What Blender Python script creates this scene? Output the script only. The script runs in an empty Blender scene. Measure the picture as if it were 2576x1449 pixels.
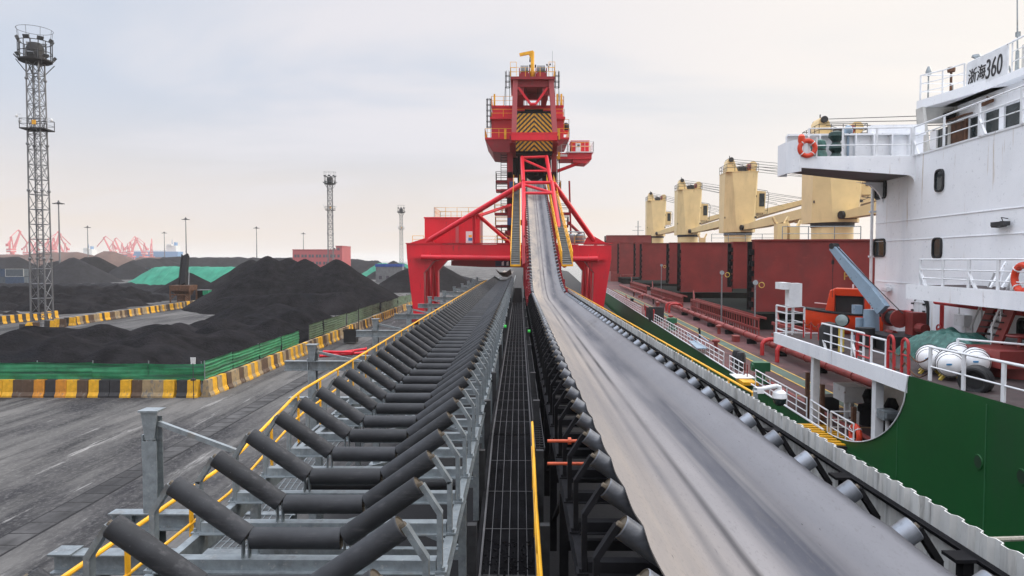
SKY_LOW = (.90, .80, .72); SKY_MID = (.63, .69, .80); SKY_CLOUD = (.83, .815, .86); SKY_SUN = (1.08, 1.0, .90)
ZENITH = 4.1; SUN_E = 1.5; EXPOSURE = 0.04; HAZE = .0002
import bpy, math, random
from mathutils import Vector, Matrix, Euler, noise
rnd = random.Random(11)
R_ = math.radians
V = Vector
scene = bpy.context.scene
COL = scene.collection

# ------------------------------------------------------------------ camera
F = 1750.0                                   # focal length in survey pixels (2576 wide)
cam_d = bpy.data.cameras.new('camera'); cam = bpy.data.objects.new('camera', cam_d)
COL.objects.link(cam); scene.camera = cam
cam_d.sensor_width = 36.0; cam_d.lens = 36.0 * F / 2576.0
cam_d.clip_start = 0.1; cam_d.clip_end = 20000
CAM = V((0, 0, 8.0))
cam.location = CAM
cam.rotation_euler = Euler((R_(90 - 2.274), 0, R_(0.59)))
CR = cam.rotation_euler.to_matrix()
def ray(px, py): return CR @ V(((px - 1288) / F, -(py - 724.5) / F, -1))
def at(px, py, Y):
    d = ray(px, py); t = Y / d.y
    return CAM + d * t
def atz(px, py, z):
    d = ray(px, py); t = (z - CAM.z) / d.z
    return CAM + d * t
# ship frame: u across, v along (yawed 3 deg), z up; scaled about the survey point
K = 1.35; SA = R_(3.01); SC, SS = math.cos(SA), math.sin(SA)
SHIP = Matrix.Translation(CAM) @ Matrix.Scale(K, 4) @ Matrix.Rotation(-SA, 4, 'Z') @ Matrix.Translation(-CAM)
def su(px, py, u):
    d = ray(px, py); t = u / (d.x * SC - d.y * SS)
    return V((u, (d.x * SS + d.y * SC) * t, 8 + d.z * t))
def sv(px, py, v):
    d = ray(px, py); t = v / (d.x * SS + d.y * SC)
    return V(((d.x * SC - d.y * SS) * t, v, 8 + d.z * t))
def sz(px, py, z):
    d = ray(px, py); t = (z - 8) / d.z
    return V(((d.x * SC - d.y * SS) * t, (d.x * SS + d.y * SC) * t, z))

# ------------------------------------------------------------------ meshes
class MB:
    def __init__(s, T=None): s.v = []; s.f = []; s.T = T; s.mi = []; s.cur = 0
    def add(s, vs, fs):
        b = len(s.v); s.v += [V(p) for p in vs]
        for f in fs: s.f.append([i + b for i in f]); s.mi.append(s.cur)
        return s
    def box(s, c, d, R=None):
        c = V(c); x, y, z = d[0] / 2, d[1] / 2, d[2] / 2
        vs = [V((i * x, j * y, k * z)) for i in (-1, 1) for j in (-1, 1) for k in (-1, 1)]
        if R is not None: vs = [R @ p for p in vs]
        return s.add([p + c for p in vs], [(0, 1, 3, 2), (4, 6, 7, 5), (0, 4, 5, 1), (2, 3, 7, 6), (0, 2, 6, 4), (1, 5, 7, 3)])
    def bb(s, x0, x1, y0, y1, z0, z1): return s.box(((x0 + x1) / 2, (y0 + y1) / 2, (z0 + z1) / 2), (abs(x1 - x0), abs(y1 - y0), abs(z1 - z0)))
    def frame(s, p, q, up):
        d = (q - p); L = d.length or 1e-6; d = d / L; up = V(up)
        if abs(d.dot(up)) > .98: up = V((0, 1, 0)) if abs(d.y) < .9 else V((1, 0, 0))
        a = d.cross(up).normalized(); b = a.cross(d).normalized()
        return d, a, b
    def bar(s, p, q, w, h=None, up=(0, 0, 1)):
        p = V(p); q = V(q); h = w if h is None else h
        d, a, b = s.frame(p, q, up); a = a * w / 2; b = b * h / 2
        vs = [p - a - b, p + a - b, p + a + b, p - a + b, q - a - b, q + a - b, q + a + b, q - a + b]
        return s.add(vs, [(0, 1, 2, 3), (7, 6, 5, 4), (0, 4, 5, 1), (1, 5, 6, 2), (2, 6, 7, 3), (3, 7, 4, 0)])
    def ibeam(s, p, q, w, h, t=.02, up=(0, 0, 1)):
        p = V(p); q = V(q); d, a, b = s.frame(p, q, up); o = b * (h / 2 - t / 2)
        s.bar(p + o, q + o, w, t, up); s.bar(p - o, q - o, w, t, up); s.bar(p, q, t, h - 2 * t, up)
        return s
    def tube(s, p, q, r, r2=None, n=8, caps=True):
        p = V(p); q = V(q); r2 = r if r2 is None else r2
        d, a, b = s.frame(p, q, (0, 0, 1))
        vs = []
        for c, rr in ((p, r), (q, r2)):
            for i in range(n):
                t = 2 * math.pi * i / n; vs.append(c + a * (math.cos(t) * rr) + b * (math.sin(t) * rr))
        fs = [(i, (i + 1) % n, n + (i + 1) % n, n + i) for i in range(n)]
        if caps: fs += [tuple(range(n - 1, -1, -1)), tuple(range(n, 2 * n))]
        return s.add(vs, fs)
    def path(s, pts, r, n=6, closed=False):
        pts = [V(p) for p in pts]; m = len(pts); vs = []; prev = None
        for i, c in enumerate(pts):
            if closed: d = pts[(i + 1) % m] - pts[i - 1]
            else: d = pts[min(i + 1, m - 1)] - pts[max(i - 1, 0)]
            d.normalize()
            if prev is None:
                up = V((0, 0, 1)) if abs(d.z) < .9 else V((1, 0, 0)); a = d.cross(up).normalized()
            else:
                a = (prev - d * prev.dot(d)); a = a.normalized() if a.length > 1e-6 else d.cross(V((0, 0, 1))).normalized()
            prev = a; b = a.cross(d)
            for k in range(n):
                t = 2 * math.pi * k / n; vs.append(c + a * (math.cos(t) * r) + b * (math.sin(t) * r))
        fs = []
        for i in range(m if closed else m - 1):
            j = (i + 1) % m
            fs += [(i * n + k, i * n + (k + 1) % n, j * n + (k + 1) % n, j * n + k) for k in range(n)]
        if not closed: fs += [tuple(range(n)), tuple(range((m - 1) * n + n - 1, (m - 1) * n - 1, -1))]
        return s.add(vs, fs)
    def prism(s, poly, ext):
        ext = V(ext); n = len(poly); poly = [V(p) for p in poly]
        return s.add(poly + [p + ext for p in poly], [tuple(range(n))] + [tuple(range(2 * n - 1, n - 1, -1))] + [(i, n + i, n + (i + 1) % n, (i + 1) % n) for i in range(n)])
    def lathe(s, prof, o, axis=(0, 0, 1), n=16, caps=True):
        o = V(o); ax = V(axis).normalized()
        up = V((1, 0, 0)) if abs(ax.z) > .9 else V((0, 0, 1))
        a = ax.cross(up).normalized(); b = ax.cross(a); vs = []
        for r, z in prof:
            for i in range(n):
                t = 2 * math.pi * i / n; vs.append(o + ax * z + a * (math.cos(t) * r) + b * (math.sin(t) * r))
        fs = []; m = len(prof)
        for j in range(m - 1): fs += [(j * n + i, j * n + (i + 1) % n, (j + 1) * n + (i + 1) % n, (j + 1) * n + i) for i in range(n)]
        if caps: fs += [tuple(range(n)), tuple(range((m - 1) * n, m * n))]
        return s.add(vs, fs)
    def ball(s, c, r, n=12, m=7, sc=(1, 1, 1)):
        c = V(c); vs = []; fs = []
        for j in range(m + 1):
            t = math.pi * j / m
            for i in range(n):
                p = 2 * math.pi * i / n
                vs.append(c + V((math.sin(t) * math.cos(p) * r * sc[0], math.sin(t) * math.sin(p) * r * sc[1], math.cos(t) * r * sc[2])))
        for j in range(m): fs += [(j * n + i, j * n + (i + 1) % n, (j + 1) * n + (i + 1) % n, (j + 1) * n + i) for i in range(n)]
        return s.add(vs, fs)
    def torus(s, c, ax, Rr, r, n=20, m=8):
        ax = V(ax).normalized(); up = V((1, 0, 0)) if abs(ax.z) > .9 else V((0, 0, 1))
        a = ax.cross(up).normalized(); b = ax.cross(a); c = V(c)
        return s.path([c + a * (Rr * math.cos(2 * math.pi * i / n)) + b * (Rr * math.sin(2 * math.pi * i / n)) for i in range(n)], r, m, True)
    def grid(s, fn, nu, nv):
        vs = [fn(i / nu, j / nv) for j in range(nv + 1) for i in range(nu + 1)]
        fs = [(j * (nu + 1) + i, j * (nu + 1) + i + 1, (j + 1) * (nu + 1) + i + 1, (j + 1) * (nu + 1) + i) for j in range(nv) for i in range(nu)]
        return s.add(vs, fs)
    def mesh(s, name, mats, smooth=True, ang=35):
        me = bpy.data.meshes.new(name)
        vs = [s.T @ p for p in s.v] if s.T is not None else s.v
        me.from_pydata([tuple(p) for p in vs], [], s.f)
        if not isinstance(mats, (list, tuple)): mats = [mats]
        for m in mats: me.materials.append(m)
        if len(mats) > 1: me.polygons.foreach_set('material_index', s.mi)
        if smooth:
            me.shade_smooth(); me.set_sharp_from_angle(angle=R_(ang))
        me.update()
        return me
    def build(s, name, mats, parent=None, smooth=True, ang=35, bevel=0):
        o = bpy.data.objects.new(name, s.mesh(name, mats, smooth, ang)); COL.objects.link(o)
        if parent is not None: attach(o, parent)
        if bevel:
            b = o.modifiers.new('bevel', 'BEVEL'); b.width = bevel; b.segments = 2; b.limit_method = 'ANGLE'; b.harden_normals = False
        return o
def S_(): return MB(SHIP)
def attach(o, parent):
    o.parent = parent
    if parent.type == 'EMPTY': o.matrix_parent_inverse = Matrix.Translation(-V(parent.location))
def tag(o, label=None, cat=None, group=None, kind=None):
    if label: o['label'] = label
    if cat: o['category'] = cat
    if group: o['group'] = group
    if kind: o['kind'] = kind
    return o
def thing(name, loc, label, cat, group=None):
    o = bpy.data.objects.new(name, None); o.empty_display_size = .3; COL.objects.link(o); o.location = V(loc)
    return tag(o, label, cat, group)
KIDS = {}
def copy_tree(o, parent=None):
    c = o.copy(); COL.objects.link(c)
    if parent is not None: c.parent = parent
    for ch in list(o.children): copy_tree(ch, c)
    return c
def inst(name, me, parent, loc=None, rot=None):
    o = bpy.data.objects.new(name, me); COL.objects.link(o)
    if loc is not None: o.location = loc
    if rot is not None: o.rotation_euler = rot
    if parent is not None: attach(o, parent)
    return o
def text(name, body, mat, M, size, parent, ext=.004, shear=0, ax='LEFT'):
    c = bpy.data.curves.new(name, 'FONT'); c.body = body; c.size = size; c.extrude = ext; c.shear = shear; c.align_x = ax
    t = bpy.data.objects.new(name, c); COL.objects.link(t)
    bpy.context.view_layer.update()
    dg = bpy.context.evaluated_depsgraph_get()
    me = bpy.data.meshes.new_from_object(t.evaluated_get(dg)); bpy.data.objects.remove(t)
    me.transform(M); me.materials.clear(); me.materials.append(mat)
    o = bpy.data.objects.new(name, me); COL.objects.link(o)
    if parent is not None: attach(o, parent)
    return o

# ------------------------------------------------------------------ materials
MATS = {}
def M(name, col, rough=.6, metal=0., var=.25, scale=1.5, bump=0., bscale=30., rust=None, stretch=(1, 1, 1), dist=.02, spec=.5, ovar=0):
    """procedural paint / metal / coal. rust = (colour, amount 0..1, scale, (sx,sy,sz)[, softness])"""
    if name in MATS: return MATS[name]
    m = bpy.data.materials.new(name); m.use_nodes = True; nt = m.node_tree; N = nt.nodes; L = nt.links
    bs = N['Principled BSDF']; bs.inputs['Roughness'].default_value = rough; bs.inputs['Metallic'].default_value = metal
    bs.inputs['Specular IOR Level'].default_value = spec
    tc = N.new('ShaderNodeTexCoord'); mp = N.new('ShaderNodeMapping'); mp.inputs['Scale'].default_value = stretch
    L.new(tc.outputs['Object'], mp.inputs['Vector'])
    nz = N.new('ShaderNodeTexNoise'); nz.inputs['Scale'].default_value = scale; nz.inputs['Detail'].default_value = 5; nz.inputs['Roughness'].default_value = .6
    L.new(mp.outputs['Vector'], nz.inputs['Vector'])
    mr = N.new('ShaderNodeMapRange'); mr.inputs['From Min'].default_value = .3; mr.inputs['From Max'].default_value = .7
    mr.inputs['To Min'].default_value = 1 - var; mr.inputs['To Max'].default_value = 1 + var; L.new(nz.outputs['Fac'], mr.inputs['Value'])
    mx = N.new('ShaderNodeVectorMath'); mx.operation = 'MULTIPLY'; mx.inputs[0].default_value = col[:3]
    L.new(mr.outputs['Result'], mx.inputs[1]); out = mx.outputs['Vector']
    if ovar:                                     # every object of this paint a little different
        oi = N.new('ShaderNodeObjectInfo'); orr = N.new('ShaderNodeMapRange'); L.new(oi.outputs['Random'], orr.inputs['Value']); orr.inputs['To Min'].default_value = 1 - ovar; orr.inputs['To Max'].default_value = 1 + ovar
        om = N.new('ShaderNodeVectorMath'); om.operation = 'SCALE'; L.new(out, om.inputs[0]); L.new(orr.outputs['Result'], om.inputs['Scale']); out = om.outputs['Vector']
    rlist = rust if isinstance(rust, list) else ([rust] if rust else [])
    for rs in rlist:
        mp2 = N.new('ShaderNodeMapping'); mp2.inputs['Scale'].default_value = rs[3]; L.new(tc.outputs['Object'], mp2.inputs['Vector'])
        n2 = N.new('ShaderNodeTexNoise'); n2.inputs['Scale'].default_value = rs[2]; n2.inputs['Detail'].default_value = 6; n2.inputs['Roughness'].default_value = .65
        L.new(mp2.outputs['Vector'], n2.inputs['Vector'])
        soft = rs[4] if len(rs) > 4 else .08
        th = .5 + (.5 - rs[1]) * .5
        r2 = N.new('ShaderNodeMapRange'); r2.inputs['From Min'].default_value = th; r2.inputs['From Max'].default_value = th + soft
        L.new(n2.outputs['Fac'], r2.inputs['Value'])
        mc = N.new('ShaderNodeMix'); mc.data_type = 'RGBA'; L.new(r2.outputs['Result'], mc.inputs['Factor']); L.new(out, mc.inputs['A'])
        mc.inputs['B'].default_value = (*rs[0], 1); out = mc.outputs['Result']
    L.new(out, bs.inputs['Base Color'])
    if bump:
        n3 = N.new('ShaderNodeTexNoise'); n3.inputs['Scale'].default_value = bscale; n3.inputs['Detail'].default_value = 4
        L.new(tc.outputs['Object'], n3.inputs['Vector'])
        b = N.new('ShaderNodeBump'); b.inputs['Strength'].default_value = bump; b.inputs['Distance'].default_value = dist
        L.new(n3.outputs['Fac'], b.inputs['Height']); L.new(b.outputs['Normal'], bs.inputs['Normal'])
    MATS[name] = m
    return m
RUST = (.19, .07, .02); GRIME = (.06, .06, .06)
m_red = M('red paint', (.66, .004, .022), .38, var=.12, scale=.25, rust=[((.44, .008, .02), .42, .6, (1, 1, .25), .3), ((.16, .03, .025), .25, 1.2, (3, 3, .3))])
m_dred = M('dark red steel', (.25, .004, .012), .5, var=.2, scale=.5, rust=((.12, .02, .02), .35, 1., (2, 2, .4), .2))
m_pink = M('pale red paint', (.62, .04, .06), .4, var=.15, scale=.5)
m_yel = M('yellow paint', (.84, .42, .012), .45, var=.2, scale=2, rust=(RUST, .22, 9, (1, 1, 1)))
m_galv = M('galvanised steel', (.25, .285, .305), .42, .5, ovar=.12, var=.22, scale=9, rust=[((.22, .19, .15), .32, 3, (1, 1, .4), .2), ((.46, .47, .47), .3, 14, (1, 1, 1), .15), ((.12, .125, .13), .33, 2.2, (1, 1, .5), .15)])
m_galvd = M('dusty galvanised steel', (.034, .035, .038), .7, .1, var=.35, scale=6, ovar=.2, rust=((.02, .02, .022), .5, 4, (1, 1, 1), .2))
m_black = M('black dusty steel', (.009, .009, .0105), .85, .0, var=.4, scale=4, spec=.12, ovar=.3, rust=((.035, .035, .036), .28, 5, (1, 1, 1), .3))
m_roller = M('dark rubber roller', (.027, .029, .033), .6, spec=.3, var=.25, scale=5, bump=.25, bscale=120, dist=.004, ovar=.28, rust=[((.075, .075, .08), .42, 6, (.4, 3, 3), .25), ((.085, .075, .05), .24, 1.3, (1, 1, 1), .3), ((.11, .11, .115), .2, 30, (1, 1, 1), .1)])
m_rollsteel = M('worn steel roller', (.17, .185, .21), .38, .55, var=.2, scale=6, ovar=.3, rust=[((.05, .05, .055), .46, 3, (.4, 2, 2), .3), ((.04, .035, .03), .25, 9, (1, 1, 1), .2)])
m_cap = M('roller end cap', (.11, .09, .065), .6, .2, var=.3, scale=12)
m_white = M('white ship paint', (.84, .86, .89), .5, var=.05, scale=.6, rust=[((.6, .64, .70), .42, .4, (1, 1, .3), .3), ((.40, .29, .17), .23, 1.1, (3.2, 3.2, .2), .12), ((.22, .12, .06), .15, 1.6, (4, 4, .25), .06), ((.55, .57, .6), .3, 7, (1, 1, 1), .15)])
m_whitep = M('white paint', (.72, .74, .76), .5, var=.1, scale=3, rust=(RUST, .22, 5, (1, 1, .5)))
m_cream = M('cream paint', (.76, .58, .29), .5, var=.08, scale=.5, rust=[((.55, .41, .2), .42, .5, (1, 1, .2), .3), ((.22, .12, .05), .2, 1.6, (2, 2, .3))])
m_hatch = M('oxide red paint', (.20, .027, .025), .65, spec=.3, var=.18, scale=.45, rust=[((.12, .028, .027), .46, .35, (1, 1, .5), .3), ((.26, .05, .042), .3, 1.1, (1, 1, 2), .25), ((.06, .02, .02), .24, .9, (2, 2, .25), .15)])
m_oxide = M('oxide red steel', (.22, .032, .028), .5, var=.25, scale=1.5, rust=((.09, .025, .02), .35, 2, (1, 1, 1), .2))
m_green = M('green hull paint', (.006, .078, .018), .5, spec=.25, var=.15, scale=.35, rust=[((.016, .065, .026), .45, .5, (1, 1, .3), .3), ((.03, .10, .04), .25, 3.5, (1, .15, 2), .2)])
m_boot = M('dark green boot top', (.006, .03, .012), .55, var=.2, scale=.6, rust=((.03, .05, .03), .3, 2, (1, 1, .3), .2))
m_orange = M('orange gel coat', (.70, .055, .01), .35, var=.1, scale=1.5, rust=((.5, .06, .015), .35, 3, (1, 1, .4), .3))
m_blue = M('blue grey paint', (.24, .33, .42), .4, var=.12, scale=2, rust=[((.05, .06, .07), .27, 4, (1, 1, 1)), ((.35, .42, .48), .35, 3, (1, 1, .4), .3)])
m_dark = M('black rubber', (.012, .013, .015), .6, var=.3, scale=4)
m_glass = M('dark window glass', (.018, .026, .028), .12, var=.4, scale=1.5, spec=.35)
m_conc = M('weathered concrete', (.19, .18, .165), .85, var=.25, scale=3, bump=.4, bscale=25, rust=((.07, .065, .06), .4, 2, (1, 1, 1), .25))
m_wirerope = M('wire rope', (.018, .018, .02), .7)
m_rust = M('rusty steel', (.11, .05, .026), .8, .1, var=.4, scale=3, rust=((.035, .022, .018), .45, 2.5, (1, 1, .5), .2), bump=.2)
# ------------------------------------------------------------------ light and air
SUN_EL, SUN_AZ = R_(24), R_(72)               # from the right, a little ahead
w = bpy.data.worlds.new('World'); scene.world = w; w.use_nodes = True
nt = w.node_tree; N = nt.nodes; L = nt.links; bg = N['Background']
tc = N.new('ShaderNodeTexCoord'); sep = N.new('ShaderNodeSeparateXYZ'); L.new(tc.outputs['Generated'], sep.inputs[0])
sky = N.new('ShaderNodeTexSky'); sky.sky_type = 'NISHITA'; sky.sun_disc = False; sky.sun_elevation = SUN_EL; sky.sun_rotation = SUN_AZ; sky.dust_density = 4
def math_(op, a, b=None, clamp=False):
    n = N.new('ShaderNodeMath'); n.operation = op; n.use_clamp = clamp
    for i, x in enumerate((a, b)):
        if x is None: continue
        if isinstance(x, (int, float)): n.inputs[i].default_value = x
        else: L.new(x, n.inputs[i])
    return n.outputs[0]
def mapr(x, a, b, c, d):
    n = N.new('ShaderNodeMapRange'); n.interpolation_type = 'SMOOTHSTEP'; L.new(x, n.inputs['Value'])
    for k, val in zip(('From Min', 'From Max', 'To Min', 'To Max'), (a, b, c, d)): n.inputs[k].default_value = val
    return n.outputs['Result']
def mixc(f, a, b):
    n = N.new('ShaderNodeMix'); n.data_type = 'RGBA'
    if isinstance(f, (int, float)): n.inputs['Factor'].default_value = f
    else: L.new(f, n.inputs['Factor'])
    for k, x in (('A', a), ('B', b)):
        if isinstance(x, tuple): n.inputs[k].default_value = (*x, 1)
        else: L.new(x, n.inputs[k])
    return n.outputs['Result']
z = math_('MAXIMUM', sep.outputs['Z'], 0.0)
den = math_('ADD', z, .10)
cx = math_('DIVIDE', sep.outputs['X'], den); cy = math_('DIVIDE', sep.outputs['Y'], den)
comb = N.new('ShaderNodeCombineXYZ'); L.new(cx, comb.inputs[0]); L.new(cy, comb.inputs[1])
mp = N.new('ShaderNodeMapping'); mp.inputs['Scale'].default_value = (.35, .55, 1); mp.inputs['Rotation'].default_value = (0, 0, .5); mp.inputs['Location'].default_value = (2.3, .4, 0)
L.new(comb.outputs[0], mp.inputs['Vector'])
n1 = N.new('ShaderNodeTexNoise'); n1.inputs['Scale'].default_value = 1.1; n1.inputs['Detail'].default_value = 5; n1.inputs['Roughness'].default_value = .5; n1.inputs['Distortion'].default_value = .6
L.new(mp.outputs[0], n1.inputs['Vector'])
cl = mapr(n1.outputs['Fac'], .38, .60, 0, 1)
low = mixc(mapr(z, 0, .24, 0, 1), SKY_LOW, SKY_MID)
cloudy = mixc(cl, low, SKY_CLOUD)
cloudy = mixc(mapr(z, .0, .22, .15, 1), low, cloudy)
# the sun side is brighter and warmer
sd = V((math.sin(SUN_AZ), math.cos(SUN_AZ), .25)).normalized()
dp = N.new('ShaderNodeVectorMath'); dp.operation = 'DOT_PRODUCT'; L.new(tc.outputs['Generated'], dp.inputs[0]); dp.inputs[1].default_value = sd
side = mapr(dp.outputs['Value'], .1, .95, 0, 1)
cloudy = mixc(math_('MULTIPLY', side, .75), cloudy, SKY_SUN)
# a cloud deck is brightest overhead
gain = mapr(z, .38, .95, 1.0, ZENITH)
vm = N.new('ShaderNodeVectorMath'); vm.operation = 'SCALE'; L.new(cloudy, vm.inputs[0]); L.new(gain, vm.inputs['Scale'])
vs = N.new('ShaderNodeVectorMath'); vs.operation = 'SCALE'; L.new(sky.outputs[0], vs.inputs[0]); vs.inputs['Scale'].default_value = 1.0
fin = mixc(.93, vs.outputs[0], None) if False else None
vc = N.new('ShaderNodeVectorMath'); vc.operation = 'SCALE'; L.new(vm.outputs[0], vc.inputs[0]); vc.inputs['Scale'].default_value = 10.0
fin = mixc(.94, vs.outputs[0], vc.outputs[0])
L.new(fin, bg.inputs['Color']); bg.inputs['Strength'].default_value = .1
sl = bpy.data.lights.new('sun', 'SUN'); sl.energy = SUN_E; sl.angle = R_(11); sl.color = (1, .92, .8)
so = bpy.data.objects.new('sun', sl); COL.objects.link(so); so.location = (60, 20, 60)
so.rotation_euler = Euler((R_(90) - SUN_EL, 0, -SUN_AZ + math.pi))
dvec = V((math.sin(SUN_AZ) * math.cos(SUN_EL), math.cos(SUN_AZ) * math.cos(SUN_EL), math.sin(SUN_EL)))
so.rotation_euler = (-dvec).to_track_quat('-Z', 'Y').to_euler()
vs_ = scene.view_settings; vs_.view_transform = 'Standard'; vs_.look = 'None'; vs_.exposure = EXPOSURE; vs_.gamma = 1
cy_ = scene.cycles; cy_.use_denoising = True; cy_.volume_bounces = 1; cy_.max_bounces = 6; cy_.diffuse_bounces = 3; cy_.glossy_bounces = 3; cy_.transparent_max_bounces = 8
if HAZE > 0:
    hz = bpy.data.materials.new('haze'); hz.use_nodes = True; hn = hz.node_tree; hn.nodes.remove(hn.nodes['Principled BSDF'])
    pv = hn.nodes.new('ShaderNodeVolumePrincipled'); pv.inputs['Density'].default_value = HAZE; pv.inputs['Color'].default_value = (.97, .95, .93, 1)
    pv.inputs['Anisotropy'].default_value = .2
    hn.links.new(pv.outputs[0], hn.nodes['Material Output'].inputs['Volume'])
    b = MB(); b.bb(-3600, 3600, -120, 6900, -7, 52); o = b.build('haze', hz, smooth=False); tag(o, 'pale haze hanging over the whole port', 'haze', kind='stuff')

# ------------------------------------------------------------------ ground and water
def ground_mat():
    m = bpy.data.materials.new('coal yard pavement'); m.use_nodes = True; nt = m.node_tree; N = nt.nodes; L = nt.links; bs = N['Principled BSDF']
    tc = N.new('ShaderNodeTexCoord')
    def nz(scale, st, det=6, rot=0, ro=.6):
        mp = N.new('ShaderNodeMapping'); mp.inputs['Scale'].default_value = st; mp.inputs['Rotation'].default_value = (0, 0, rot); L.new(tc.outputs['Object'], mp.inputs[0])
        n = N.new('ShaderNodeTexNoise'); n.inputs['Scale'].default_value = scale; n.inputs['Detail'].default_value = det; n.inputs['Roughness'].default_value = ro; L.new(mp.outputs[0], n.inputs[0]); return n.outputs['Fac']
    def mr(x, a, b):
        n = N.new('ShaderNodeMapRange'); n.inputs['From Min'].default_value = a; n.inputs['From Max'].default_value = b; L.new(x, n.inputs['Value']); return n.outputs['Result']
    def mix(f, a, b):
        n = N.new('ShaderNodeMix'); n.data_type = 'RGBA'; L.new(f, n.inputs['Factor'])
        for k, x in (('A', a), ('B', b)):
            if isinstance(x, tuple): n.inputs[k].default_value = (*x, 1)
            else: L.new(x, n.inputs[k])
        return n.outputs['Result']
    c = mix(mr(nz(.16, (1, .28, 1), 7, .1, .7), .40, .58), (.018, .018, .022), (.12, .116, .112))
    c = mix(mr(nz(.9, (1.2, .08, 1), 6, -.12), .50, .66), c, (.02, .02, .022))          # tyre tracks along the yard
    c = mix(mr(nz(.22, (1.2, .35, 1), 7, .3, .7), .52, .64), c, (.09, .088, .086))
    c = mix(mr(nz(.5, (1.6, .16, 1), 9, .05, .8), .585, .68), c, (.32, .315, .305))
    c = mix(mr(nz(.33, (1.5, .06, 1), 5, -.05, .6), .54, .68), c, (.018, .018, .02))          # pale dried dust streaks
    c = mix(mr(nz(7, (1, .6, 1), 5, 0, .8), .5, .78), c, (.16, .156, .152))
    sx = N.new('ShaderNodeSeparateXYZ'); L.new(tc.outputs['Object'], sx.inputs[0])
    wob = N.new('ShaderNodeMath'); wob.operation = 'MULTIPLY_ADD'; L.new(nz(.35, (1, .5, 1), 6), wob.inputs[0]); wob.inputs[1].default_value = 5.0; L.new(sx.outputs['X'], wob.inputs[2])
    c = mix(mr(wob.outputs[0], -5.6, -3.2), c, (.018, .018, .02))                           # shade under the conveyors, painted into the ground colour
    L.new(c, bs.inputs['Base Color']); bs.inputs['Roughness'].default_value = .9; bs.inputs['Specular IOR Level'].default_value = .25
    b = N.new('ShaderNodeBump'); b.inputs['Strength'].default_value = .5; b.inputs['Distance'].default_value = .03; L.new(nz(9, (1, .5, 1), 6), b.inputs['Height']); L.new(b.outputs[0], bs.inputs['Normal'])
    return m
g = MB(); pts = [(-1500, -60), (9.0 * 1, -60), (9.0, 0), (9.0 + .0526 * 500, 500), (9 + .0526 * 500, 1050), (-1500, 1050)]
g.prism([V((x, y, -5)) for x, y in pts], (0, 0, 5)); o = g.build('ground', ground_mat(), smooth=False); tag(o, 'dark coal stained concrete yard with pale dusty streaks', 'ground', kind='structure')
m_water = M('grey sea water', (.10, .12, .12), .18, var=.2, scale=.02, bump=.25, bscale=.6, dist=.3)
g = MB(); g.add([(-3500, -100, -3), (3500, -100, -3), (3500, 6800, -3), (-3500, 6800, -3)], [(0, 1, 2, 3)]); o = g.build('water', m_water, smooth=False); tag(o, 'calm grey harbour water', 'water', kind='structure')
# cable trench with cover slabs along the yard
m_slab = M('trench cover concrete', (.07, .069, .07), .9, spec=.2, var=.5, scale=1.2, rust=((.025, .025, .027), .55, .35, (1, .2, 1), .2), bump=.3)
m_gap = M('dark joint', (.03, .03, .032), .9, spec=.1)
g = MB()
for s in (-1, 1): g.bb(-14.5 + s * .46 - .03, -14.5 + s * .46 + .03, 6, 80, 0, .006)
o = g.build('cable_trench', m_gap, smooth=False); tag(o, 'strip of concrete trench covers running along the yard', 'cable trench', kind='structure')
g = MB(); y = 6
while y < 80: g.bb(-14.5 - .42, -14.5 + .42, y + .02, y + .83, 0, .012); y += .87
g.build('cover_slab', m_slab, o, smooth=False)
# ------------------------------------------------------------------ belt conveyors
XL, XR, ZC, SP = -2.11, 1.98, 5.35, .97
ca, sa = math.cos(R_(35)), math.sin(R_(35))
rows = [6.49 + SP * k for k in range(-3, 31)]
def roller_mesh(name, p, q, r, mat, cap=m_cap, n=20):
    b = MB(); p = V(p); q = V(q); d = (q - p).normalized(); L_ = (q - p).length
    b.lathe([(r - .006, 0), (r, .008), (r, L_ - .008), (r - .006, L_)], p, d, n, caps=False)
    b.cur = 1
    for o, s in ((p, 1), (q, -1)):
        b.lathe([(r - .006, 0), (r - .012, .012), (r * .3, .016), (.03, .004)], o, d * s, n, caps=False); b.lathe([(.03, -.035), (.03, .02)], o, d * s, 8)
    return b.mesh(name, [mat, cap])
def idler_frame(b, s=1.0, h=0):
    b.bar((-1.33, 0, -.24), (1.33, 0, -.24), .12, .11)
    b.bar((-1.33, -.09, -.295), (1.33, -.09, -.295), .06, .012)
    for k in (-1, 1):
        b.bar((k * .455, 0, -.2), (k * .455, 0, .03), .012, .07, (0, 1, 0)); b.bar((k * .515, 0, -.2), (k * .515, 0, .06), .012, .07, (0, 1, 0))
        # bent outer bracket: post, then arm leaning in to the roller end
        b.bar((k * 1.365, 0, -.30), (k * 1.365, 0, .26), .05, .09, (0, 1, 0))
        b.bar((k * 1.372, 0, .245), (k * 1.195, 0, .52), .05, .09, (0, 1, 0))
        b.box((k * 1.365, 0, -.295), (.14, .16, .018)); b.tube((k * 1.4, -.05, -.29), (k * 1.4, -.05, -.25), .018, n=6)
    return b
RL = .10
rm = {}
for key, mt in (('dark', m_roller), ('steel', m_rollsteel), ('redend', m_rollsteel)):
    rm[key] = [roller_mesh('roller', (-.47 - .86 * ca, 0, .02 + .86 * sa), (-.47, 0, .02), RL, mt),
               roller_mesh('roller', (-.43, 0, 0), (.43, 0, 0), RL, mt),
               roller_mesh('roller', (.47, 0, .02), (.47 + .86 * ca, 0, .02 + .86 * sa), RL, mt)]
fm = {'galv': idler_frame(MB()).mesh('idler_frame', m_galv), 'black': idler_frame(MB()).mesh('idler_frame', m_black), 'red': idler_frame(MB()).mesh('idler_frame', m_dred)}
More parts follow.
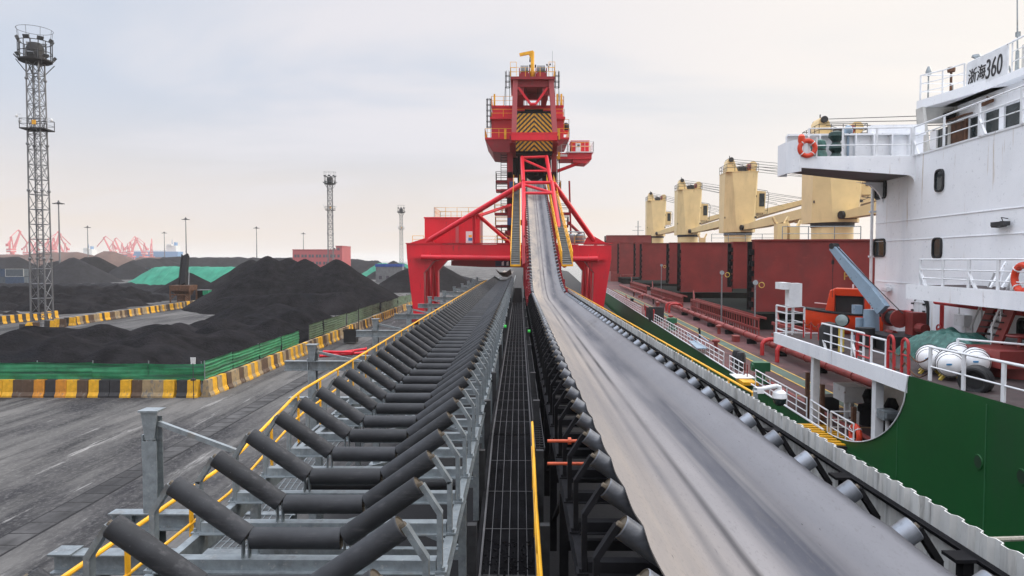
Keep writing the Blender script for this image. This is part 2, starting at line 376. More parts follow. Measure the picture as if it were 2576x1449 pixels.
def idlers(parent, X, fkey, rkey, n):
    for i, y in enumerate(rows[:n]):
        f = inst('idler_frame', fm[fkey], parent, (X + rnd.uniform(-.008, .008), y + rnd.uniform(-.02, .02), ZC + rnd.uniform(-.004, .004)), (0, rnd.uniform(-.004, .004), rnd.uniform(-.006, .006)))
        for me in rm[rkey]:
            r = inst('roller', me, None); r.parent = f
def merged(parent, X, ys, zf, mats, name, pitch=lambda y: 0):
    b = MB()
    for y in ys:
        z = zf(y); a = pitch(y); ly = math.sin(a)
        t = MB(); idler_frame(t); b.cur = 0
        Rm = Matrix.Rotation(a, 3, 'X')
        b.add([Rm @ p + V((X, y, z)) for p in t.v], t.f); b.cur = 1
        for p, q in (((-.47 - .86 * ca, 0, .02 + .86 * sa), (-.47, 0, .02)), ((-.43, 0, 0), (.43, 0, 0)), ((.47, 0, .02), (.47 + .86 * ca, 0, .02 + .86 * sa))):
            b.tube(Rm @ V(p) + V((X, y, z)), Rm @ V(q) + V((X, y, z)), RL, n=10)
    o = b.build(name, mats, parent); o['kind'] = 'stuff'
    return o
def channel(b, x, y0, y1, ztop, s, hh=.22, w_=.09):
    b.bar((x, y0, ztop - .009), (x, y1, ztop - .009), w_, .018); b.bar((x - s * (w_ / 2 - .009), y0, ztop - hh / 2), (x - s * (w_ / 2 - .009), y1, ztop - hh / 2), .016, hh - .04)
    b.bar((x, y0, ztop - hh + .009), (x, y1, ztop - hh + .009), w_, .018)
ZS = ZC - .305                               # stringer top
# walkway levels: the walkways step down towards the near end
def poly(y, pts):
    if y <= pts[0][0]: return pts[0][1]
    for (a, za), (b, zb) in zip(pts, pts[1:]):
        if y <= b: return za + (zb - za) * (y - a) / (b - a)
    return pts[-1][1]
WL = [(10.1, 8 - 3.92), (13.1, 8 - 3.51)]
WM = [(9.6, 8 - 4.44), (14.4, 8 - 3.66)]
# ---- left conveyor (belt lifted off: bare idlers)
lc = thing('belt_conveyor', (XL, 3, 0), 'bare conveyor with rows of black trough rollers and no belt, left of the walkway', 'conveyor')
idlers(lc, XL, 'galv', 'dark', 33)
ys = []; y = rows[33]
while y < 92: ys.append(y); y += SP
merged(lc, XL, ys, lambda y: ZC, [m_galv, m_roller], 'far_idlers')
for s, x in ((-1, XL - 1.365), (1, XL + 1.365)):
    b = MB(); channel(b, x, 2, 140, ZS, s); b.build('stringer', m_galv, lc)
b = MB()                                     # legs of the stringers, cross ties and diagonals
y = 3.2
while y < 90:
    for x in (XL - 1.365, XL + 1.365):
        b.bar((x, y, ZS - .22), (x, y, 8 - 4.5), .1, .12)
    b.bar((XL - 1.4, y, 8 - 3.86), (XL + 1.4, y, 8 - 3.86), .09, .14)
    b.bar((XL - 1.3, y + .05, 8 - 3.8), (XL + .2, y + 1.5, 8 - 3.8), .05, .06); b.bar((XL + 1.3, y + .05, 8 - 3.8), (XL - .2, y + 1.5, 8 - 3.8), .05, .06)
    y += 2.91
b.build('support_legs', m_galv, lc)
rr = roller_mesh('return_roller', (-1.2, 0, 0), (1.2, 0, 0), .085, m_roller)
for k in range(10): inst('return_roller', rr, lc, (XL, 4.9 + 2.91 * k, 8 - 3.5))
# ---- right conveyor with its belt
def zbelt(y):                                # centre-roller axis height along the right conveyor
    if y < 44.5: return ZC
    if y < 56: return ZC + (y - 44.5) ** 2 / (2 * 11.5) * .315
    return ZC + 11.5 / 2 * .315 + (y - 56) * .315
def slope(y): return math.atan((zbelt(y + .2) - zbelt(y - .2)) / .4)
rc = thing('belt_conveyor', (XR, 3, 0), 'conveyor carrying a pale grey dusty belt towards the red loader', 'conveyor')
idlers(rc, XR, 'black', 'steel', 33)
ys = []; y = rows[33]
while y < 46: ys.append(y); y += SP
merged(rc, XR, ys, lambda y: ZC, [m_black, m_rollsteel], 'far_idlers')
for s, x in ((-1, XR - 1.365), (1, XR + 1.365)):
    b = MB(); channel(b, x, 2, 140, ZS, s); b.build('stringer', m_black, rc)
b = MB(); y = 3.6
while y < 80:
    for x in (XR - 1.365, XR + 1.365): b.bar((x, y, ZS - .22), (x, y, 8 - 5.2), .12, .14)
    b.bar((XR - 1.4, y, 8 - 3.9), (XR + 1.4, y, 8 - 3.9), .09, .14)
    b.bar((XR - 1.36, y + .1, ZS - .3), (XR - 1.36, y + 2.8, 8 - 4.6), .06, .06)
    y += 2.91
b.build('support_legs', m_black, rc)
rrb = roller_mesh('return_roller', (-1.2, 0, 0), (1.2, 0, 0), .085, m_black)
for k in range(8): inst('return_roller', rrb, rc, (XR, 4.2 + 2.91 * k, 8 - 3.45))
def belt_mat():
    m = bpy.data.materials.new('dusty conveyor belt'); m.use_nodes = True; nt = m.node_tree; N = nt.nodes; L = nt.links; bs = N['Principled BSDF']
    tc = N.new('ShaderNodeTexCoord')
    def nz(scale, st, det=4, ro=.5, w_=0):
        mp = N.new('ShaderNodeMapping'); mp.inputs['Scale'].default_value = st; mp.inputs['Location'].default_value = (w_, w_, w_); L.new(tc.outputs['Object'], mp.inputs[0])
        n = N.new('ShaderNodeTexNoise'); n.inputs['Scale'].default_value = scale; n.inputs['Detail'].default_value = det; n.inputs['Roughness'].default_value = ro; L.new(mp.outputs[0], n.inputs[0]); return n.outputs['Fac']
    def mr(x, a, b):
        n = N.new('ShaderNodeMapRange'); n.inputs['From Min'].default_value = a; n.inputs['From Max'].default_value = b; L.new(x, n.inputs['Value']); return n.outputs['Result']
    def mix(f, a, b):
        n = N.new('ShaderNodeMix'); n.data_type = 'RGBA'; L.new(f, n.inputs['Factor'])
        for k, x in (('A', a), ('B', b)):
            if isinstance(x, tuple): n.inputs[k].default_value = (*x, 1)
            else: L.new(x, n.inputs[k])
        return n.outputs['Result']
    # bands along the belt: warm on one wing, grey floor, dark scratches
    sx = N.new('ShaderNodeSeparateXYZ'); L.new(tc.outputs['Object'], sx.inputs[0])
    c = mix(mr(sx.outputs['X'], 1.05, 2.1), (.46, .405, .345), (.285, .275, .28))
    c = mix(mr(sx.outputs['X'], 2.0, 2.75), c, (.205, .21, .23))
    def band(x0, x1, x2, x3):
        a_ = mr(sx.outputs['X'], x0, x1); b_ = mr(sx.outputs['X'], x3, x2); m_ = N.new('ShaderNodeMath'); m_.operation = 'MULTIPLY'; L.new(a_, m_.inputs[0]); L.new(b_, m_.inputs[1])
        n_ = N.new('ShaderNodeMath'); n_.operation = 'MULTIPLY'; L.new(m_.outputs[0], n_.inputs[0]); L.new(mr(nz(.7, (3, .25, 1), 4, .6, 3), .2, .6), n_.inputs[1]); return n_.outputs[0]
    c = mix(mr(nz(2.2, (1, .008, 1), 3, .5), .38, .8), c, (.27, .26, .262))
    c = mix(band(2.62, 2.8, 3.1, 3.3), c, (.27, .275, .295))
    c = mix(band(2.12, 2.3, 2.5, 2.62), c, (.105, .11, .13))
    c = mix(band(1.96, 2.0, 2.08, 2.2), c, (.33, .32, .325))
    c = mix(band(1.86, 1.915, 1.935, 1.985), c, (.075, .072, .075))
    c = mix(band(1.60, 1.66, 1.68, 1.75), c, (.15, .145, .145))
    c = mix(mr(nz(3.5, (1, .01, 1), 4, .5, 5), .55, .85), c, (.16, .16, .175))
    c = mix(mr(nz(9, (1, .008, 1), 2, .5, 9), .62, .85), c, (.32, .31, .305))
    c = mix(mr(nz(.6, (1, .2, 1), 6, .6, 2), .45, .85), c, (.21, .21, .225))
    c = mix(mr(nz(14, (3, .35, 1), 3, .7, 4), .70, .74), c, (.10, .10, .105))
    c = mix(mr(nz(38, (1, .3, 1), 3, .7, 6), .55, 1.0), c, (.17, .165, .165))
    c = mix(mr(nz(1.2, (1, .12, 1), 8, .75, 12), .60, .80), c, (.15, .145, .145))
    dk = N.new('ShaderNodeVectorMath'); dk.operation = 'MULTIPLY'; L.new(c, dk.inputs[0]); dk.inputs[1].default_value = (.80, .785, .775)
    L.new(dk.outputs[0], bs.inputs['Base Color'])
    r = N.new('ShaderNodeMapRange'); L.new(nz(4, (1, .03, 1), 4, .6, 7), r.inputs['Value']); r.inputs['To Min'].default_value = .85; r.inputs['To Max'].default_value = 1.0; bs.inputs['Specular IOR Level'].default_value = .08
    L.new(r.outputs[0], bs.inputs['Roughness'])
    b = N.new('ShaderNodeBump'); b.inputs['Strength'].default_value = .2; b.inputs['Distance'].default_value = .004; L.new(nz(45, (1, .7, 1), 3, .7, 1), b.inputs['Height']); L.new(b.outputs[0], bs.inputs['Normal'])
    return m
m_belt = belt_mat()
_h = [(.0, .106), (.25, .107), (.38, .116), (.46, .148), (.54, .204), (.64, .272), (.75, .348), (.86, .424), (.93, .472), (.985, .510)]
prof = [(-a, c) for a, c in _h[::-1]] + _h[1:]
def belt(X, y0, y1, zf, ripple=True, wide=1.0):
    b = MB(); ys = []; y = y0
    while y < y1: ys.append(y); y += .1212 if y < 30 else (.2425 if y < 60 else 1.0)
    n = len(prof); vs = []
    for y in ys:
        ph = ((y - 6.49) / SP) % 1.0; sag = math.sin(math.pi * ph)
        e = 1.0 if ripple else 0
        wv = .012 * noise.noise(V((y * .8, 3.1, 0))) + .006 * noise.noise(V((y * 2.3, 8, 0)))
        for (px, pz) in prof:
            k = abs(px) / .985; k3 = k ** 4
            s_ = (sag - .12) * (.003 + .020 * k3) * e - .008 * k3
            dx = -math.copysign(1, px) * (-.018 * sag * k3 * e) + (wv * k3 * e)
            vs.append(V((X + px * wide + dx * .6, y, zf(y) + pz - s_ + max(0, wv) * k3 * e)))
    m = len(ys); top = vs; bot = [p + V((0, 0, -.022)) for p in vs]
    b.v = top + bot; o = m * n
    for j in range(m - 1):
        for i in range(n - 1):
            a = j * n + i; b.f.append([a, a + 1, a + n + 1, a + n]); b.f.append([o + a, o + a + n, o + a + n + 1, o + a + 1])
        for i in (0, n - 1):
            a = j * n + i; b.f.append([a, a + n, o + a + n, o + a])
    for j in (0, m - 1):
        for i in range(n - 1):
            a = j * n + i; b.f.append([a, a + 1, o + a + 1, o + a])
    b.mi = [0] * len(b.f)
    return b
belt(XR, 1.5, 92, zbelt).build('belt', m_belt, rc, ang=80)
belt(XL, 91, 150, lambda y: ZC + max(0, 1.0 - (y - 91) * .06), False).build('belt', m_belt, lc, ang=80)
# worn crack on the belt edge is part of its surface; corrugated side sheet and its girt
m_sheet = M('weathered corrugated sheet', (.60, .605, .585), .6, var=.12, scale=2, rust=[((.24, .24, .23), .52, 2.2, (3, 3, .35), .25), ((.07, .07, .066), .37, 1.6, (5, 5, .45), .18), ((.04, .04, .04), .25, 6, (1, 1, .4), .12), ((.22, .17, .10), .2, 2.5, (1, 1, .6), .2)])
b = MB(); y = 1.0; vs = []
zt, zb = 8 - 2.30, 8 - 3.45
k = 0
while y < 60:
    for dy, dx in ((0, 0), (.09, 0), (.125, .042), (.215, .042)):
        h = .012 * noise.noise(V((y * .7, 0, 4)))
        vs += [V((3.9 + dx, y + dy, zb)), V((3.9 + dx, y + dy, zt + h))]
    y += .25
n = len(vs) // 2
b.v = vs + [p + V((.012, 0, 0)) for p in vs]; O = len(vs)
for i in range(n - 1):
    a = 2 * i; b.f += [[a, a + 2, a + 3, a + 1], [O + a, O + a + 1, O + a + 3, O + a + 2], [a + 1, a + 3, O + a + 3, O + a + 1]]
b.mi = [0] * len(b.f)
b.build('corrugated_side_sheet', m_sheet, rc, smooth=False)
b = MB(); b.bar((3.865, 1, 8 - 2.52), (3.865, 60, 8 - 2.52), .05, .05); b.bar((3.83, 1, 8 - 2.5), (3.83, 60, 8 - 2.5), .03, .01)
b.bar((3.83, 1, 8 - 3.3), (3.83, 60, 8 - 3.3), .1, .12); b.build('side_girt', m_black, rc)
pm = MB().bar((0, 0, -1.2), (0, 0, 0), .09, .1).box((-.03, 0, .02), (.22, .2, .03)).mesh('sheet_post', m_black)
for k in range(24): inst('sheet_post', pm, rc, (3.78, 3.64 + 2.2 * k, 8 - 2.53))
# orange take-up jacks beside the right conveyor
m_jack = M('orange primer', (.55, .09, .03), .5, var=.3, scale=6)
for yy, zz in ((8.75, 8 - 2.29), (8.75, 8 - 2.58)):
    b = MB(); b.tube((.36, yy, zz), (.82, yy, zz), .02, n=10); b.tube((.62, yy, zz), (.66, yy, zz), .045, n=10); b.build('orange_pipe', m_jack, rc)
# ---- middle walkway
m_grate = M('coal dusted grating', (.0065, .0065, .0075), .9, 0, var=.5, scale=3, spec=.03, rust=((.018, .018, .019), .35, 1.5, (1, .4, 1), .3), bump=.6, bscale=18, dist=.02)
m_wire = M('worn grating bar', (.075, .075, .08), .6, .2, var=.5, scale=2)
mw = thing('walkway', (-.15, 3, 0), 'black coal dusted grating walkway between the two conveyors', 'walkway')
b = MB(); ysw = [2, 9.6, 14.4, 30, 60, 92]
for a, c in zip(ysw, ysw[1:]): b.bar((-.15, a, poly(a, WM)), (-.15, c, poly(c, WM)), .82, .03)
b.build('grating', m_grate, mw, smooth=False)
b = MB()
for x in (-.55, -.42, -.285, -.15, -.015, .12, .25):
    for a, c in zip(ysw[:-1], ysw[1:-1]): b.bar((x, a, poly(a, WM) + .022), (x, c, poly(c, WM) + .022), .009 if abs(x + .15) < .39 else .03, .012 if abs(x + .15) < .39 else .06)
for a, c in zip(ysw[:-1], ysw[1:-1]):
    y = a
    while y < c: b.bar((-.55, y, poly(y, WM) + .02), (.25, y, poly(y, WM) + .02), .012, .008); y += 1.2
b.build('grating_bars', m_wire, mw)
for y in (3.5, 6.4, 9.6, 12.0, 14.4, 18, 24, 30, 36, 42, 48, 54):
    for x in (-.66, .36): b = MB(); b.bar((x, y, poly(y, WM) + .75), (x, y, 0), .13, .13); b.build('support_post', m_galvd, mw)
    b = MB(); b.bar((-.6, y, poly(y, WM) - .1), (.3, y, poly(y, WM) - .1), .1, .16); b.build('cross_beam', m_galvd, mw)
for x in (-.6, .3):
    b = MB()
    for a, c in zip(ysw, ysw[1:]): b.bar((x, a, poly(a, WM) - .05), (x, c, poly(c, WM) - .05), .05, .2)
    b.build('side_channel', m_black, mw)
hr = thing('handrail', (.24, 9, 3.5), 'yellow handrail standing on the right edge of the middle walkway', 'handrail')
b = MB(); P = [(.24, y, poly(y, WM) + 1.0) for y in (2, 9.6, 12.6)]
b.path(P, .022, 8); b.path([(x, y, z - .45) for x, y, z in P], .018, 8); b.build('rail', m_yel, hr)
for y in (3.1, 4.6, 6.1, 7.6, 9.1, 10.6, 12.1):
    b = MB(); b.bar((.24, y, poly(y, WM)), (.24, y, poly(y, WM) + .98), .02, .07, (0, 1, 0)); b.build('post', m_yel, hr)
hr2 = thing('handrail', (.45, 4, 3.5), 'short yellow rail half hidden under the pale belt beside the walkway', 'handrail')
b = MB(); b.path([(.48, 3.2, 4.12), (.48, 5.6, 4.42), (.46, 5.66, 4.4), (.46, 5.7, 3.4)], .022, 8); b.path([(.52, 3.2, 3.75), (.5, 5.4, 4.0)], .018, 8); b.build('rail', m_yel, hr2)
ct = thing('cable_tray', (.34, 14, 4.5), 'ladder shaped steel cable tray lying along the middle walkway', 'cable tray')
b = MB()
for x in (.30, .47): b.bar((x, 12.6, 8 - 3.45), (x, 70, 8 - 3.45), .015, .06)
b.build('side_rails', m_galvd, ct)
b = MB(); y = 12.7
while y < 44: b.bar((.30, y, 8 - 3.45), (.47, y, 8 - 3.45), .02, .02); y += .18
b.build('rungs', m_galvd, ct)['kind'] = 'stuff'
m_coal = M('black coal', (.0125, .0122, .0138), .95, var=.5, scale=.9, bump=1.0, bscale=5, dist=.12, spec=.03, rust=[((.034, .032, .035), .46, .13, (1, 1, .6), .3), ((.013, .0145, .018), .38, .3, (1, 1, 1), .2), ((.036, .036, .040), .27, 4.5, (1, 1, 1), .15)])
b = MB()
for k in range(1500):
    y = 3 + 7.5 * rnd.random() ** 1.3; x = rnd.uniform(-.53, .22) * (1 if rnd.random() < .8 else .9); r = rnd.uniform(.006, .024)
    b.ball((x, y, poly(y, WM) + .02 + r * .4), r, 5, 3, (1, rnd.uniform(.7, 1.3), .7))
o = b.build('coal_lumps', m_coal, smooth=False); tag(o, 'loose coal lumps spilled on the near end of the middle walkway', 'coal', kind='stuff')
m_lime = M('green lamp housing', (.03, .5, .06), .4)
for i, (px, py) in enumerate(((1271, 821), (1331, 833))):
    p = at(px, py, 24); t = thing('signal_light', p, ('small green signal light on the left side of the middle walkway', 'small green signal light by the cable tray')[i], 'signal light', 'green signal lights on the walkway')
    b = MB(); b.box(p, (.09, .09, .09)); b.lathe([(.03, 0), (.045, .02), (.045, .07), (.02, .09)], p + V((0, -.05, 0)), (0, -1, 0), 10); b.build('housing', m_lime, t)
    b = MB(); b.bar(p - V((0, 0, .05)), p - V((0, 0, .45)), .04); b.build('bracket', m_galvd, t)
# ---- left walkway, handrail and wind posts
lw = thing('walkway', (-3.85, 3, 0), 'galvanised grating walkway along the outer side of the bare rollers', 'walkway')
m_gr2 = M('galvanised grating', (.085, .09, .093), .6, .4, var=.5, scale=2.5, bump=.5, bscale=40)
b = MB(); yl = [2, 10.1, 13.1, 30, 60, 140]
for a, c in zip(yl, yl[1:]): b.bar((-3.83, a, poly(a, WL)), (-3.83, c, poly(c, WL)), .74, .03)
b.build('grating', m_gr2, lw, smooth=False)
b = MB()
for x in [-4.15 + .1 * i for i in range(8)]:
    for a, c in zip(yl[:-2], yl[1:-1]): b.bar((x, a, poly(a, WL) + .02), (x, c, poly(c, WL) + .02), .012, .01)
y = 2
while y < 30: b.bar((-4.18, y, poly(y, WL) + .018), (-3.48, y, poly(y, WL) + .018), .012, .01); y += .22
b.build('grating_bars', m_galv, lw)
b = MB()
for a, c in zip(yl, yl[1:]): b.bar((-4.22, a, poly(a, WL) - .06), (-4.22, c, poly(c, WL) - .06), .06, .22)
b.build('edge_channel', m_galv, lw)
hr = thing('handrail', (-4.2, 3, 4), 'long yellow handrail along the outer walkway of the bare conveyor', 'handrail')
b = MB(); P = [(-4.2, y, poly(y, WL) + 1.0) for y in (2, 9.9, 10.4, 12.8, 13.4, 92)]
b.path(P, .026, 8); b.path([(x, y, z - .45) for x, y, z in P], .02, 8); b.build('rail', m_yel, hr)
pl = MB().bar((0, 0, 0), (0, 0, .98), .02, .085, (0, 1, 0)).mesh('post', m_yel)
y = 4.4
while y < 91: inst('post', pl, hr, (-4.2, y, poly(y, WL))); y += 1.45
# wind posts: tapered head, short column, cross beam and strut
def wind_post(yy, n, low):
    lab = ('grey steel post with a tapered head and no cross beam, nearest of the row', 'grey steel post with cross beam, just behind the barrier corner in view', 'grey steel post with cross beam, third from the near end', 'grey steel post with cross beam, fourth from the near end')
    t = thing('steel_post', (-5.6, yy, 0), lab[n] if n < 4 else 'grey steel post with cross beam, far down the row by the red loader leg', 'steel post', 'grey steel posts beside the bare conveyor')
    zt = 8 - 2.28; zb = 8 - 2.72
    b = MB(); b.box((-5.6, yy, zt), (.30, .26, .025)); b.build('cap_plate', m_galv, t)
    b = MB(); b.prism([(-5.73, yy - .09, zt - .012), (-5.47, yy - .09, zt - .012), (-5.53, yy - .09, zb + .0), (-5.67, yy - .09, zb + .0)], (0, .012, 0)); b.bar((-5.6, yy, zt - .02), (-5.6, yy, zb), .012, .16, (1, 0, 0)); b.bar((-5.52, yy + .05, zt - .1), (-5.52, yy + .05, zb - .05), .1, .012); b.build('tapered_head', m_galv, t)
    zl = 8 - (3.86 if low else 3.72)
    b = MB(); b.ibeam((-5.6, yy, zb - (.02 if low else .26)), (-5.6, yy, zl + .02), .22, .2, .016, (0, 1, 0)); b.box((-5.72, yy - .02, zb - .1), (.03, .1, .34)); b.build('column', m_galv, t)
    if not low:
        b = MB(); b.ibeam((-6.35, yy, zb - .13), (-4.0, yy, zb - .13), .2, .26, .018); b.build('cross_beam', m_galv, t)
    b = MB(); b.bar((-5.5, yy, zt - .2), (-4.3, yy, zb - .02 if not low else 8 - 2.92), .07, .07); b.build('strut', m_galv, t)
    b = MB(); b.ibeam((-6.25, yy, zl - .12), (-3.4, yy, zl - .12), .22, .26, .02); b.box((-5.9, yy, zl - .12), (.012, .2, .22)); b.build('floor_beam', m_galv, t)
    b = MB(); b.ibeam((-5.6, yy, zl - .25), (-5.6, yy, 0), .24, .24, .02, (0, 1, 0)); b.box((-5.6, yy, .03), (.5, .5, .06)); b.bar((-5.5, yy, 1.2), (-3.6, yy, zl - .3), .1, .1); b.build('trestle_leg', m_galv, t)
for i in range(11): wind_post(10.47 + 8.25 * i, i, i == 0)
t = thing('steel_beam', (-5.2, 8.9, 3.9), 'grey steel beam end with a flat top plate, low in the near corner', 'steel beam')
b = MB(); b.ibeam((-6.15, 9.0, 8 - 3.98), (-3.4, 9.0, 8 - 3.98), .24, .26, .02); b.box((-6.0, 9.0, 8 - 3.84), (.3, .3, .02)); b.build('beam', m_galv, t)
b = MB(); b.ibeam((-5.6, 9.0, 8 - 4.12), (-5.6, 9.0, 0), .24, .24, .02, (0, 1, 0)); b.build('trestle_leg', m_galv, t)
# right outer walkway, rail and dome camera
rw = thing('walkway', (4.3, 10, 0), 'narrow outer walkway behind the corrugated sheet', 'walkway')
b = MB(); b.bar((4.3, 12, 8 - 3.5), (4.3, 92, 8 - 3.5), .6, .04); b.build('grating', m_gr2, rw, smooth=False)
b = MB()
for k in range(11): b.bar((4.25, 12.5 + 8 * k, 8 - 3.55), (4.25, 12.5 + 8 * k, 0), .2, .2)
b.build('trestle_legs', m_galvd, rw)
hr = thing('handrail', (4.3, 12.7, 4.6), 'yellow handrail above the corrugated sheet beside the ship', 'handrail')
b = MB(); zr = 8 - 2.43
b.path([(4.3, 12.7, zr), (4.3, 92, zr)], .024, 8); b.path([(4.3, 12.7, zr - .45), (4.3, 92, zr - .45)], .02, 8); b.build('rail', m_yel, hr)
pl2 = MB().bar((0, 0, -1.05), (0, 0, 0), .02, .10, (0, 1, 0)).mesh('post', m_yel)
y = 12.75
while y < 70: inst('post', pl2, hr, (4.3, y, zr - .012)); y += 1.5
t = thing('security_camera', (4.45, 12.5, 5), 'white dome security camera on a bracket at the end of the yellow rail', 'security camera')
c = at(1961, 1000, 12.5)
b = MB(); b.lathe([(.02, .14), (.07, .135), (.115, .09), (.13, .0), (.125, -.01)], c, (0, 0, 1), 20); b.build('hood', m_whitep, t)
b = MB(); b.lathe([(.118, -.012), (.115, -.05), (.1, -.10), (.06, -.14), (.01, -.155)], c, (0, 0, 1), 20); b.build('dome', m_glass, t)
b = MB(); b.path([c + V((0, 0, .14)), c + V((0, 0, .19)), c + V((-.06, 0, .21)), c + V((-.3, 0, .16))], .04, 10); b.box(c + V((-.36, 0, .13)), (.12, .12, .1)); b.box(c + V((-.42, 0, .12)), (.1, .1, .03)); b.build('arm', m_whitep, t)
b = MB(); b.tube(c + V((-.43, 0, .18)), c + V((-.43, 0, -1.2)), .045, n=10); b.build('pole', m_galv, t)
# ------------------------------------------------------------------ concrete barrier blocks
def paint(name, col, chip):
    return M(name, col, .7, var=.22, scale=3, bump=.2, bscale=30, rust=[((.16, .15, .13), chip, 3.2, (1, 1, .6), .1), ((.03, .03, .03), .36, 1.8, (1, 1, .5), .25)])
P_Y = paint('yellow barrier paint', (.68, .36, .015), .30); P_O = paint('orange barrier paint', (.55, .22, .02), .30)
P_K = paint('black barrier paint', (.025, .025, .028), .22); P_B = paint('brown stained barrier', (.085, .05, .03), .34); P_W = paint('flaking barrier paint', (.30, .22, .12), .48)
def barrier_mesh(ma, mb, L_=1.24, h=1.0):
    b = MB()
    prof = [(-.3, 0), (.3, 0), (.3, .10), (.19, .30), (.14, h), (-.14, h), (-.19, .30), (-.3, .10)]
    for i, (x0, x1) in enumerate(((-L_ / 2, -.01), (-.01, L_ / 2))):
        b.cur = i; b.prism([V((x0, y, z)) for y, z in prof], (x1 - x0, 0, 0))
    return b.mesh('concrete_barrier', [ma, mb], smooth=False)
BM = {k: barrier_mesh(*v) for k, v in {'OB': (P_B, P_O), 'YK': (P_K, P_Y), 'YB': (P_Y, P_B), 'YO': (P_K, P_O), 'WY': (P_W, P_Y), 'BW': (P_B, P_W), 'WW': (P_W, P_B), 'KY': (P_Y, P_K)}.items()}
CN = {'OB': 'brown and orange', 'YK': 'black and yellow', 'YB': 'yellow and brown', 'YO': 'black and orange', 'WY': 'peeling grey and yellow', 'BW': 'brown and bare grey', 'WW': 'bare grey and brown', 'KY': 'yellow and black'}
ORD = ['first', 'second', 'third', 'fourth', 'fifth', 'sixth', 'seventh', 'eighth', 'ninth', 'tenth', 'eleventh', 'twelfth', 'thirteenth', 'fourteenth', 'fifteenth', 'sixteenth', 'seventeenth', 'eighteenth', 'nineteenth', 'twentieth']
def barrier(k, x, y, rz, label, group):
    o = inst('concrete_barrier', BM[k], None, (x, y, 0), (0, 0, rz)); tag(o, label, 'barrier', group)
    return o
seq = ['OB', 'YK', 'YO', 'YK', 'YB', 'OB', 'YO', 'YB', 'KY', 'YK', 'BW', 'WY', 'YK'][::-1]
for i, k in enumerate(seq):
    barrier(k, -19.35 - 1.27 * i - (.12 if i else 0), 40.3 + rnd.uniform(-.03, .03), rnd.uniform(-.02, .02), f'{CN[k]} barrier block, {ORD[i]} from the corner in the row facing the yard', 'barriers facing the open yard')
keys = ['WY', 'WY', 'YK', 'WY', 'WW', 'BW', 'WW', 'YB', 'WW']
y = 40.85; i = 0
while y < 150:
    k = keys[0] if i < 2 else rnd.choice(keys)
    lab = f'{CN[k]} barrier block, {ORD[i]} from the corner in the row by the conveyor' if i < 20 else f'{CN[k]} concrete barrier block far down the long row beside the conveyor'
    barrier(k, -18.3 + rnd.uniform(-.05, .05), y, R_(90) + rnd.uniform(-.03, .03), lab, 'barriers in the row beside the conveyor' if i < 20 else f'far {CN[k]} barriers beside the conveyor')
    y += 1.27; i += 1
a, c = atz(190, 817, 0), atz(503, 768, 0); n = int((c - a).length / 1.27); dr = (c - a).normalized(); an = math.atan2(dr.y, dr.x)
for i in range(n):
    k = rnd.choice(['YB', 'WW', 'YB', 'WY', 'BW']) if i % 5 else 'YK'; p = a + dr * (1.27 * i)
    barrier(k, p.x, p.y, an, f'{CN[k]} barrier block, {ORD[i]} from the light tower towards the hopper' if i < 20 else f'{CN[k]} concrete barrier block at the hopper end of its row', 'barriers between the light tower and the hopper' if i < 20 else f'{CN[k]} barriers by the hopper')
a, c = atz(-40, 820, 0), atz(140, 800, 0); n = int((c - a).length / 1.27); dr = (c - a).normalized(); an = math.atan2(dr.y, dr.x)
for i in range(n + 1):
    p = a + dr * (1.27 * i); barrier('YK', p.x, p.y, an, f'black and yellow barrier block, {ORD[i]} from the photo edge behind the tall light tower', 'barriers behind the light tower')
for i, (px, py) in enumerate(((66, 838), (84, 833), (128, 828), (152, 823), (176, 819))):
    p = atz(px, py, 0); barrier('YK' if i % 2 == 0 else 'YB', p.x, p.y, .1, f'{("black and yellow" if i % 2 == 0 else "yellow and brown")} concrete barrier block, {ORD[i]} from the left around the tall tower base', 'barriers around the light tower base')
# ------------------------------------------------------------------ green fences
m_mesh = M('green mesh fence', (.022, .20, .085), .6, var=.3, scale=2, rust=[((.010, .075, .04), .52, 1.2, (.12, .12, 5), .12), ((.05, .25, .14), .38, 2.2, (.3, .3, 5), .2), ((.06, .09, .07), .25, 1.5, (1, 1, 1), .2)])
m_mesh2 = M('faded green fence', (.085, .14, .085), .65, var=.3, scale=1, rust=[((.045, .06, .05), .45, .8, (1, .4, 3), .2), ((.2, .28, .16), .35, 1.2, (.3, .3, 4), .2)])
def ribbed(p, q, z0, z1, ribs=6, amp=.05, sag=0):
    p = V(p); q = V(q); d = (q - p).normalized(); nrm = V((-d.y, d.x, 0)); b = MB(); m = ribs * 4
    def fn(u, t):
        off = amp * abs(math.sin(math.pi * ribs * t))
        return p.lerp(q, u) + nrm * (off + .09 * noise.noise(V((u * 5 + p.x, t * 3, p.y)))) + V((0, 0, z0 + (z1 - z0) * t - sag * math.sin(math.pi * u) * t))
    b.grid(fn, 6, m); b2 = len(b.v); 
    vs = [v_ - nrm * .012 for v_ in b.v]; fs = [f[::-1] for f in b.f]; b.add(vs, fs)
    return b
ff = thing('mesh_fence', (-25, 40.35, 0), 'bright green mesh fence above the barriers facing the open yard', 'fence')
xs = [-18.5 - 3.3 * i for i in range(6)]
for x0, x1 in zip(xs, xs[1:]): ribbed((x1, 40.42, 0), (x0, 40.42, 0), .98 + rnd.uniform(-.05, .05), 1.98 + rnd.uniform(-.04, .04), 4, .02, .05).build('mesh_panel', m_mesh, ff)
for x in xs:
    b = MB(); b.tube((x, 40.5, 0), (x, 40.5, 2.1), .03); b.build('post', m_galv, ff)
ff = thing('mesh_fence', (-18.3, 50, 0), 'bright green ribbed fence leading away from the barrier corner', 'fence')
ys = [40.5, 44.8, 49.4, 54, 58.4]
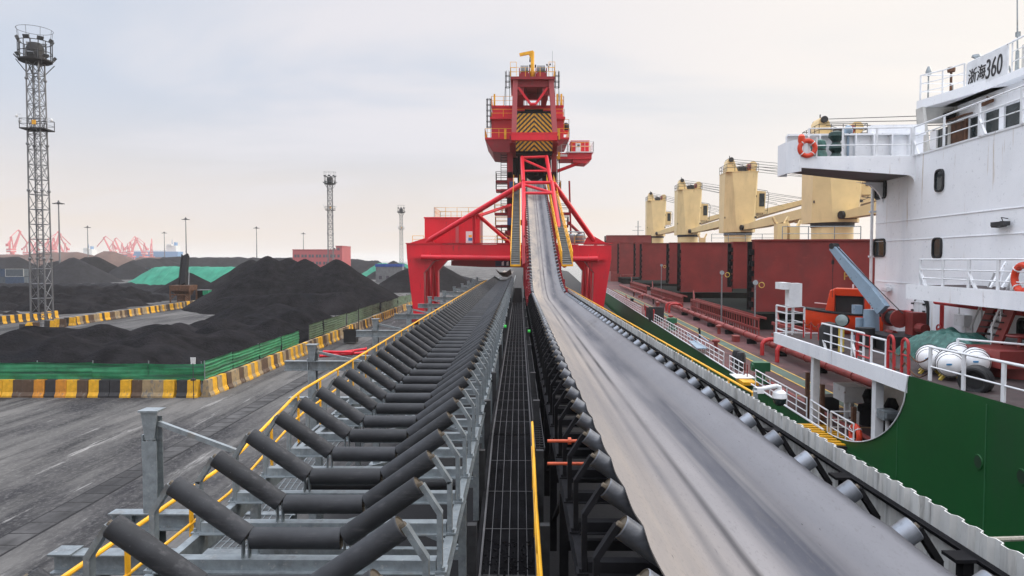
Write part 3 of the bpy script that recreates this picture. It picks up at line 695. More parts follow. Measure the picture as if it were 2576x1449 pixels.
for a, c in zip(ys, ys[1:]): ribbed((-18.55, a, 0), (-18.6, c, 0), 1.0, 2.0 + rnd.uniform(-.05, .1), 5, .05, .03).build('mesh_panel', m_mesh, ff)
for y in ys:
    b = MB(); b.tube((-18.68, y, 0), (-18.68, y, 2.05), .03); b.build('post', m_galv, ff)
ff = thing('sheet_fence', (-18.5, 62, 0), 'faded grey green corrugated fence beside the dark coal heaps, up to the loader', 'fence')
y = 61.5; i = 0
while y < 150:
    L_ = 4.5; ribbed((-18.6 + rnd.uniform(-.1, .1), y, 0), (-18.6 + rnd.uniform(-.1, .1), y + L_ - .05, 0), 1.0, 2.3 + rnd.uniform(-.1, .1), 6, .06).build('corrugated_panel', m_mesh2 if rnd.random() < .9 else m_mesh, ff, )
    b = MB(); b.tube((-18.72, y, 0), (-18.72, y, 2.4), .04); b.build('post', m_galvd, ff)
    y += L_
# ------------------------------------------------------------------ coal heaps
m_coal2 = M('grey coal', (.018, .018, .021), .95, var=.35, scale=.5, bump=.8, bscale=3, dist=.15, spec=.1, rust=[((.038, .038, .044), .42, .12, (1, 1, 1), .4), ((.06, .06, .066), .26, 2.5, (1, 1, 1), .2)])
m_brown = M('brown ore', (.105, .062, .05), .9, var=.25, scale=.15, bump=.5, bscale=1, dist=.3, rust=((.07, .05, .05), .4, .06, (1, 1, 1), .4))
m_tarp = M('green cover net', (.028, .20, .13), .8, spec=.2, var=.25, scale=.3, rust=[((.07, .30, .21), .42, .12, (1, 1, 1), .3), ((.015, .12, .08), .42, .35, (2.5, .25, .25), .2), ((.14, .36, .28), .28, .6, (2.5, .2, .2), .15)])
def heap(name, ridges, label, mat, cat='coal heap', slope=.62, cell=.6, rough=.12, top=.5, fold=0, group=None, nfreq=.35):
    """ridges: list of polylines of (x, y, h); surface = max of slopes falling away from them"""
    hmax = max(p[2] for r in ridges for p in r); R0 = hmax / slope + 1.5
    xs = [p[0] for r in ridges for p in r]; ys = [p[1] for r in ridges for p in r]
    x0, x1, y0, y1 = min(xs) - R0, max(xs) + R0, min(ys) - R0, max(ys) + R0
    nx = max(8, int((x1 - x0) / cell)); ny = max(8, int((y1 - y0) / cell))
    segs = []
    for r in ridges:
        if len(r) == 1: segs.append((r[0], r[0]))
        segs += list(zip(r, r[1:]))
    sd = rnd.random() * 50
    def H(x, y):
        best = -9
        wx = x + .9 * noise.noise(V((x * .09 + sd, y * .09, 0))); wy = y + .9 * noise.noise(V((x * .09, y * .09 + sd, 5)))
        for a, c in segs:
            dx, dy = c[0] - a[0], c[1] - a[1]; l2 = dx * dx + dy * dy
            t = 0 if l2 == 0 else max(0, min(1, ((wx - a[0]) * dx + (wy - a[1]) * dy) / l2))
            d = math.hypot(wx - a[0] - dx * t, wy - a[1] - dy * t); h = a[2] + (c[2] - a[2]) * t
            hh = h - slope * (math.sqrt(d * d + top * top) - top * .8)
            best = hh if best < -5 else (max(best, hh) + max(0, .6 - abs(best - hh)) ** 2 * .2)
        n_ = noise.fractal(V((x * nfreq, y * nfreq, sd)), 1.0, 2.0, 4)
        g_ = noise.noise(V((x * .8, y * .8, sd + 9)))
        best += rough * n_ + rough * .4 * g_ + .05 * noise.noise(V((x * 2.3, y * 2.3, sd)))
        if fold: best += fold * abs(math.sin((x + .3 * y) * .9 + 2 * noise.noise(V((x * .15, y * .15, 2)))))
        return best
    b = MB(); idx = {}; hs = {}
    for j in range(ny + 1):
        for i in range(nx + 1):
            x = x0 + (x1 - x0) * i / nx; y = y0 + (y1 - y0) * j / ny; hs[i, j] = (x, y, H(x, y))
    def vid(i, j):
        if (i, j) not in idx: idx[i, j] = len(b.v); x, y, h = hs[i, j]; b.v.append(V((x, y, max(h, -.25))))
        return idx[i, j]
    for j in range(ny):
        for i in range(nx):
            if max(hs[i, j][2], hs[i + 1, j][2], hs[i, j + 1][2], hs[i + 1, j + 1][2]) > 0: b.f.append([vid(i, j), vid(i + 1, j), vid(i + 1, j + 1), vid(i, j + 1)]); b.mi.append(0)
    o = b.build(name, mat, smooth=True, ang=180); tag(o, label, cat, group)
    return o
def rp(px, py, Y):
    p = at(px, py, Y); return (p.x, p.y, p.z)
heap('coal_heap', [[rp(676, 643, 116)], [rp(727, 647, 118)], [rp(769, 652, 117)], [rp(792, 668, 119)], [rp(849, 651, 116)], [rp(905, 690, 121)], [rp(560, 748, 106), rp(700, 738, 104), rp(840, 735, 106), rp(930, 735, 112)]], 'large black coal heap with four peaks in front of the pink building', m_coal, cell=.4, rough=.16, slope=.68, top=.55)
heap('coal_heap', [[rp(637, 650, 148)]], 'single black coal cone behind the left end of the four peaked heap', m_coal, cell=.6, rough=.15)
# the low field of tipped mounds inside the barrier corner
b = MB(); cen = []
r2 = random.Random(5)
for k in range(90):
    y = r2.uniform(45, 84); xl = -40.5 + max(0, y - 58) * .75 if y < 70 else -31.5 - (y - 70) * .25
    x = r2.uniform(xl, -21.5)
    cen.append((x, y, (r2.uniform(1.1, 2.4) if x < -24 else 1.1) * (1 - .45 * max(0, y - 58) / 25 * (1 if x < -33 else .3)), r2.uniform(.48, .64)))
cen += [(-36.5, 50, 3.1, .62), (-31.5, 48, 2.9, .62), (-26.5, 50.5, 2.9, .62), (-34.5, 57, 2.9, .6), (-29, 56, 2.8, .6), (-23.5, 56, 2.5, .62), (-39, 55, 2.9, .62), (-27, 64, 2.7, .6), (-32, 64, 2.3, .6), (-23, 65, 2.6, .6), (-24.5, 75, 2.8, .6), (-30, 86, 2.7, .55), (-34.5, 87, 2.9, .55), (-26.5, 85, 2.6, .55), (-29, 76, 2.2, .5), (-33, 72, 1.9, .5), (-37, 56, 2.6, .55), (-33, 51, 2.5, .55), (-29.5, 47.5, 2.1, .55), (-40, 51, 2.5, .55), (-25.5, 48, 2.1, .6), (-34.5, 46.5, 1.9, .6)]
def HF(x, y):
    best = -3; second = -3
    wx = x + .8 * noise.noise(V((x * .2, y * .2, 1))); wy = y + .8 * noise.noise(V((x * .2, y * .2, 7)))
    for cx_, cy2, h, s in cen:
        d = math.hypot(wx - cx_, wy - cy2)
        if d < 9:
            v = h - s * (math.sqrt(d * d + .5) - .6)
            if v > best: second = best; best = v
            elif v > second: second = v
    if best > -2: best += .18 * max(0, 1 - (best - second)) ** 2
    return best + .16 * noise.fractal(V((x * .4, y * .4, 3)), 1, 2, 4) + .07 * noise.noise(V((x * 1.7, y * 1.7, 5)))
nx, ny = 150, 110; X0, X1, Y0, Y1 = -80, -18.9, 40.9, 92; idx = {}; hs = {}
for j in range(ny + 1):
    for i in range(nx + 1):
        x = X0 + (X1 - X0) * i / nx; y = Y0 + (Y1 - Y0) * j / ny; hs[i, j] = (x, y, min(HF(x, y), (y - 40.6) * 1.1, (-18.7 - x) * 1.1 + .2))
def vid(i, j):
    if (i, j) not in idx: idx[i, j] = len(b.v); x, y, h = hs[i, j]; b.v.append(V((x, y, max(h, -.2))))
    return idx[i, j]
for j in range(ny):
    for i in range(nx):
        if max(hs[i, j][2], hs[i + 1, j][2], hs[i, j + 1][2], hs[i + 1, j + 1][2]) > 0: b.f.append([vid(i, j), vid(i + 1, j), vid(i + 1, j + 1), vid(i, j + 1)]); b.mi.append(0)
o = b.build('coal_heap', m_coal, ang=180); tag(o, 'low field of tipped black coal mounds inside the green fence corner', 'coal heap')
heap('coal_heap', [[rp(-80, 722, 135), rp(60, 722, 135), rp(200, 718, 140), rp(330, 722, 142)], [rp(-60, 740, 122), rp(100, 742, 122), rp(250, 738, 125), rp(345, 738, 132)], [rp(-40, 762, 114), rp(110, 766, 110), rp(240, 760, 114), rp(330, 752, 122)], [rp(-20, 785, 104), rp(100, 786, 101), rp(200, 778, 105), rp(290, 766, 114)], [rp(360, 740, 136), rp(405, 742, 138)]], 'low rough black coal bed behind the tall light tower', m_coal, rough=.7, slope=.5, cell=.6, nfreq=.6)
heap('coal_heap', [[rp(-60, 712, 172), rp(240, 712, 168), rp(330, 712, 165), rp(420, 718, 160)], [rp(380, 735, 145), rp(415, 740, 140)]], 'low rough grey coal bed left of the rusty hopper', m_coal2, rough=.45, slope=.4, cell=.8, nfreq=.5)
heap('coal_heap', [[rp(-70, 775, 102), rp(-20, 770, 104)]], 'coal slope cut by the left photo edge, in front of the containers', m_coal2, rough=.12, cell=.6)
heap('coal_heap', [[rp(186, 646, 252)]], 'tall smooth grey coal cone behind the light tower', m_coal2, rough=.15, cell=1.1)
heap('coal_heap', [[rp(120, 660, 262), rp(150, 655, 265)]], 'dark coal heap just left of the light tower', m_coal2, rough=.2, cell=1.1)
heap('coal_heap', [[rp(245, 645, 300), rp(215, 646, 310)]], 'dark coal heap right of the tall smooth cone', m_coal, rough=.2, cell=1.2)
heap('coal_heap', [[rp(-10, 648, 300), rp(45, 645, 305)]], 'broad dark coal heap above the shipping containers', m_coal2, rough=.25, cell=1.3)
heap('coal_heap', [[rp(476, 684, 158)]], 'pointed dark coal cone under the rusty hopper chute', m_coal, rough=.12, cell=.6)
heap('coal_heap', [[rp(535, 712, 150), rp(560, 716, 152)]], 'small dark coal heap behind the green generator', m_coal, rough=.12, cell=.6)
heap('covered_heap', [[rp(398, 671, 222), rp(430, 670, 220), rp(600, 671, 214)]], 'long flat topped heap under a bright green cover net', m_tarp, 'covered heap', rough=.15, cell=.8, fold=.18, top=1.2)
heap('coal_heap', [[rp(410, 646, 420), rp(560, 646, 430), rp(740, 648, 420), rp(830, 650, 420)]], 'long dark coal ridge on the skyline left of the pink building', m_coal2, rough=.9, cell=2.2, nfreq=.16)
heap('coal_heap', [[rp(330, 655, 300), rp(380, 648, 330), rp(430, 654, 340)]], 'dark coal heap above the left end of the green cover', m_coal2, rough=.4, cell=1.5)
heap('coal_heap', [[rp(885, 650, 420), rp(950, 655, 410)]], 'dark coal ridge just right of the pink building', m_coal2, rough=.7, cell=2.0, nfreq=.16)
heap('coal_heap', [[rp(990, 655, 300)]], 'small hazy coal cone beside the third light tower', m_coal2, rough=.2, cell=1.2)
heap('covered_heap', [[rp(958, 661, 345), rp(1015, 661, 345)]], 'small green covered heap far away behind the white office', m_tarp, 'covered heap', rough=.2, cell=1.4, fold=.2)
heap('coal_heap', [[rp(905, 688, 225)], [rp(880, 680, 235)]], 'pale grey coal heap below the pink building', m_coal2, rough=.2, cell=1.0)
heap('coal_heap', [[rp(1015, 678, 180), rp(1050, 668, 185), rp(1100, 660, 190)]], 'dark coal heap behind the left loader leg', m_coal, rough=.15, cell=.8)
heap('coal_heap', [[rp(1190, 700, 210), rp(1150, 690, 215)]], 'hazy coal heap seen under the loader portal', m_coal2, rough=.2, cell=1.0)
heap('ore_heap', [[rp(-60, 640, 520), rp(70, 640, 520), rp(110, 634, 520), rp(200, 634, 520), rp(235, 642, 520)]], 'long brown ore heap below the far red cranes', m_brown, 'ore heap', rough=.4, cell=2.2)
heap('ore_heap', [[rp(262, 631, 500), rp(282, 631, 500), rp(312, 641, 500)]], 'pointed brown ore heap in front of the blue ship', m_brown, 'ore heap', rough=.3, cell=1.8)
heap('ore_heap', [[rp(350, 646, 560), rp(420, 646, 560)]], 'low reddish ore heap below the blue ship', m_brown, 'ore heap', rough=.3, cell=2.0)
# ------------------------------------------------------------------ light towers
m_lamp = M('lamp face', (.06, .065, .07), .25, var=.1)
m_tower = M('tower steel', (.17, .175, .185), .45, .3, var=.2, scale=1, rust=((.14, .13, .12), .3, 1, (1, 1, .5), .2))
m_amber = M('amber box', (.7, .35, .03), .5)
def light_tower(x, y, label):
    t = thing('light_tower', (x, y, 0), label, 'light tower', 'lattice light towers')
    def B(): return MB(Matrix.Translation((x, y, 0)) @ Matrix.Rotation(.12, 4, 'Z'))
    Ht = 32.6; hw0, hw1 = .82, .66
    def cor(i, z): s = hw0 + (hw1 - hw0) * z / Ht; return V(((-1, 1, 1, -1)[i] * s, (-1, -1, 1, 1)[i] * s, z))
    for i in range(4):
        b = B(); b.tube(cor(i, 0), cor(i, Ht), .10, .085, 8)
        for zz in (8.2, 16.2, 21.6, 29.2): b.ball(cor(i, zz), .2, 8, 5)
        b.build('leg', m_tower, t)
    b = B(); z = 0
    while z < Ht - 1.5:
        for i in range(4):
            j = (i + 1) % 4; b.tube(cor(i, z), cor(j, z), .045, n=5, caps=False); b.tube(cor(i, z), cor(j, z + 1.75), .04, n=5, caps=False)
            if z > 16: b.tube(cor(j, z), cor(i, z + 1.75), .04, n=5, caps=False)
        z += 1.75
    b.build('lattice', m_tower, t)
    b = B()
    for s in (-.22, .22): b.tube((s, .1, 0), (s, .1, Ht), .03, n=5)
    z = .3
    while z < Ht: b.tube((-.22, .1, z), (.22, .1, z), .02, n=4, caps=False); z += .45
    for z in range(3, 32, 1): b.torus((0, .35, z), (0, 0, 1), .38, .015, 8, 4)
    b.build('ladder', m_galvd, t)
    b = B(); zp = 23.3; b.bb(-1.35, 1.35, -1.1, 1.1, zp, zp + .15)
    for xx, yy in ((-1.35, -1.1), (1.35, -1.1), (1.35, 1.1), (-1.35, 1.1), (0, -1.1)): b.bar((xx, yy, zp), (xx, yy, zp + 1.2), .06)
    for zz in (.6, 1.2): b.path([(-1.35, -1.1, zp + zz), (1.35, -1.1, zp + zz), (1.35, 1.1, zp + zz), (-1.35, 1.1, zp + zz)], .03, 5, True)
    b.build('middle_platform', m_galvd, t)
    b = B(); b.box((.25, -1.12, zp + .75), (.4, .15, .5)); b.build('amber_box', m_amber, t)
    for (cx_, cz_) in ((-1.9, zp + 1.55), (-1.6, zp + .95), (1.9, zp + 1.1)):
        b = B(); s = math.copysign(1, cx_); b.path([(s * 1.35, -.6, cz_ - .1), (s * 1.4, -.6, cz_ + .2), (cx_, -.6, cz_ + .2), (cx_, -.6, cz_ + .1)], .035, 5); b.ball((cx_, -.6, cz_), .16, 8, 5, (1, 1, 1.3)); b.build('camera', m_whitep, t)
    b = B(); zt = 31.2; n = 14
    b.lathe([(1.6, zt), (1.75, zt + .1), (1.75, zt + .25), (.9, zt + .25)], (0, 0, 0), (0, 0, 1), n)
    for i in range(n):
        a = 2 * math.pi * i / n; p = V((math.cos(a) * 1.7, math.sin(a) * 1.7, 0)); b.bar(p + V((0, 0, zt + .2)), p + V((0, 0, zt + 2.3)), .07)
    for zz in (1.1, 2.3): b.torus((0, 0, zt + zz), (0, 0, 1), 1.7, .05, n * 2, 5)
    b.lathe([(.85, zt + .25), (.95, zt + 1.6), (.7, zt + 2.2)], (0, 0, 0), (0, 0, 1), 10)
    for i in range(4): b.tube(cor(i, zt - 1.3), V((cor(i, 0).x * 1.7, cor(i, 0).y * 1.7, zt)), .05, n=5)
    b.build('lamp_platform', m_galvd, t)
    b = B(); b.torus((0, 0, zt + 3.75), (0, 0, 1), 1.85, .025, 28, 4)
    for i in range(8): a = 2 * math.pi * i / 8; b.tube((1.7 * math.cos(a), 1.7 * math.sin(a), zt + 2.3), (1.85 * math.cos(a), 1.85 * math.sin(a), zt + 3.75), .022, n=4)
    b.build('guard_ring', m_galvd, t)
    for lev, (rr_, zz, tilt) in enumerate(((1.78, zt + 2.5, .5), (1.95, zt + .55, .7))):
        for i in range(8):
            a = 2 * math.pi * (i + .3 * lev) / 8; Rm = Matrix.Rotation(a, 3, 'Z') @ Matrix.Rotation(tilt, 3, 'Y')
            b = B(); b.box((rr_ * math.cos(a), rr_ * math.sin(a), zz), (.14, .66, .44), Rm); b.build('floodlight', m_lamp, t)
light_tower(*at(107, 825, 82).xy, 'tall lattice light tower at the left edge, nearest of the three')
light_tower(*at(832, 660, 213).xy, 'lattice light tower standing in front of the pink building')
light_tower(*at(1010, 660, 342).xy, 'small distant lattice light tower left of the red loader')
def mast_light():
    b = MB(); b.tube((0, 0, 0), (0, 0, 29.4), .42, .2, 8); pole = b.mesh('pole', m_tower)
    b = MB(); b.torus((0, 0, 29.5), (0, 0, 1), 1.25, .12, 14, 5); b.lathe([(.3, 29.1), (1.0, 29.5), (.3, 30.1), (.15, 30.6)], (0, 0, 0), (0, 0, 1), 10)
    for i in range(8):
        a = 2 * math.pi * i / 8; b.box((1.6 * math.cos(a), 1.6 * math.sin(a), 29.35), (.8, .5, .25), Matrix.Rotation(a, 3, 'Z'))
    return pole, b.mesh('lamp_head', m_galvd)
mp_, mh_ = mast_light()
for px, py, lab in ((147, 505, 'tall round headed lamp mast just right of the tall lattice tower'), (220, 568, 'lamp mast above the brown ore heap at left'), (467, 547, 'tall lamp mast behind the rusty hopper chute'), (645, 570, 'lamp mast behind the four peaked coal heap'), (763, 585, 'lamp mast behind the left end of the pink building'), (413, 583, 'lamp mast in front of the far blue ship')):
    Y = 22.4 * 1750 / (655 - py); p = at(px, py, Y); t = thing('lamp_mast', (p.x, p.y, 0), lab, 'lamp mast', 'round headed lamp masts')
    inst('pole', mp_, t, (p.x, p.y, 0)); inst('lamp_head', mh_, t, (p.x, p.y, 0))
# ------------------------------------------------------------------ hopper, generator, containers, buildings
t = thing('coal_hopper', at(452, 760, 131), 'rusty coal hopper on legs with a tall steel chute', 'hopper')
b = MB(); a0 = at(425, 718, 131); a1 = at(478, 760, 131); x0, x1 = a0.x, a1.x; zt = a0.z; y0 = 131
b.prism([(x0, y0, zt), (x1, y0, zt), (x1 - .1, y0, zt - 1.0), (x0 + .1, y0, zt - 1.0)], (0, 3.2, 0)); b.prism([(x0 + .1, y0 + .2, zt - 1.0), (x1 - .1, y0 + .2, zt - 1.0), (x1 - 1, y0 + 1.2, zt - 2.0), (x0 + 1, y0 + 1.2, zt - 2.0)], (0, 1.8, 0))
b.build('hopper_bin', m_rust, t)
for xx in (x0 + .15, x1 - .15):
    for yy in (y0 + .15, y0 + 3): b = MB(); b.bar((xx, yy, zt - .9), (xx, yy, 0), .22); b.build('leg', m_rust, t)
b = MB(); b.bar((x0, y0 + .1, zt - 1.75), (x1, y0 + .1, zt - 1.75), .2); b.bar((x0 + .2, y0 + .1, zt - 2.7), (x0 + 1.2, y0 + .1, zt - 1.8), .14); b.bar((x1 - .2, y0 + .1, zt - 2.7), (x1 - 1.2, y0 + .1, zt - 1.8), .14); b.bb(x0 + 1.3, x1 - 1.2, y0 + .6, y0 + 2.2, .2, 1.6); b.build('bracing', m_rust, t)
b = MB(); p = at(459, 716, 133); q = at(466.5, 642, 140); b.bar(p, q, 1.25, .35, (0, 1, 0)); b.bar(p + V((-.65, 0, 0)), q + V((-.6, 0, 0)), .12, .6, (0, 1, 0)); b.bar(p + V((.65, 0, 0)), q + V((.6, 0, 0)), .12, .6, (0, 1, 0)); b.build('chute', m_black, t)
b = MB(); b.tube(p + V((1.2, 0, 0)), q + V((.7, 0, -3)), .07); b.tube(p + V((-.9, .4, 0)), q + V((-.7, 0, -4)), .06); b.build('stay', m_tower, t)
m_gg = M('green machine paint', (.02, .28, .14), .5, var=.2)
p = at(509, 752, 136); t = thing('generator', (p.x, p.y, 0), 'small dark generator trailer with a green hood and pale roof', 'generator')
b = MB(); b.bb(p.x - 1.0, p.x + 1.2, p.y, p.y + 1.6, .55, 1.2); b.bb(p.x - 1.0, p.x + .1, p.y, p.y + 1.6, 1.2, 2.0); b.build('body', m_black, t)
b = MB(); b.bb(p.x + .1, p.x + 1.15, p.y - .02, p.y + 1.6, 1.2, 2.1); b.build('hood', m_gg, t)
b = MB(); b.bb(p.x - 1.1, p.x + 1.2, p.y - .1, p.y + 1.7, 2.12, 2.2); b.build('roof', m_tower, t)
for s in (-.6, .7): b = MB(); b.tube((p.x + s, p.y - .05, .35), (p.x + s, p.y + .2, .35), .35, n=14); b.build('wheel', m_dark, t)
m_cont = [M('blue container', (.045, .075, .13), .6, var=.2, rust=(RUST, .2, .8, (1, 1, .4))), M('grey blue container', (.08, .10, .12), .6, var=.2)]
m_doorbar = M('container bar', (.4, .4, .38), .5)
def container(x, y, z, m, lab, rz=0):
    t = thing('shipping_container', (x, y, z), lab, 'container', 'stacked shipping containers')
    T = Matrix.Translation((x, y, z)) @ Matrix.Rotation(rz, 4, 'Z')
    b = MB(T); b.bb(-3.0, 3.0, 0, 2.4, .05, 2.5); k = -2.8
    while k < 2.9: b.bb(k, k + .12, -.04, 0, .15, 2.4); k += .28
    b.build('box', m, t)
    b = MB(T)
    for xx in (-3, 3): b.bb(xx - .09, xx + .09, -.08, .1, 0, 2.6)
    b.bb(-2.91, 2.91, -.06, .06, 2.45, 2.6); b.bb(-2.91, 2.91, -.06, .06, 0, .15); b.build('frame', m_doorbar if rnd.random() < .3 else m, t)
    b = MB(T)
    for yy in (.4, .9, 1.5, 2.0): b.tube((3.06, yy, .2), (3.06, yy, 2.4), .035)
    for yy in (.15, 1.22): b.bb(3.0, 3.04, yy, yy + 1.0, .15, 2.45)
    b.build('door', m_cont[1], t)
pc = atz(60, 716, 0)
for i in range(3):
    for j in range(2): container(pc.x - 3 - 6.15 * i, pc.y, 2.62 * j, m_cont[(i + j) % 2], f'{("grey blue", "dark blue")[(i + j) % 2 == 0]} shipping container, {("right end", "middle", "left end")[i]} of the {("lower", "upper")[j]} row')
pc = at(325, 670, 300)
for i in range(2): container(pc.x + 6.2 * i, 300, 2.2, m_cont[1], f'distant pale container between coal heaps, {("left", "right")[i]} one', .2)
m_pink = M('pink wall render', (.42, .095, .105), .8, var=.08, scale=.1); m_bwin = M('building window', (.10, .09, .11), .2)
t = thing('office_building', at(810, 690, 380), 'long pink three storey building with a taller right end', 'building')
l, r, rr2 = at(736, 629, 380), at(860, 629, 380), at(882, 622, 386)
xs0, xs1 = l.x, r.x; z1 = l.z; zt2 = at(870, 620, 380).z; xt = at(845, 620, 380).x
b = MB(); b.bb(xs0, xt, 380, 396, 0, z1); b.bb(xt, xs1, 380, 400, 0, zt2); b.bb(xs0 - .2, xt, 379.8, 396, z1, z1 + .4); b.bb(xt - .2, xs1 + .2, 379.7, 400, zt2, zt2 + .4); b.build('wall', m_pink, t)
for fl in range(3):
    zz = 1.8 + 3.9 * fl
    k = 0; xx = xs0 + .9
    while xx < xs1 - 1:
        b = MB(); b.bb(xx, xx + 1.25, 379.9, 380, zz, zz + 1.6); b.build('window', m_bwin, t); xx += 1.65 if k % 2 == 0 else 2.3; k += 1
for k in range(2): b = MB(); b.bb(xs1 - 5 + 2.4 * k, xs1 - 3.6 + 2.4 * k, 379.9, 380, z1 + .3 - .5, z1 + 1.6 - .5); b.build('window', m_bwin, t)
b = MB(); b.bb(xs0 + 11, xs0 + 12.7, 379.85, 380, 0, 5.0); b.build('door', m_whitep, t)
m_sign = M('blue sign', (.02, .06, .28), .5)
t = thing('site_office', at(975, 690, 250), 'low white site office with a blue roof board', 'building')
l, r = at(945, 664, 250), at(1012, 690, 250)
b = MB(); b.bb(l.x, r.x, 250, 254, 0, l.z - 1.0); b.build('wall', m_tower, t); b = MB(); b.bb(l.x - .2, r.x + .1, 249.8, 254.2, l.z - 1.0, l.z); b.build('roof_board', m_sign, t)
for k in range(3): b = MB(); b.bb(l.x + 1.2 + 2.6 * k, l.x + 2.2 + 2.6 * k, 249.9, 250, 1.2, 2.4); b.build('window', m_bwin, t)
# small yard things
m_wsign = M('white sign plate', (.6, .6, .6), .5, var=.1)
p = atz(501, 960, 0); p = V((-18.75, 39.6, 0)); t = thing('sign_post', p, 'small white pronged sign on a thin post at the barrier corner', 'sign')
b = MB(); b.tube(p, p + V((0, 0, 2.1)), .025); b.box(p + V((0, 0, 1.15)), (.22, .22, .12)); b.build('post', m_galvd, t)
b = MB()
for k in (-1, 0, 1): b.prism([p + V((k * .09 - .035, 0, 2.05)), p + V((k * .09 + .035, 0, 2.05)), p + V((k * .11 + .045, 0, 2.42)), p + V((k * .11 - .045, 0, 2.42))], (0, .03, 0))
b.bar(p + V((-.13, .01, 2.07)), p + V((.13, .01, 2.07)), .05, .05); b.build('sign_plate', m_wsign, t)
p = at(880, 862, 66); p.z = 0; t = thing('steel_drum_bin', (p.x, p.y, 0), 'black square bin standing against the barrier row', 'bin')
b = MB(); b.bb(p.x - .6, p.x + .6, p.y, p.y + 1.0, .15, 1.35); b.bb(p.x - .66, p.x + .66, p.y - .05, p.y + 1.05, 1.2, 1.35); b.build('body', m_dark, t)
for s in (-.45, .45): b = MB(); b.bar((p.x + s, p.y + .1, 1.35), (p.x + s, p.y + .1, 1.65), .06); b.build('lug', m_dark, t)
p0 = atz(845, 897, 0)
for i, (a, c, z0, z1, lab) in enumerate((((-1.2, -.6), (2.2, 1.6), .12, .12, 'red painted pipe lying lowest on the yard beside the grey posts'), ((-1.3, 0), (2.0, 2.2), .12, .35, 'red painted pipe propped up on the other red pipes'), ((-1.2, .5), (1.4, .1), .34, .34, 'short red pipe with a white end lying across the others'))):
    b = MB(); b.tube((p0.x + a[0], p0.y + a[1], z0), (p0.x + c[0], p0.y + c[1], z1), .11, n=10); b.tube((p0.x + c[0], p0.y + c[1], z1), (p0.x + c[0] + .05, p0.y + c[1] + .03, z1), .18, n=10)
    o = b.build('red_pipe', m_red); tag(o, lab, 'pipe', 'red pipes on the yard')
p = at(902, 800, 72); t = thing('street_lamp', (p.x, 72, 0), 'thin grey lamp post rising behind the faded fence', 'street lamp')
b = MB(); b.tube((p.x, 72, 0), (p.x, 72, p.z + 1.2), .05); b.build('pole', m_galvd, t); b = MB(); b.path([(p.x, 72, p.z + 1.2), (p.x + .15, 72, p.z + 1.45), (p.x + .3, 72, p.z + 1.45)], .05, 6); b.build('lamp_arm', m_galvd, t)
# ------------------------------------------------------------------ far harbour: luffing cranes and ships
m_fred = M('hazed crane red', (.62, .13, .14), .5, var=.1); m_fblue = M('far ship blue', (.06, .22, .45), .5); m_fwht = M('far ship white', (.7, .7, .68), .5); m_fboot = M('far ship bottom red', (.45, .09, .07), .6)  # crane red is paled: distance haze put into the paint colour
def crane_meshes():
    b = MB()
    for sx in (-1, 1):
        for sy in (-1, 1): b.bar((sx * 5, sy * 5, 0), (sx * 3, sy * 3, 14), 1.6)
    b.bb(-6, 6, -6, 6, 12, 15); b.bar((-5, -5, 5), (5, -5, 5), 1); b.bar((-5, 5, 5), (5, 5, 5), 1); b.tube((0, 0, 15), (0, 0, 18), 3, n=12); portal = b.mesh('portal', m_fred)
    b = MB(); b.bb(-8, 4, -3.4, 3.4, 18, 23.5); b.bar((-1, -2.5, 23), (-2, -1, 42), 1.1); b.bar((-1, 2.5, 23), (-2, 1, 42), 1.1); b.bar((-7, 0, 23), (-2, 0, 42), .9); b.bar((-9, 0, 30), (-1.5, 0, 38), 1.8); b.bb(-11, -8, -2, 2, 27, 31); house = b.mesh('slewing_house', m_fred)
    b = MB(); b.bb(-8.03, 4.03, -3.43, 3.43, 20.2, 21.2); band = b.mesh('white_band', m_fwht)
    b = MB(); b.bar((3, -1.5, 22), (19, -.6, 51), 1.3); b.bar((3, 1.5, 22), (19, .6, 51), 1.3); b.bar((14, 0, 53), (34, 0, 33), 1.2); b.bar((14, 0, 53), (19, 0, 50), 1.4); b.bar((-2, 0, 42), (14, 0, 53), .8)
    for t_ in (.2, .4, .6, .8): b.bar((3 + 16 * t_, -1.3, 22 + 29 * t_), (3 + 16 * t_, 1.3, 22 + 29 * t_), .6)
    b.bar((34, 0, 33), (34, 0, 31), .3); jib = b.mesh('jib', m_fred)
    return portal, house, band, jib
CMs = crane_meshes()
far = [(31, 577, 1150, 90, 'far red harbour crane seen end on at the left photo edge'), (70, 597, 1300, 20, 'far red harbour crane left of the lattice tower with its jib to the right'), (90, 600, 1350, 160, 'far red harbour crane partly behind the lattice tower'), (125, 584, 1350, 60, 'far red harbour crane just right of the lattice tower'), (137, 580, 1300, 100, 'far red harbour crane with upright jib between tower and lamp mast'), (163, 598, 1350, 165, 'far red harbour crane right of the nearest lamp mast'),
       (283, 594, 1350, 170, 'leftmost far red crane of the group over the blue ship'), (306, 598, 1450, 160, 'second far red crane over the blue ship bow'), (324, 600, 1480, 20, 'far red crane over the blue ship with its jib to the right'), (330, 594, 1400, 90, 'far red crane seen end on over the blue ship'), (362, 598, 1420, 165, 'far red crane over the blue ship middle'), (381, 600, 1450, 115, 'rightmost far red crane over the blue ship')]
for px, py, Y, rz, lab in far:
    p = at(px, 640, Y); t = thing('harbour_crane', (p.x, Y, 2), lab, 'crane', 'far red harbour cranes'); t.rotation_euler = (0, 0, R_(rz)); s = (655 - py) / 1750 * Y + 6; s = max(.75, min(1.15, s / 53)); t.scale = (s, s, s)
    for nm, me in zip(('portal', 'slewing_house', 'white_band', 'jib'), CMs):
        o = bpy.data.objects.new(nm, me); COL.objects.link(o); o.parent = t
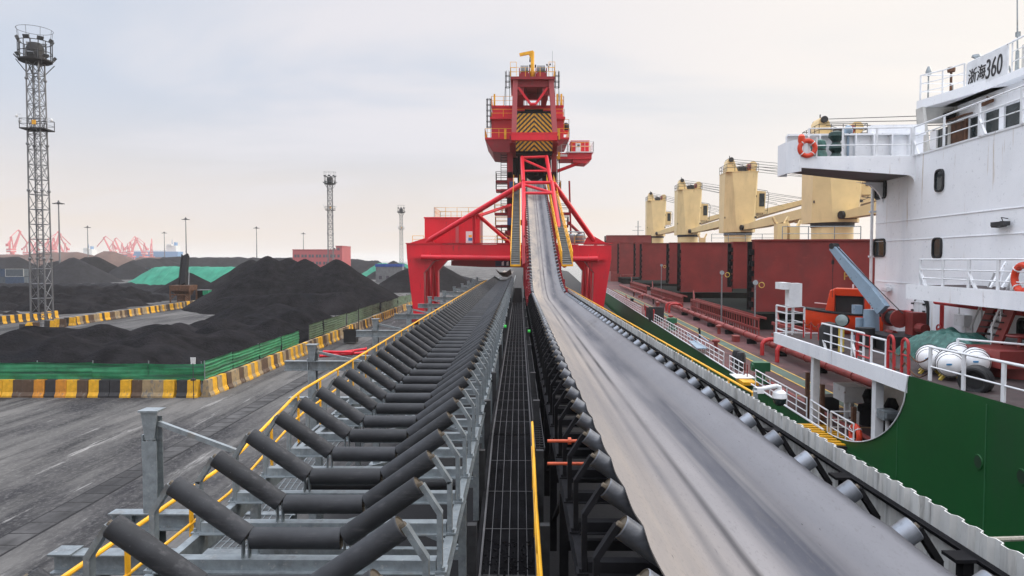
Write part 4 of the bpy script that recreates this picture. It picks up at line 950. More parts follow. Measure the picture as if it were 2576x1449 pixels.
def far_ship(x0, x1, Y, hz, lab, m_h, sup, side=1):
    t = thing('cargo_ship', ((x0 + x1) / 2, Y, -3), lab, 'ship'); L_ = x1 - x0
    b = MB(); b.prism([(x0, Y, hz), (x1, Y, hz), (x1 - 2, Y, -3), (x0 + 5, Y, -3)], (0, 24, 0)); b.build('hull', m_h, t)
    b = MB(); b.bb(x0 + 4.5, x1 - 1.5, Y - .2, Y + 24.2, -3.3, hz * .28); b.build('bottom_paint', m_fboot, t)
    sx = x0 + (x1 - x0) * sup
    b = MB(); b.bb(sx - 9, sx + 12, Y + 2, Y + 22, hz, hz + 13); b.bb(sx - 6, sx + 4, Y - 2, Y + 26, hz + 13, hz + 16); b.build('superstructure', m_fwht, t)
    b = MB(); b.tube((sx - 1, Y + 12, hz + 16), (sx - 1, Y + 12, hz + 26), .8, .3); b.bb(sx + 5, sx + 9, Y + 8, Y + 16, hz + 13, hz + 20); b.build('funnel_and_mast', m_fblue, t)
    b = MB(); b.bb(x0 + 8, sx - 14, Y + 3, Y + 21, hz, hz + 2.5); b.build('hatches', m_fboot if m_h is not m_fblue else m_fwht, t)
a, c = at(308, 632, 1480), at(447, 632, 1480); far_ship(a.x, c.x, 1480, at(380, 633, 1480).z, 'large far ship with a blue hull and white superstructure at the far quay', m_fblue, .86)
a, c = at(150, 637, 1700), at(232, 637, 1700); far_ship(a.x, c.x, 1700, at(190, 640, 1700).z, 'very faint far ship behind the brown ore heap', m_fwht, .82)
# ------------------------------------------------------------------ red ship loader with its tripper
GZ = 88
ld = thing('ship_loader', (-1.3, 95, 0), 'tall bright red ship loader straddling both conveyors', 'ship loader')
def pr(pts, Y, dy):                       # a plate outline given by survey points on the plane Y, extruded dy deep
    b = MB(); b.prism([at(x, y, Y) for x, y in pts], (0, dy, 0)); return b
A = at
# portal: front and rear frames
def legpoly(side, ex=0):
    if side < 0: pts = [(1022, 613), (1112, 613), (1112, 653), (1092, 656), (1066, 686), (1067, 790)]; o = (1040, 790); m = (1024, 650)
    else: pts = [(1538, 617), (1455, 617), (1455, 655), (1471, 657), (1494, 686), (1490, 790)]; o = (1516, 790); m = (1538, 650)
    P = [A(x, y, GZ) for x, y in pts]; O = A(*o, GZ); Mi = A(*m, GZ)
    f0 = P[-1].copy(); f0.z = .9; f1 = O.copy(); f1.z = .9
    return P + [f0, f1, O, Mi]
for s in (-1, 1):
    b = MB(); b.prism([p + V((0, 0, 0)) for p in legpoly(s)], (0, 1.9, 0)); b.build('leg', m_red, ld, smooth=False, bevel=.03)
    Pl = legpoly(s); xo = sum(p.x for p in (Pl[6], Pl[7])) / 2
    b = MB()
    for yy in (86.8, 89, 91.2): b.bb(xo - .55, xo + .55, yy - .9, yy + .9, .35, .9); b.tube((xo - .3, yy, .42), (xo + .3, yy, .42), .4, n=14)
    b.build('wheel_bogie', m_dred, ld)
    b = MB(); b.prism([p + V((0, 15.4, 0)) for p in legpoly(s)], (0, 1.8, 0)); b.build('leg', m_red, ld, smooth=False)
    # lattice of tubes between the front and rear leg
    xi = (Pl[4].x + Pl[8].x) / 2
    b = MB(); q = [(GZ + 2.2, .9), (GZ + 5, 7.6), (GZ + 8, .9), (GZ + 11, 7.6), (GZ + 15, .9)]
    for (ya, za), (yb, zb_) in zip(q, q[1:]): b.tube((xi - s * .4, ya, za), (xi - s * .4, yb, zb_), .28, n=10); b.tube((xi + s * .9, ya + .6, za), (xi + s * .9, yb + .6, zb_), .2, n=8)
    b.tube((xi, GZ + 1, 1.4), (xi, GZ + 15, 1.4), .35, n=10); b.build('side_brace', m_red, ld)
    b = MB(); b.bb(xi - 1.0, xi + 1.0, GZ + 1.9, GZ + 15.4, 8.3, 9.9); b.build('side_beam', m_red, ld)
b = MB(); l, r = A(1112, 613, GZ), A(1455, 655, GZ); b.bb(l.x, r.x, GZ, GZ + 1.8, A(1280, 654, GZ).z, A(1280, 614.5, GZ).z); b.build('portal_beam', m_red, ld, bevel=.03)
b = MB(); l2, r2_ = A(1022, 612, GZ), A(1538, 612, GZ); b.bb(l2.x - .1, r2_.x + .1, GZ - .12, GZ + 2.0, l2.z - .05, l2.z + .04); b.build('top_flange', m_red, ld)
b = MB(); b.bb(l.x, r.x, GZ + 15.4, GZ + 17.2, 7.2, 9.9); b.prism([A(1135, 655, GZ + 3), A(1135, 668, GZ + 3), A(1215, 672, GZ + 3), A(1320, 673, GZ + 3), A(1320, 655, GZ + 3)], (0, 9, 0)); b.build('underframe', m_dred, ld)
b = MB(); p = A(1262, 662, GZ + 2.95); wl = .06
for i in range(3): b.prism([p + V((.62 * i, -.02, -.3)), p + V((.62 * i + .28, -.02, -.3)), p + V((.62 * i + .28, -.02, .3)), p + V((.62 * i, -.02, .1))], (0, -.04, 0))
b.build('emblem', m_whitep, ld)
b = MB(); p = A(1249, 662, GZ + 2.95); b.box(p + V((1.3, -.005, 0)), (2.9, .01, .85)); b.build('emblem_board', M('dark blue board', (.015, .02, .06), .5), ld)
b = MB(); b.tube(A(1060, 647, GZ - .6), A(1290, 650, GZ - .6), .34, n=14); b.tube(A(1290, 650, GZ - .6), A(1440, 653, GZ - .6), .30, n=12); b.tube(A(1425, 652, GZ - .6), A(1503, 651, GZ - .6), .36, n=14)
for px, py, s in ((1062, 647, 1), (1501, 651, -1)): c = A(px, py, GZ - .6); b.prism([c + V((-s * 1.2, -.02, .0)), c + V((s * 1.0, -.02, .5)), c + V((s * 1.0, -.02, -.5))], (0, .5, 0))
b.build('tie_tube', m_pink if False else m_red, ld)
# raking tubes from the portal ends up to the head of the frame
HY = 84
def brace(name, p, q, r, mat=m_red):
    b = MB(); b.tube(p, q, r, n=14); b.build(name, mat, ld)
brace('raking_tube', A(1062, 615, GZ + .5), A(1314, 463, HY), .33)
brace('raking_tube', A(1500, 614, GZ + .5), A(1393, 462, HY), .33)
b = MB(); c = A(1062, 614, GZ - .03); b.prism([c + V((-2.0, 0, 0)), c + V((1.6, 0, 0)), c + V((1.2, 0, .75)), c + V((.5, 0, .8))], (0, .6, 0)); c = A(1500, 616, GZ - .03); b.prism([c + V((-1.6, 0, 0)), c + V((1.7, 0, 0)), c + V((-.5, 0, 1.2)), c + V((-1.2, 0, .9))], (0, .6, 0)); b.build('gusset', m_red, ld)
brace('brace_tube', A(1196, 535, HY + 2.6), A(1283, 612, GZ + 4), .24); brace('brace_tube', A(1193, 536, HY + 2.6), A(1193, 613, HY + 3.5), .22)
brace('brace_tube', A(1198, 545, HY + 3), A(1284, 516, HY + 11), .2); brace('brace_tube', A(1205, 548, HY + 8), A(1284, 600, HY + 11), .16, m_dred)
brace('brace_tube', A(1430, 560, HY + 9), A(1462, 590, HY + 11), .2, m_dred); brace('brace_tube', A(1432, 455, HY + 8), A(1436, 590, HY + 9), .12, m_dred)
# inclined frame over the belt: chords, cross tubes, diagonals
for p, q in ((A(1320, 668, 62.5), A(1316.5, 458, HY)), (A(1420, 668, 62.5), A(1388.5, 458, HY))): brace('frame_chord', p, q, .23, m_red)
for p, q in ((A(1316, 456, HY), A(1313.5, 396, HY + 5)), (A(1386, 458, HY), A(1374.5, 394, HY + 5))): brace('frame_chord', p, q, .24)
b = MB()
def chl(t): return A(1320, 668, 62.5).lerp(A(1316.5, 458, HY), t)
def chr_(t): return A(1420, 668, 62.5).lerp(A(1388.5, 458, HY), t)
b.tube(chl(.99), chr_(.99), .2, n=10); b.tube(chl(.83), chr_(.83), .17, n=10); b.tube(chl(.96), chr_(.83), .17, n=10); b.bar(chl(.27), chr_(.27), .1, .12); b.tube(chl(.15), chr_(.15), .07, n=8)
b.tube(A(1313.5, 396, HY + 5), A(1375, 394, HY + 5), .16, n=8); b.tube(A(1318, 402, HY + 5), A(1377, 428, HY + 3), .15, n=8); b.tube(A(1317, 430, HY + 2.5), A(1378, 430, HY + 2.5), .13, n=8)
b.build('cross_tubes', m_red, ld)
for px in (1347, 1383):
    c = chl(.15); c = V((A(px, 630, c.y).x, c.y, c.z)); b = MB(); b.torus(c, (1, 0, 0), .34, .1, 16, 8); b.tube(c - V((.1, 0, 0)), c + V((.1, 0, 0)), .3, n=14); b.build('hold_down_wheel', m_dark, ld)
# idlers along the incline, red brackets and side frames
ys = []; y = 47.2
while y < 88: ys.append(y); y += .9
merged(ld, XR, ys, zbelt, [m_dred, m_rollsteel], 'incline_idlers', slope)
for s in (-1, 1):
    b = MB()
    for a, c in ((48.5, 54), (54, 60), (60, 74), (74, 89)): b.bar((XR + s * 1.37, a, zbelt(a) - .42), (XR + s * 1.37, c, zbelt(c) - .42), .12, .34)
    b.build('side_girder', m_dred, ld)
    b = MB()
    for yy in (49.5, 52.5, 57, 61.5): b.bar((XR + s * 1.4, yy, zbelt(yy) + .35), (XR + s * 1.4, yy, ZC - .5), .14, .2, (0, 1, 0)); b.bar((XR + s * 1.4, yy, zbelt(yy) - .9), (XR + s * 1.4, yy + 3, zbelt(yy) - .4), .1, .1)
    for yy in (68, 76): b.bar((XR + s * 1.4, yy, zbelt(yy) - .5), (XR + s * 1.4, yy, 5.2), .26, .3, (0, 1, 0))
    b.build('hanger_frame', m_dred, ld)
# walkways climbing beside the belt
def wz(y): return zbelt(y) - .35
m_gr3 = M('grey tread plate', (.075, .08, .078), .7, .2, var=.3, scale=2, bump=.4, bscale=20)
for x0, x1, s in ((-.72, .1, -1), (3.6, 4.5, 1)):
    b = MB()
    for a, c in ((58.6, 66), (66, 74), (74, 92)): b.bar(((x0 + x1) / 2, a, wz(a)), ((x0 + x1) / 2, c, wz(c)), x1 - x0, .06)
    y = 59.0
    while y < 91: b.bb(x0 + .04, x1 - .04, y - .03, y + .03, wz(y) + .031, wz(y) + .08); y += .6
    b.build('stair_walkway', m_gr3, ld)
    b = MB()
    for x in (x0, x1):
        P = [(x, y, wz(y) + 1.1) for y in (58.6, 62, 66, 74, 92)]; b.path(P, .03, 6); b.path([(a, c, z - .5) for a, c, z in P], .035, 6)
        b.path([(a, c, z - 1.08) for a, c, z in P], .03, 4); y = 58.7
        while y < 92: b.bar((x, y, wz(y)), (x, y, wz(y) + 1.1), .06, .06); y += 1.5
    b.build('walkway_rail', m_yel, ld)
    b = MB()                                   # tall slatted yellow cage at the lower end
    for x in (x0, x1):
        for k in range(8): yy = 58.5 + .42 * k; b.bar((x, yy, wz(58.6) - .1), (x, yy, wz(yy) + 1.1), .03, .06)
        b.bar((x, 58.5, wz(58.6) - .05), (x, 62, wz(58.6) - .05), .08, .14)
    b.bar((x0, 58.5, wz(58.6) - .05), (x1, 58.5, wz(58.6) - .05), .1, .16); b.build('yellow_cage', m_yel, ld)
# red machine house on the left of the portal
HYm = 90.5
l, r = A(1068, 553, HYm), A(1207, 613, HYm); z1, z0 = A(1130, 549, HYm).z, A(1130, 613, HYm).z
b = MB(); b.bb(l.x, r.x, HYm, HYm + 7.5, z0, z1); b.bb(l.x - .1, r.x + .1, HYm - .1, HYm + 7.6, z1, z1 + .15); k = l.x + .6
while k < r.x - .3: b.bb(k, k + .05, HYm - .02, HYm, z0, z1); k += .95
b.build('machine_house', m_red, ld)
b = MB(); c = A(1150, 613, HYm - .15); b.bb(c.x - .2, c.x + .2, HYm - .2, HYm - .03, z0, z1 - .5); b.build('pilaster', m_pink, ld)
b = MB(); d0, d1 = A(1172, 582, HYm), A(1190, 612, HYm); b.bb(d0.x, d1.x, HYm - .08, HYm - .03, d1.z, d0.z); dr_ = b.build('house_door', m_whitep, ld)
b = MB(); c = A(1183, 594, HYm - .1); b.box(c, (.42, .02, .3)); b.build('yellow_notice', m_yel, dr_)
b = MB(); c = A(1183, 602, HYm - .1); b.box(c, (.5, .02, .36)); b.build('blue_notice', M('blue notice', (.03, .25, .55), .5), dr_)
def grail(pts, h=1.1, r=.03, sp=1.6, name='guard_rail', mat=m_yel, parent=ld, closed=False, mids=(.55,)):
    b = MB(); pts = [V(p) for p in pts]; up = V((0, 0, h)); b.path([p + up for p in pts], r, 6, closed)
    for m_ in mids: b.path([p + V((0, 0, h * m_)) for p in pts], r * .8, 5, closed)
    pp = pts + ([pts[0]] if closed else [])
    for a, c in zip(pp, pp[1:]):
        n = max(1, int((c - a).length / sp))
        for i in range(n + 1): q = a.lerp(c, i / n); b.bar(q, q + up, r * 1.9)
    return b.build(name, mat, parent)
c0 = A(1092, 549, HYm); grail([(c0.x, HYm + .2, z1 + .15), (r.x, HYm + .2, z1 + .15), (r.x, HYm + 7.3, z1 + .15), (c0.x, HYm + 7.3, z1 + .15)], 1.25, .03, 1.3, closed=True)
pz = A(1200, 613.5, GZ).z
grail([A(1038, 613, GZ + .3), A(1066, 613, GZ + .3)], 1.0, .03); grail([A(1208, 614, GZ + .3), A(1283, 614, GZ + .3)], 1.0, .03); grail([A(1445, 616, GZ + .3), A(1485, 616, GZ + .3)], 1.0, .03)
# grey drum unit on the right of the portal
b = MB(); c = A(1446, 613, GZ + 4)
for dx in (-.5, .7): b.lathe([(.55, 0), (.6, .1), (.6, 1.1), (.45, 1.3)], c + V((dx, 0, 0)), (0, 0, 1), 14)
b.path([c + V((-1.2, 0, 1.0)), c + V((-1.0, 0, 1.6)), c + V((1.2, 0, 1.5)), c + V((1.4, 0, .6))], .1, 6); b.build('pump_drum', m_galv, ld)
# tower
TY = 95
def colm(px0, px1, y0, y1, Y, d=1.0, mat=m_dred, name='tower_column'):
    a, c = A(px0, y0, Y), A(px1, y1, Y); b = MB(); b.bb(a.x, c.x, Y, Y + d, c.z, a.z); return b.build(name, mat, ld)
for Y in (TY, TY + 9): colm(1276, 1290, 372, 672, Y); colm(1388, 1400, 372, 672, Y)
b = MB()
for y in (440, 505, 572, 640):
    for px in (1283, 1394): p, q = A(px, y, TY), A(px, y, TY); q = V((p.x, TY + 9, p.z)); b.bar(p, q, .7, .8)
for (px, ya, yb) in ((1283, 440, 505), (1394, 440, 505), (1283, 505, 572), (1394, 572, 505), (1283, 640, 572), (1394, 572, 640)):
    p = A(px, ya, TY + .5); q = A(px, yb, TY + .5); q = V((p.x, TY + 9, q.z)); b.tube(p, q, .2)
b.bar(A(1283, 440, TY + 9.4), A(1394, 440, TY + 9.4), .7, .8); b.bar(A(1283, 560, TY + 9.4), A(1394, 560, TY + 9.4), .7, .8)
b.build('tower_bracing', m_dred, ld)
b = MB(); a, c = A(1302, 380, TY + 3), A(1386, 452, TY + 3); b.bb(a.x, c.x, TY + 3, TY + 7, c.z, a.z)
for k in range(4): p = A(1296 + 26 * k, 398, TY + 2.8); b.tube(p, p - V((0, 0, 2.4)), .35, n=10)
b.build('belt_head', m_black, ld)
m_cab = M('blue cabinet', (.02, .07, .22), .45)
for x0, y0, x1, y1 in ((1282, 457, 1296, 474), (1276, 548, 1287, 566)): a, c = A(x0, y0, TY - .4), A(x1, y1, TY - .4); b = MB(); b.bb(a.x, c.x, TY - .6, TY + .0, c.z, a.z); b.build('control_cabinet', m_cab, ld)
b = MB()
for y0 in (480, 520, 580, 600): a, c = A(1270, y0, TY + 1), A(1300, y0 + 14, TY + 1); b.bb(a.x, c.x, TY + 1, TY + 4, c.z, a.z)
b.build('tower_equipment', m_dred, ld)
# stair platforms beside the tower
def platform(x0, x1, y, Y=TY + 1, d=2.4, side=-1):
    a, c = A(x0, y, Y), A(x1, y, Y); b = MB(); b.bb(a.x, c.x, Y, Y + d, a.z - .3, a.z); b.build('platform', m_dred, ld)
    grail([(c.x, Y, a.z), (a.x, Y, a.z), (a.x, Y + d, a.z), (c.x, Y + d, a.z)] if side < 0 else [(a.x, Y, a.z), (c.x, Y, a.z), (c.x, Y + d, a.z), (a.x, Y + d, a.z)], 1.15, .04, 1.0, mat=m_galvd if rnd.random() < .6 else m_yel)
for x0, x1, y in ((1247.5, 1282, 453), (1247.5, 1282, 476), (1244, 1282, 535), (1246, 1280, 566), (1250, 1284, 612)): platform(x0, x1, y)
for x0, x1, y in ((1396, 1411, 476), (1400, 1434, 534), (1400, 1430, 566)): platform(x0, x1, y, side=1)
b = MB()
for (xa, ya, xb, yb) in ((1268, 372, 1268, 453), (1268, 476, 1268, 535), (1268, 566, 1272, 612)):
    p, q = A(xa, ya, TY + 1.2), A(xb, yb, TY + .6)
    for s in (-.42, .42): b.bar(p + V((s, 0, 0)), q + V((s, 0, 0)), .07, .16)
    n = int((p - q).length / .33)
    for i in range(n): c = p.lerp(q, i / n); b.bar(c + V((-.42, 0, 0)), c + V((.42, 0, 0)), .12, .05)
b.build('ladder', m_black, ld)
b = MB()
for x0 in (1402, 1407): b.bar(A(x0, 400, TY), A(x0, 476, TY), .08)
b.build('ladder', m_galvd, ld)
# hoist house
HH = 96
l, r = A(1236, 266, HH), A(1418, 346, HH)
b = MB(); b.bb(l.x, r.x, HH, HH + 9, r.z, A(1300, 302, HH).z); b.build('hoist_house', m_dred if False else m_red, ld)
b = MB(); b.bb(l.x - .15, r.x + .15, HH - .9, HH + 9.1, A(1300, 302, HH).z, A(1300, 297, HH).z); b.build('house_ledge', m_red, ld)
b = MB(); b.bb(l.x + .1, r.x - .1, HH + .1, HH + 8.9, A(1300, 297, HH).z, A(1300, 270, HH).z); b.bb(l.x, r.x, HH, HH + 9, A(1300, 270, HH).z, A(1300, 265, HH).z); b.build('house_upper', m_red, ld)
zp = A(1300, 346, HH - 1.5).z; zr = A(1300, 265, HH).z; zm = A(1300, 296.5, HH - .8).z
b = MB(); p0, p1 = A(1220, 346, HH - 1.5), A(1432, 346, HH - 1.5); b.bb(p0.x, p1.x, HH - 1.6, HH + 9.5, zp - .25, zp); b.build('house_platform', m_red, ld)
b = MB(); q0, q1 = A(1228, 373, HH - .5), A(1424, 366, HH - .5)
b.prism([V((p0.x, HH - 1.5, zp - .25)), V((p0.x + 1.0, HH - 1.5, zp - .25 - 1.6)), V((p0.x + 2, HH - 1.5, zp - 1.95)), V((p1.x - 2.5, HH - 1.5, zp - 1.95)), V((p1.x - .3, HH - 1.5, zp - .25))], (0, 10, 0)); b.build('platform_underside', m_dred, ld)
grail([(p0.x, HH - 1.5, zp), (A(1290, 346, HH - 1.5).x, HH - 1.5, zp)], 1.2, .033, 1.3); grail([(p0.x, HH - 1.5, zp), (p0.x, HH + 9, zp)], 1.2, .033, 1.3)
grail([(A(1398, 346, HH - 1.5).x, HH - 1.5, zp), (p1.x, HH - 1.5, zp), (p1.x, HH + 9, zp)], 1.2, .033, 1.3)
grail([(l.x, HH + 8, zm), (l.x, HH - .85, zm), (r.x, HH - .85, zm), (r.x, HH + 8, zm)], 1.15, .033, 1.5)
grail([(l.x, HH + .1, zr), (r.x, HH + .1, zr), (r.x, HH + 8.9, zr), (l.x, HH + 8.9, zr)], 1.25, .033, 1.6, closed=True)
for px in (1244, 1412, 1402): c = A(px, 262, HH); b = MB(); b.bb(c.x - .12, c.x + .12, HH - .2, HH + .2, zr, zr + 1.5); b.build('rail_gate', m_yel, ld)
b = MB(); a = A(1404, 337, HH - 1.6); b.box(a, (.5, .1, 1.5)); b.build('rail_gate', m_yel, ld); b = MB(); a = A(1271, 337, HH - 1.6); b.box(a, (.3, .1, 1.4)); b.build('rail_gate', m_yel, ld)
def cage(x0, x1, y0, y1, Y, parent=ld, mat=m_galvd):
    a, c = A(x0, y0, Y), A(x1, y1, Y); cx_ = (a.x + c.x) / 2; rr = abs(c.x - a.x) / 2; b = MB(); n = 10
    z = c.z
    while z < a.z: b.torus((cx_, Y, z), (0, 0, 1), rr, .04, n, 4); z += .75
    for i in range(6): t = 2 * math.pi * i / 6; b.bar((cx_ + rr * math.cos(t), Y + rr * math.sin(t), c.z), (cx_ + rr * math.cos(t), Y + rr * math.sin(t), a.z), .05)
    for s in (-.25, .25): b.bar((cx_ + s, Y + rr * .7, c.z - 2.5), (cx_ + s, Y + rr * .7, a.z), .06)
    b.build('caged_ladder', mat, parent)
cage(1223.5, 1236, 248, 320, HH - .4); cage(1271, 1283.5, 179, 220, 93); cage(1395, 1407.5, 179, 220, 93)
b = MB()
for x0, x1, y0, y1 in ((1271, 1269, 219, 264), (1282, 1282, 219, 264), (1396, 1396, 219, 264), (1405, 1409, 219, 264)): b.bar(A(x0, y0, 93), A(x1, y1, 95), .06)
b.build('ladder', m_galvd, ld)
# counterweight stack with chevrons
def chev():
    m = bpy.data.materials.new('chevron paint'); m.use_nodes = True; nt = m.node_tree; N = nt.nodes; L = nt.links; bs = N['Principled BSDF']
    tc = N.new('ShaderNodeTexCoord'); sp = N.new('ShaderNodeSeparateXYZ'); L.new(tc.outputs['Object'], sp.inputs[0])
    def mt(op, a, b_=None):
        n = N.new('ShaderNodeMath'); n.operation = op
        for i, x in enumerate((a, b_)):
            if x is None: continue
            if isinstance(x, (int, float)): n.inputs[i].default_value = x
            else: L.new(x, n.inputs[i])
        return n.outputs[0]
    cx_ = A(1343.7, 330, 90).x
    d = mt('ABSOLUTE', mt('SUBTRACT', sp.outputs['X'], cx_)); f = mt('FRACT', mt('DIVIDE', mt('ADD', mt('ADD', sp.outputs['Z'], d), .35), .62))
    nz = N.new('ShaderNodeTexNoise'); nz.inputs['Scale'].default_value = 2.0; nz.inputs['Detail'].default_value = 5; L.new(tc.outputs['Object'], nz.inputs[0])
    g_ = mt('GREATER_THAN', f, .5); mx = N.new('ShaderNodeMix'); mx.data_type = 'RGBA'; L.new(g_, mx.inputs['Factor']); mx.inputs['A'].default_value = (.03, .03, .03, 1); mx.inputs['B'].default_value = (.78, .46, .03, 1)
    m2 = N.new('ShaderNodeMix'); m2.data_type = 'RGBA'; m2.blend_type = 'MULTIPLY'; m2.inputs['Factor'].default_value = .15; L.new(mx.outputs['Result'], m2.inputs['A']); L.new(nz.outputs['Fac'], m2.inputs['B'])
    L.new(m2.outputs['Result'], bs.inputs['Base Color']); bs.inputs['Roughness'].default_value = .55
    return m
m_chev = chev()
l, r = A(1297.5, 285.5, 90), A(1390, 379, 90); cw = thing if False else None
n = 10; wd = (r.x - l.x) / n
b = MB(); b.bb(l.x, r.x, 90.4, 92.6, r.z - .3, l.z + .05); b.build('counterweight_frame', m_black, ld)
for i in range(n): b = MB(); b.bb(l.x + i * wd + .015, l.x + (i + 1) * wd - .015, 90, 92.4, r.z, l.z); b.build('counterweight_plate', m_chev, ld)
b = MB(); a, c = A(1320, 276, 90.5), A(1366, 286, 90.5); b.bb(a.x, c.x, 90.2, 92, c.z, a.z); a, c = A(1299, 281, 90.5), A(1388, 286.5, 90.5); b.bb(a.x, c.x, 90.1, 92, c.z, a.z); b.build('counterweight_lug', m_black, ld)
# front head frame round the counterweight
FY = 88.6
def post(xa, ya, xb, yb, w, Y=FY, mat=m_pink, name='head_post', dd=.9): p, q = A(xa, ya, Y), A(xb, yb, Y); b = MB(); b.bar(p, q, dd, w, (1, 0, 0)); b.build(name, mat, ld)
post(1296.5, 200, 1293, 336, .62); post(1386, 200, 1396, 336, .62); post(1300, 203, 1302, 265, .35, FY + 7, m_dred); post(1382, 203, 1388, 265, .35, FY + 7, m_dred)
a, c = A(1286, 335.5, FY), A(1401.5, 353.5, FY); b = MB(); b.bb(a.x, c.x, FY - .5, FY + .4, c.z, a.z); b.bb(a.x - .05, c.x + .05, FY - .55, FY + .45, a.z - .12, a.z + .02); b.build('head_beam', m_red, ld)
for px in (1289, 1398): p = A(px, 350, FY + .5); b = MB(); b.bar(p, p + V((0, 9, -.6)), .7, .9); b.build('head_girder', m_dred, ld)
a, c = A(1284.5, 196.5, FY), A(1395, 203, FY); b = MB(); b.bb(a.x, c.x, FY - .8, FY + 8, c.z, a.z); b.build('top_platform', m_dred, ld)
a, c = A(1299, 203, FY), A(1384, 219, FY); b = MB(); b.bb(a.x, c.x, FY - .2, FY + .6, c.z, a.z); b.bb(a.x, c.x, FY + 6.6, FY + 7.4, c.z, a.z); b.build('top_beam', m_dred, ld)
for s, px in ((1, 1311), (-1, 1372)): a = A(px, 219, FY); b = MB(); b.bb(a.x - .35, a.x + .35, FY, FY + 7, a.z - .95, a.z); b.build('sheave_bracket', m_dred, ld)
post(1303, 219, 1336, 264, .28, FY, m_red, 'v_brace', .3); post(1379, 219, 1346, 264, .28, FY, m_red, 'v_brace', .3); b = MB(); b.tube(A(1334, 262, FY), A(1350, 262, FY), .2); b.build('v_brace', m_red, ld)
zt = A(1340, 196.5, FY).z
grail([(a_.x, FY - .7, zt) for a_ in (A(1285, 196, FY), A(1395, 196, FY))] + [(A(1395, 196, FY).x, FY + 7.8, zt), (A(1285, 196, FY).x, FY + 7.8, zt)], 1.15, .028, 1.4, closed=True)
grail([(A(1284, 196, FY).x, FY - .9, zt), (A(1299, 196, FY).x, FY - .9, zt)], 1.75, .028, 1.2, mids=(.3, .6)); grail([(A(1380, 196, FY).x, FY - .9, zt), (A(1395, 196, FY).x, FY - .9, zt)], 1.75, .028, 1.2, mids=(.3, .6))
for x0, x1, lx in ((1305.5, 1333, 1), (1347, 1375, -1)):
    a, c = A(x0, 174, FY + 1), A(x1, 196, FY + 1); b = MB(); b.prism([V((a.x, FY, zt)), V((c.x, FY, zt)), V((c.x - .1, FY, zt + .55)), V((c.x - .25, FY, zt + .75)), V((a.x + .25, FY, zt + .75)), V((a.x + .1, FY, zt + .55))], (0, .25, 0)); b.bb(a.x, a.x + .12, FY, FY + 2.5, zt, zt + 1.25); b.bb(c.x - .12, c.x, FY, FY + 2.5, zt, zt + 1.25); b.build('sheave_frame', m_dred, ld)
    b = MB(); n = 6
    for i in range(n): xx = a.x + .28 + (c.x - a.x - .56) * i / (n - 1); b.tube((xx - .06, FY + 1.2, zt + 1.15), (xx + .06, FY + 1.2, zt + 1.15), .62, n=16)
    b.build('sheave', m_dark, ld); b = MB(); b.bar((a.x + .2, FY + 1.2, zt + 1.85), (c.x - .2, FY + 1.2, zt + 1.85), .05); b.bar((a.x + .1, FY + 1.2, zt + 1.1), (c.x - .1, FY + 1.0, zt + 1.1), .12); b.box((c.x if lx > 0 else a.x, FY + 1, zt + 1.75), (.18, .2, .35)); b.build('sheave_guard', m_black, ld)
b = MB()
for px in (1313, 1317, 1320, 1324, 1352, 1356, 1361, 1365): b.tube(A(px, 219, FY + 3.5), A(px, 268, FY + 8), .035, n=5)
b.build('hoist_rope', m_wirerope, ld)
# yellow service jib on top, antennas, wind vane
b = MB(); p, q = A(1339.5, 197, 90.5), A(1339.5, 130, 90.5); b.tube(p, q, .24, n=12); b.tube(p, p + V((0, 0, .9)), .34, n=12); b.build('service_jib_post', m_yel, ld)
b = MB(); t0, t1 = A(1341.5, 131, 90.5), A(1307, 138, 90.5); b.bar(t0, t1, .26, .38); b.prism([A(1338, 152, 90.4), A(1338, 132, 90.4), A(1329, 135, 90.4)], (0, .2, 0)); b.build('service_jib_arm', m_yel, ld)
b = MB(); b.tube(A(1333.5, 135, 90.5), A(1333, 151, 90.5), .05, n=6); b.box(A(1333, 153, 90.5), (.14, .14, .3)); b.build('hook', m_black, ld)
b = MB(); b.tube(A(1389.8, 196, 92), A(1389.8, 128, 92), .04, .02, 6); b.tube(A(1394, 196, 92), A(1394, 163, 92), .025, n=5); b.build('antenna', m_galv, ld)
b = MB(); b.tube(A(1380, 180, 92), A(1380, 166, 92), .04, n=6); b.bar(A(1376, 166, 92), A(1384, 166, 92), .05)
for px, pyy in ((1376, 163), (1384, 162)): b.ball(A(px, pyy, 92), .12, 8, 5)
b.build('wind_vane', m_galvd, ld)
# side lamp box and operator cabin
b = MB(); a, c = A(1418, 311, HH), A(1430, 331, HH); b.bb(a.x, c.x, HH + .2, HH + 2.2, c.z, A(1418, 327, HH).z); b.build('cable_reel_seat', m_red, ld); b = MB(); p = A(1424, 319, HH + .9); b.ball(p, .45, 12, 7, (1, 1, 1.3)); b.build('cable_reel', m_dark, ld)
grail([A(1419, 330, HH), A(1431, 330, HH), A(1431, 330, HH + 2.2)], 1.6, .03, 1.0)
OY = 97
l, r = A(1437, 355.5, OY), A(1481.5, 384, OY)
b = MB(); b.bb(l.x, r.x, OY, OY + 3, r.z, l.z); b.bb(l.x - .08, r.x + .08, OY - .08, OY + 3.1, l.z, l.z + .1); b.build('operator_cabin', m_red, ld)
d0, d1 = A(1448, 360, OY), A(1461.5, 383.5, OY); b = MB(); b.bb(d0.x, d1.x, OY - .07, OY - .003, d1.z, d0.z); dd = b.build('cabin_door', m_whitep, ld); b = MB(); a, c = A(1452, 364, OY), A(1458, 370, OY); b.bb(a.x, c.x, OY - .09, OY - .072, c.z, a.z); b.build('door_window', m_glass, dd)
a, c = A(1408, 387, OY), A(1487, 402, OY); b = MB(); b.bb(a.x, c.x, OY - .8, OY + 3.4, c.z, a.z); b.build('cabin_beam', m_red, ld)
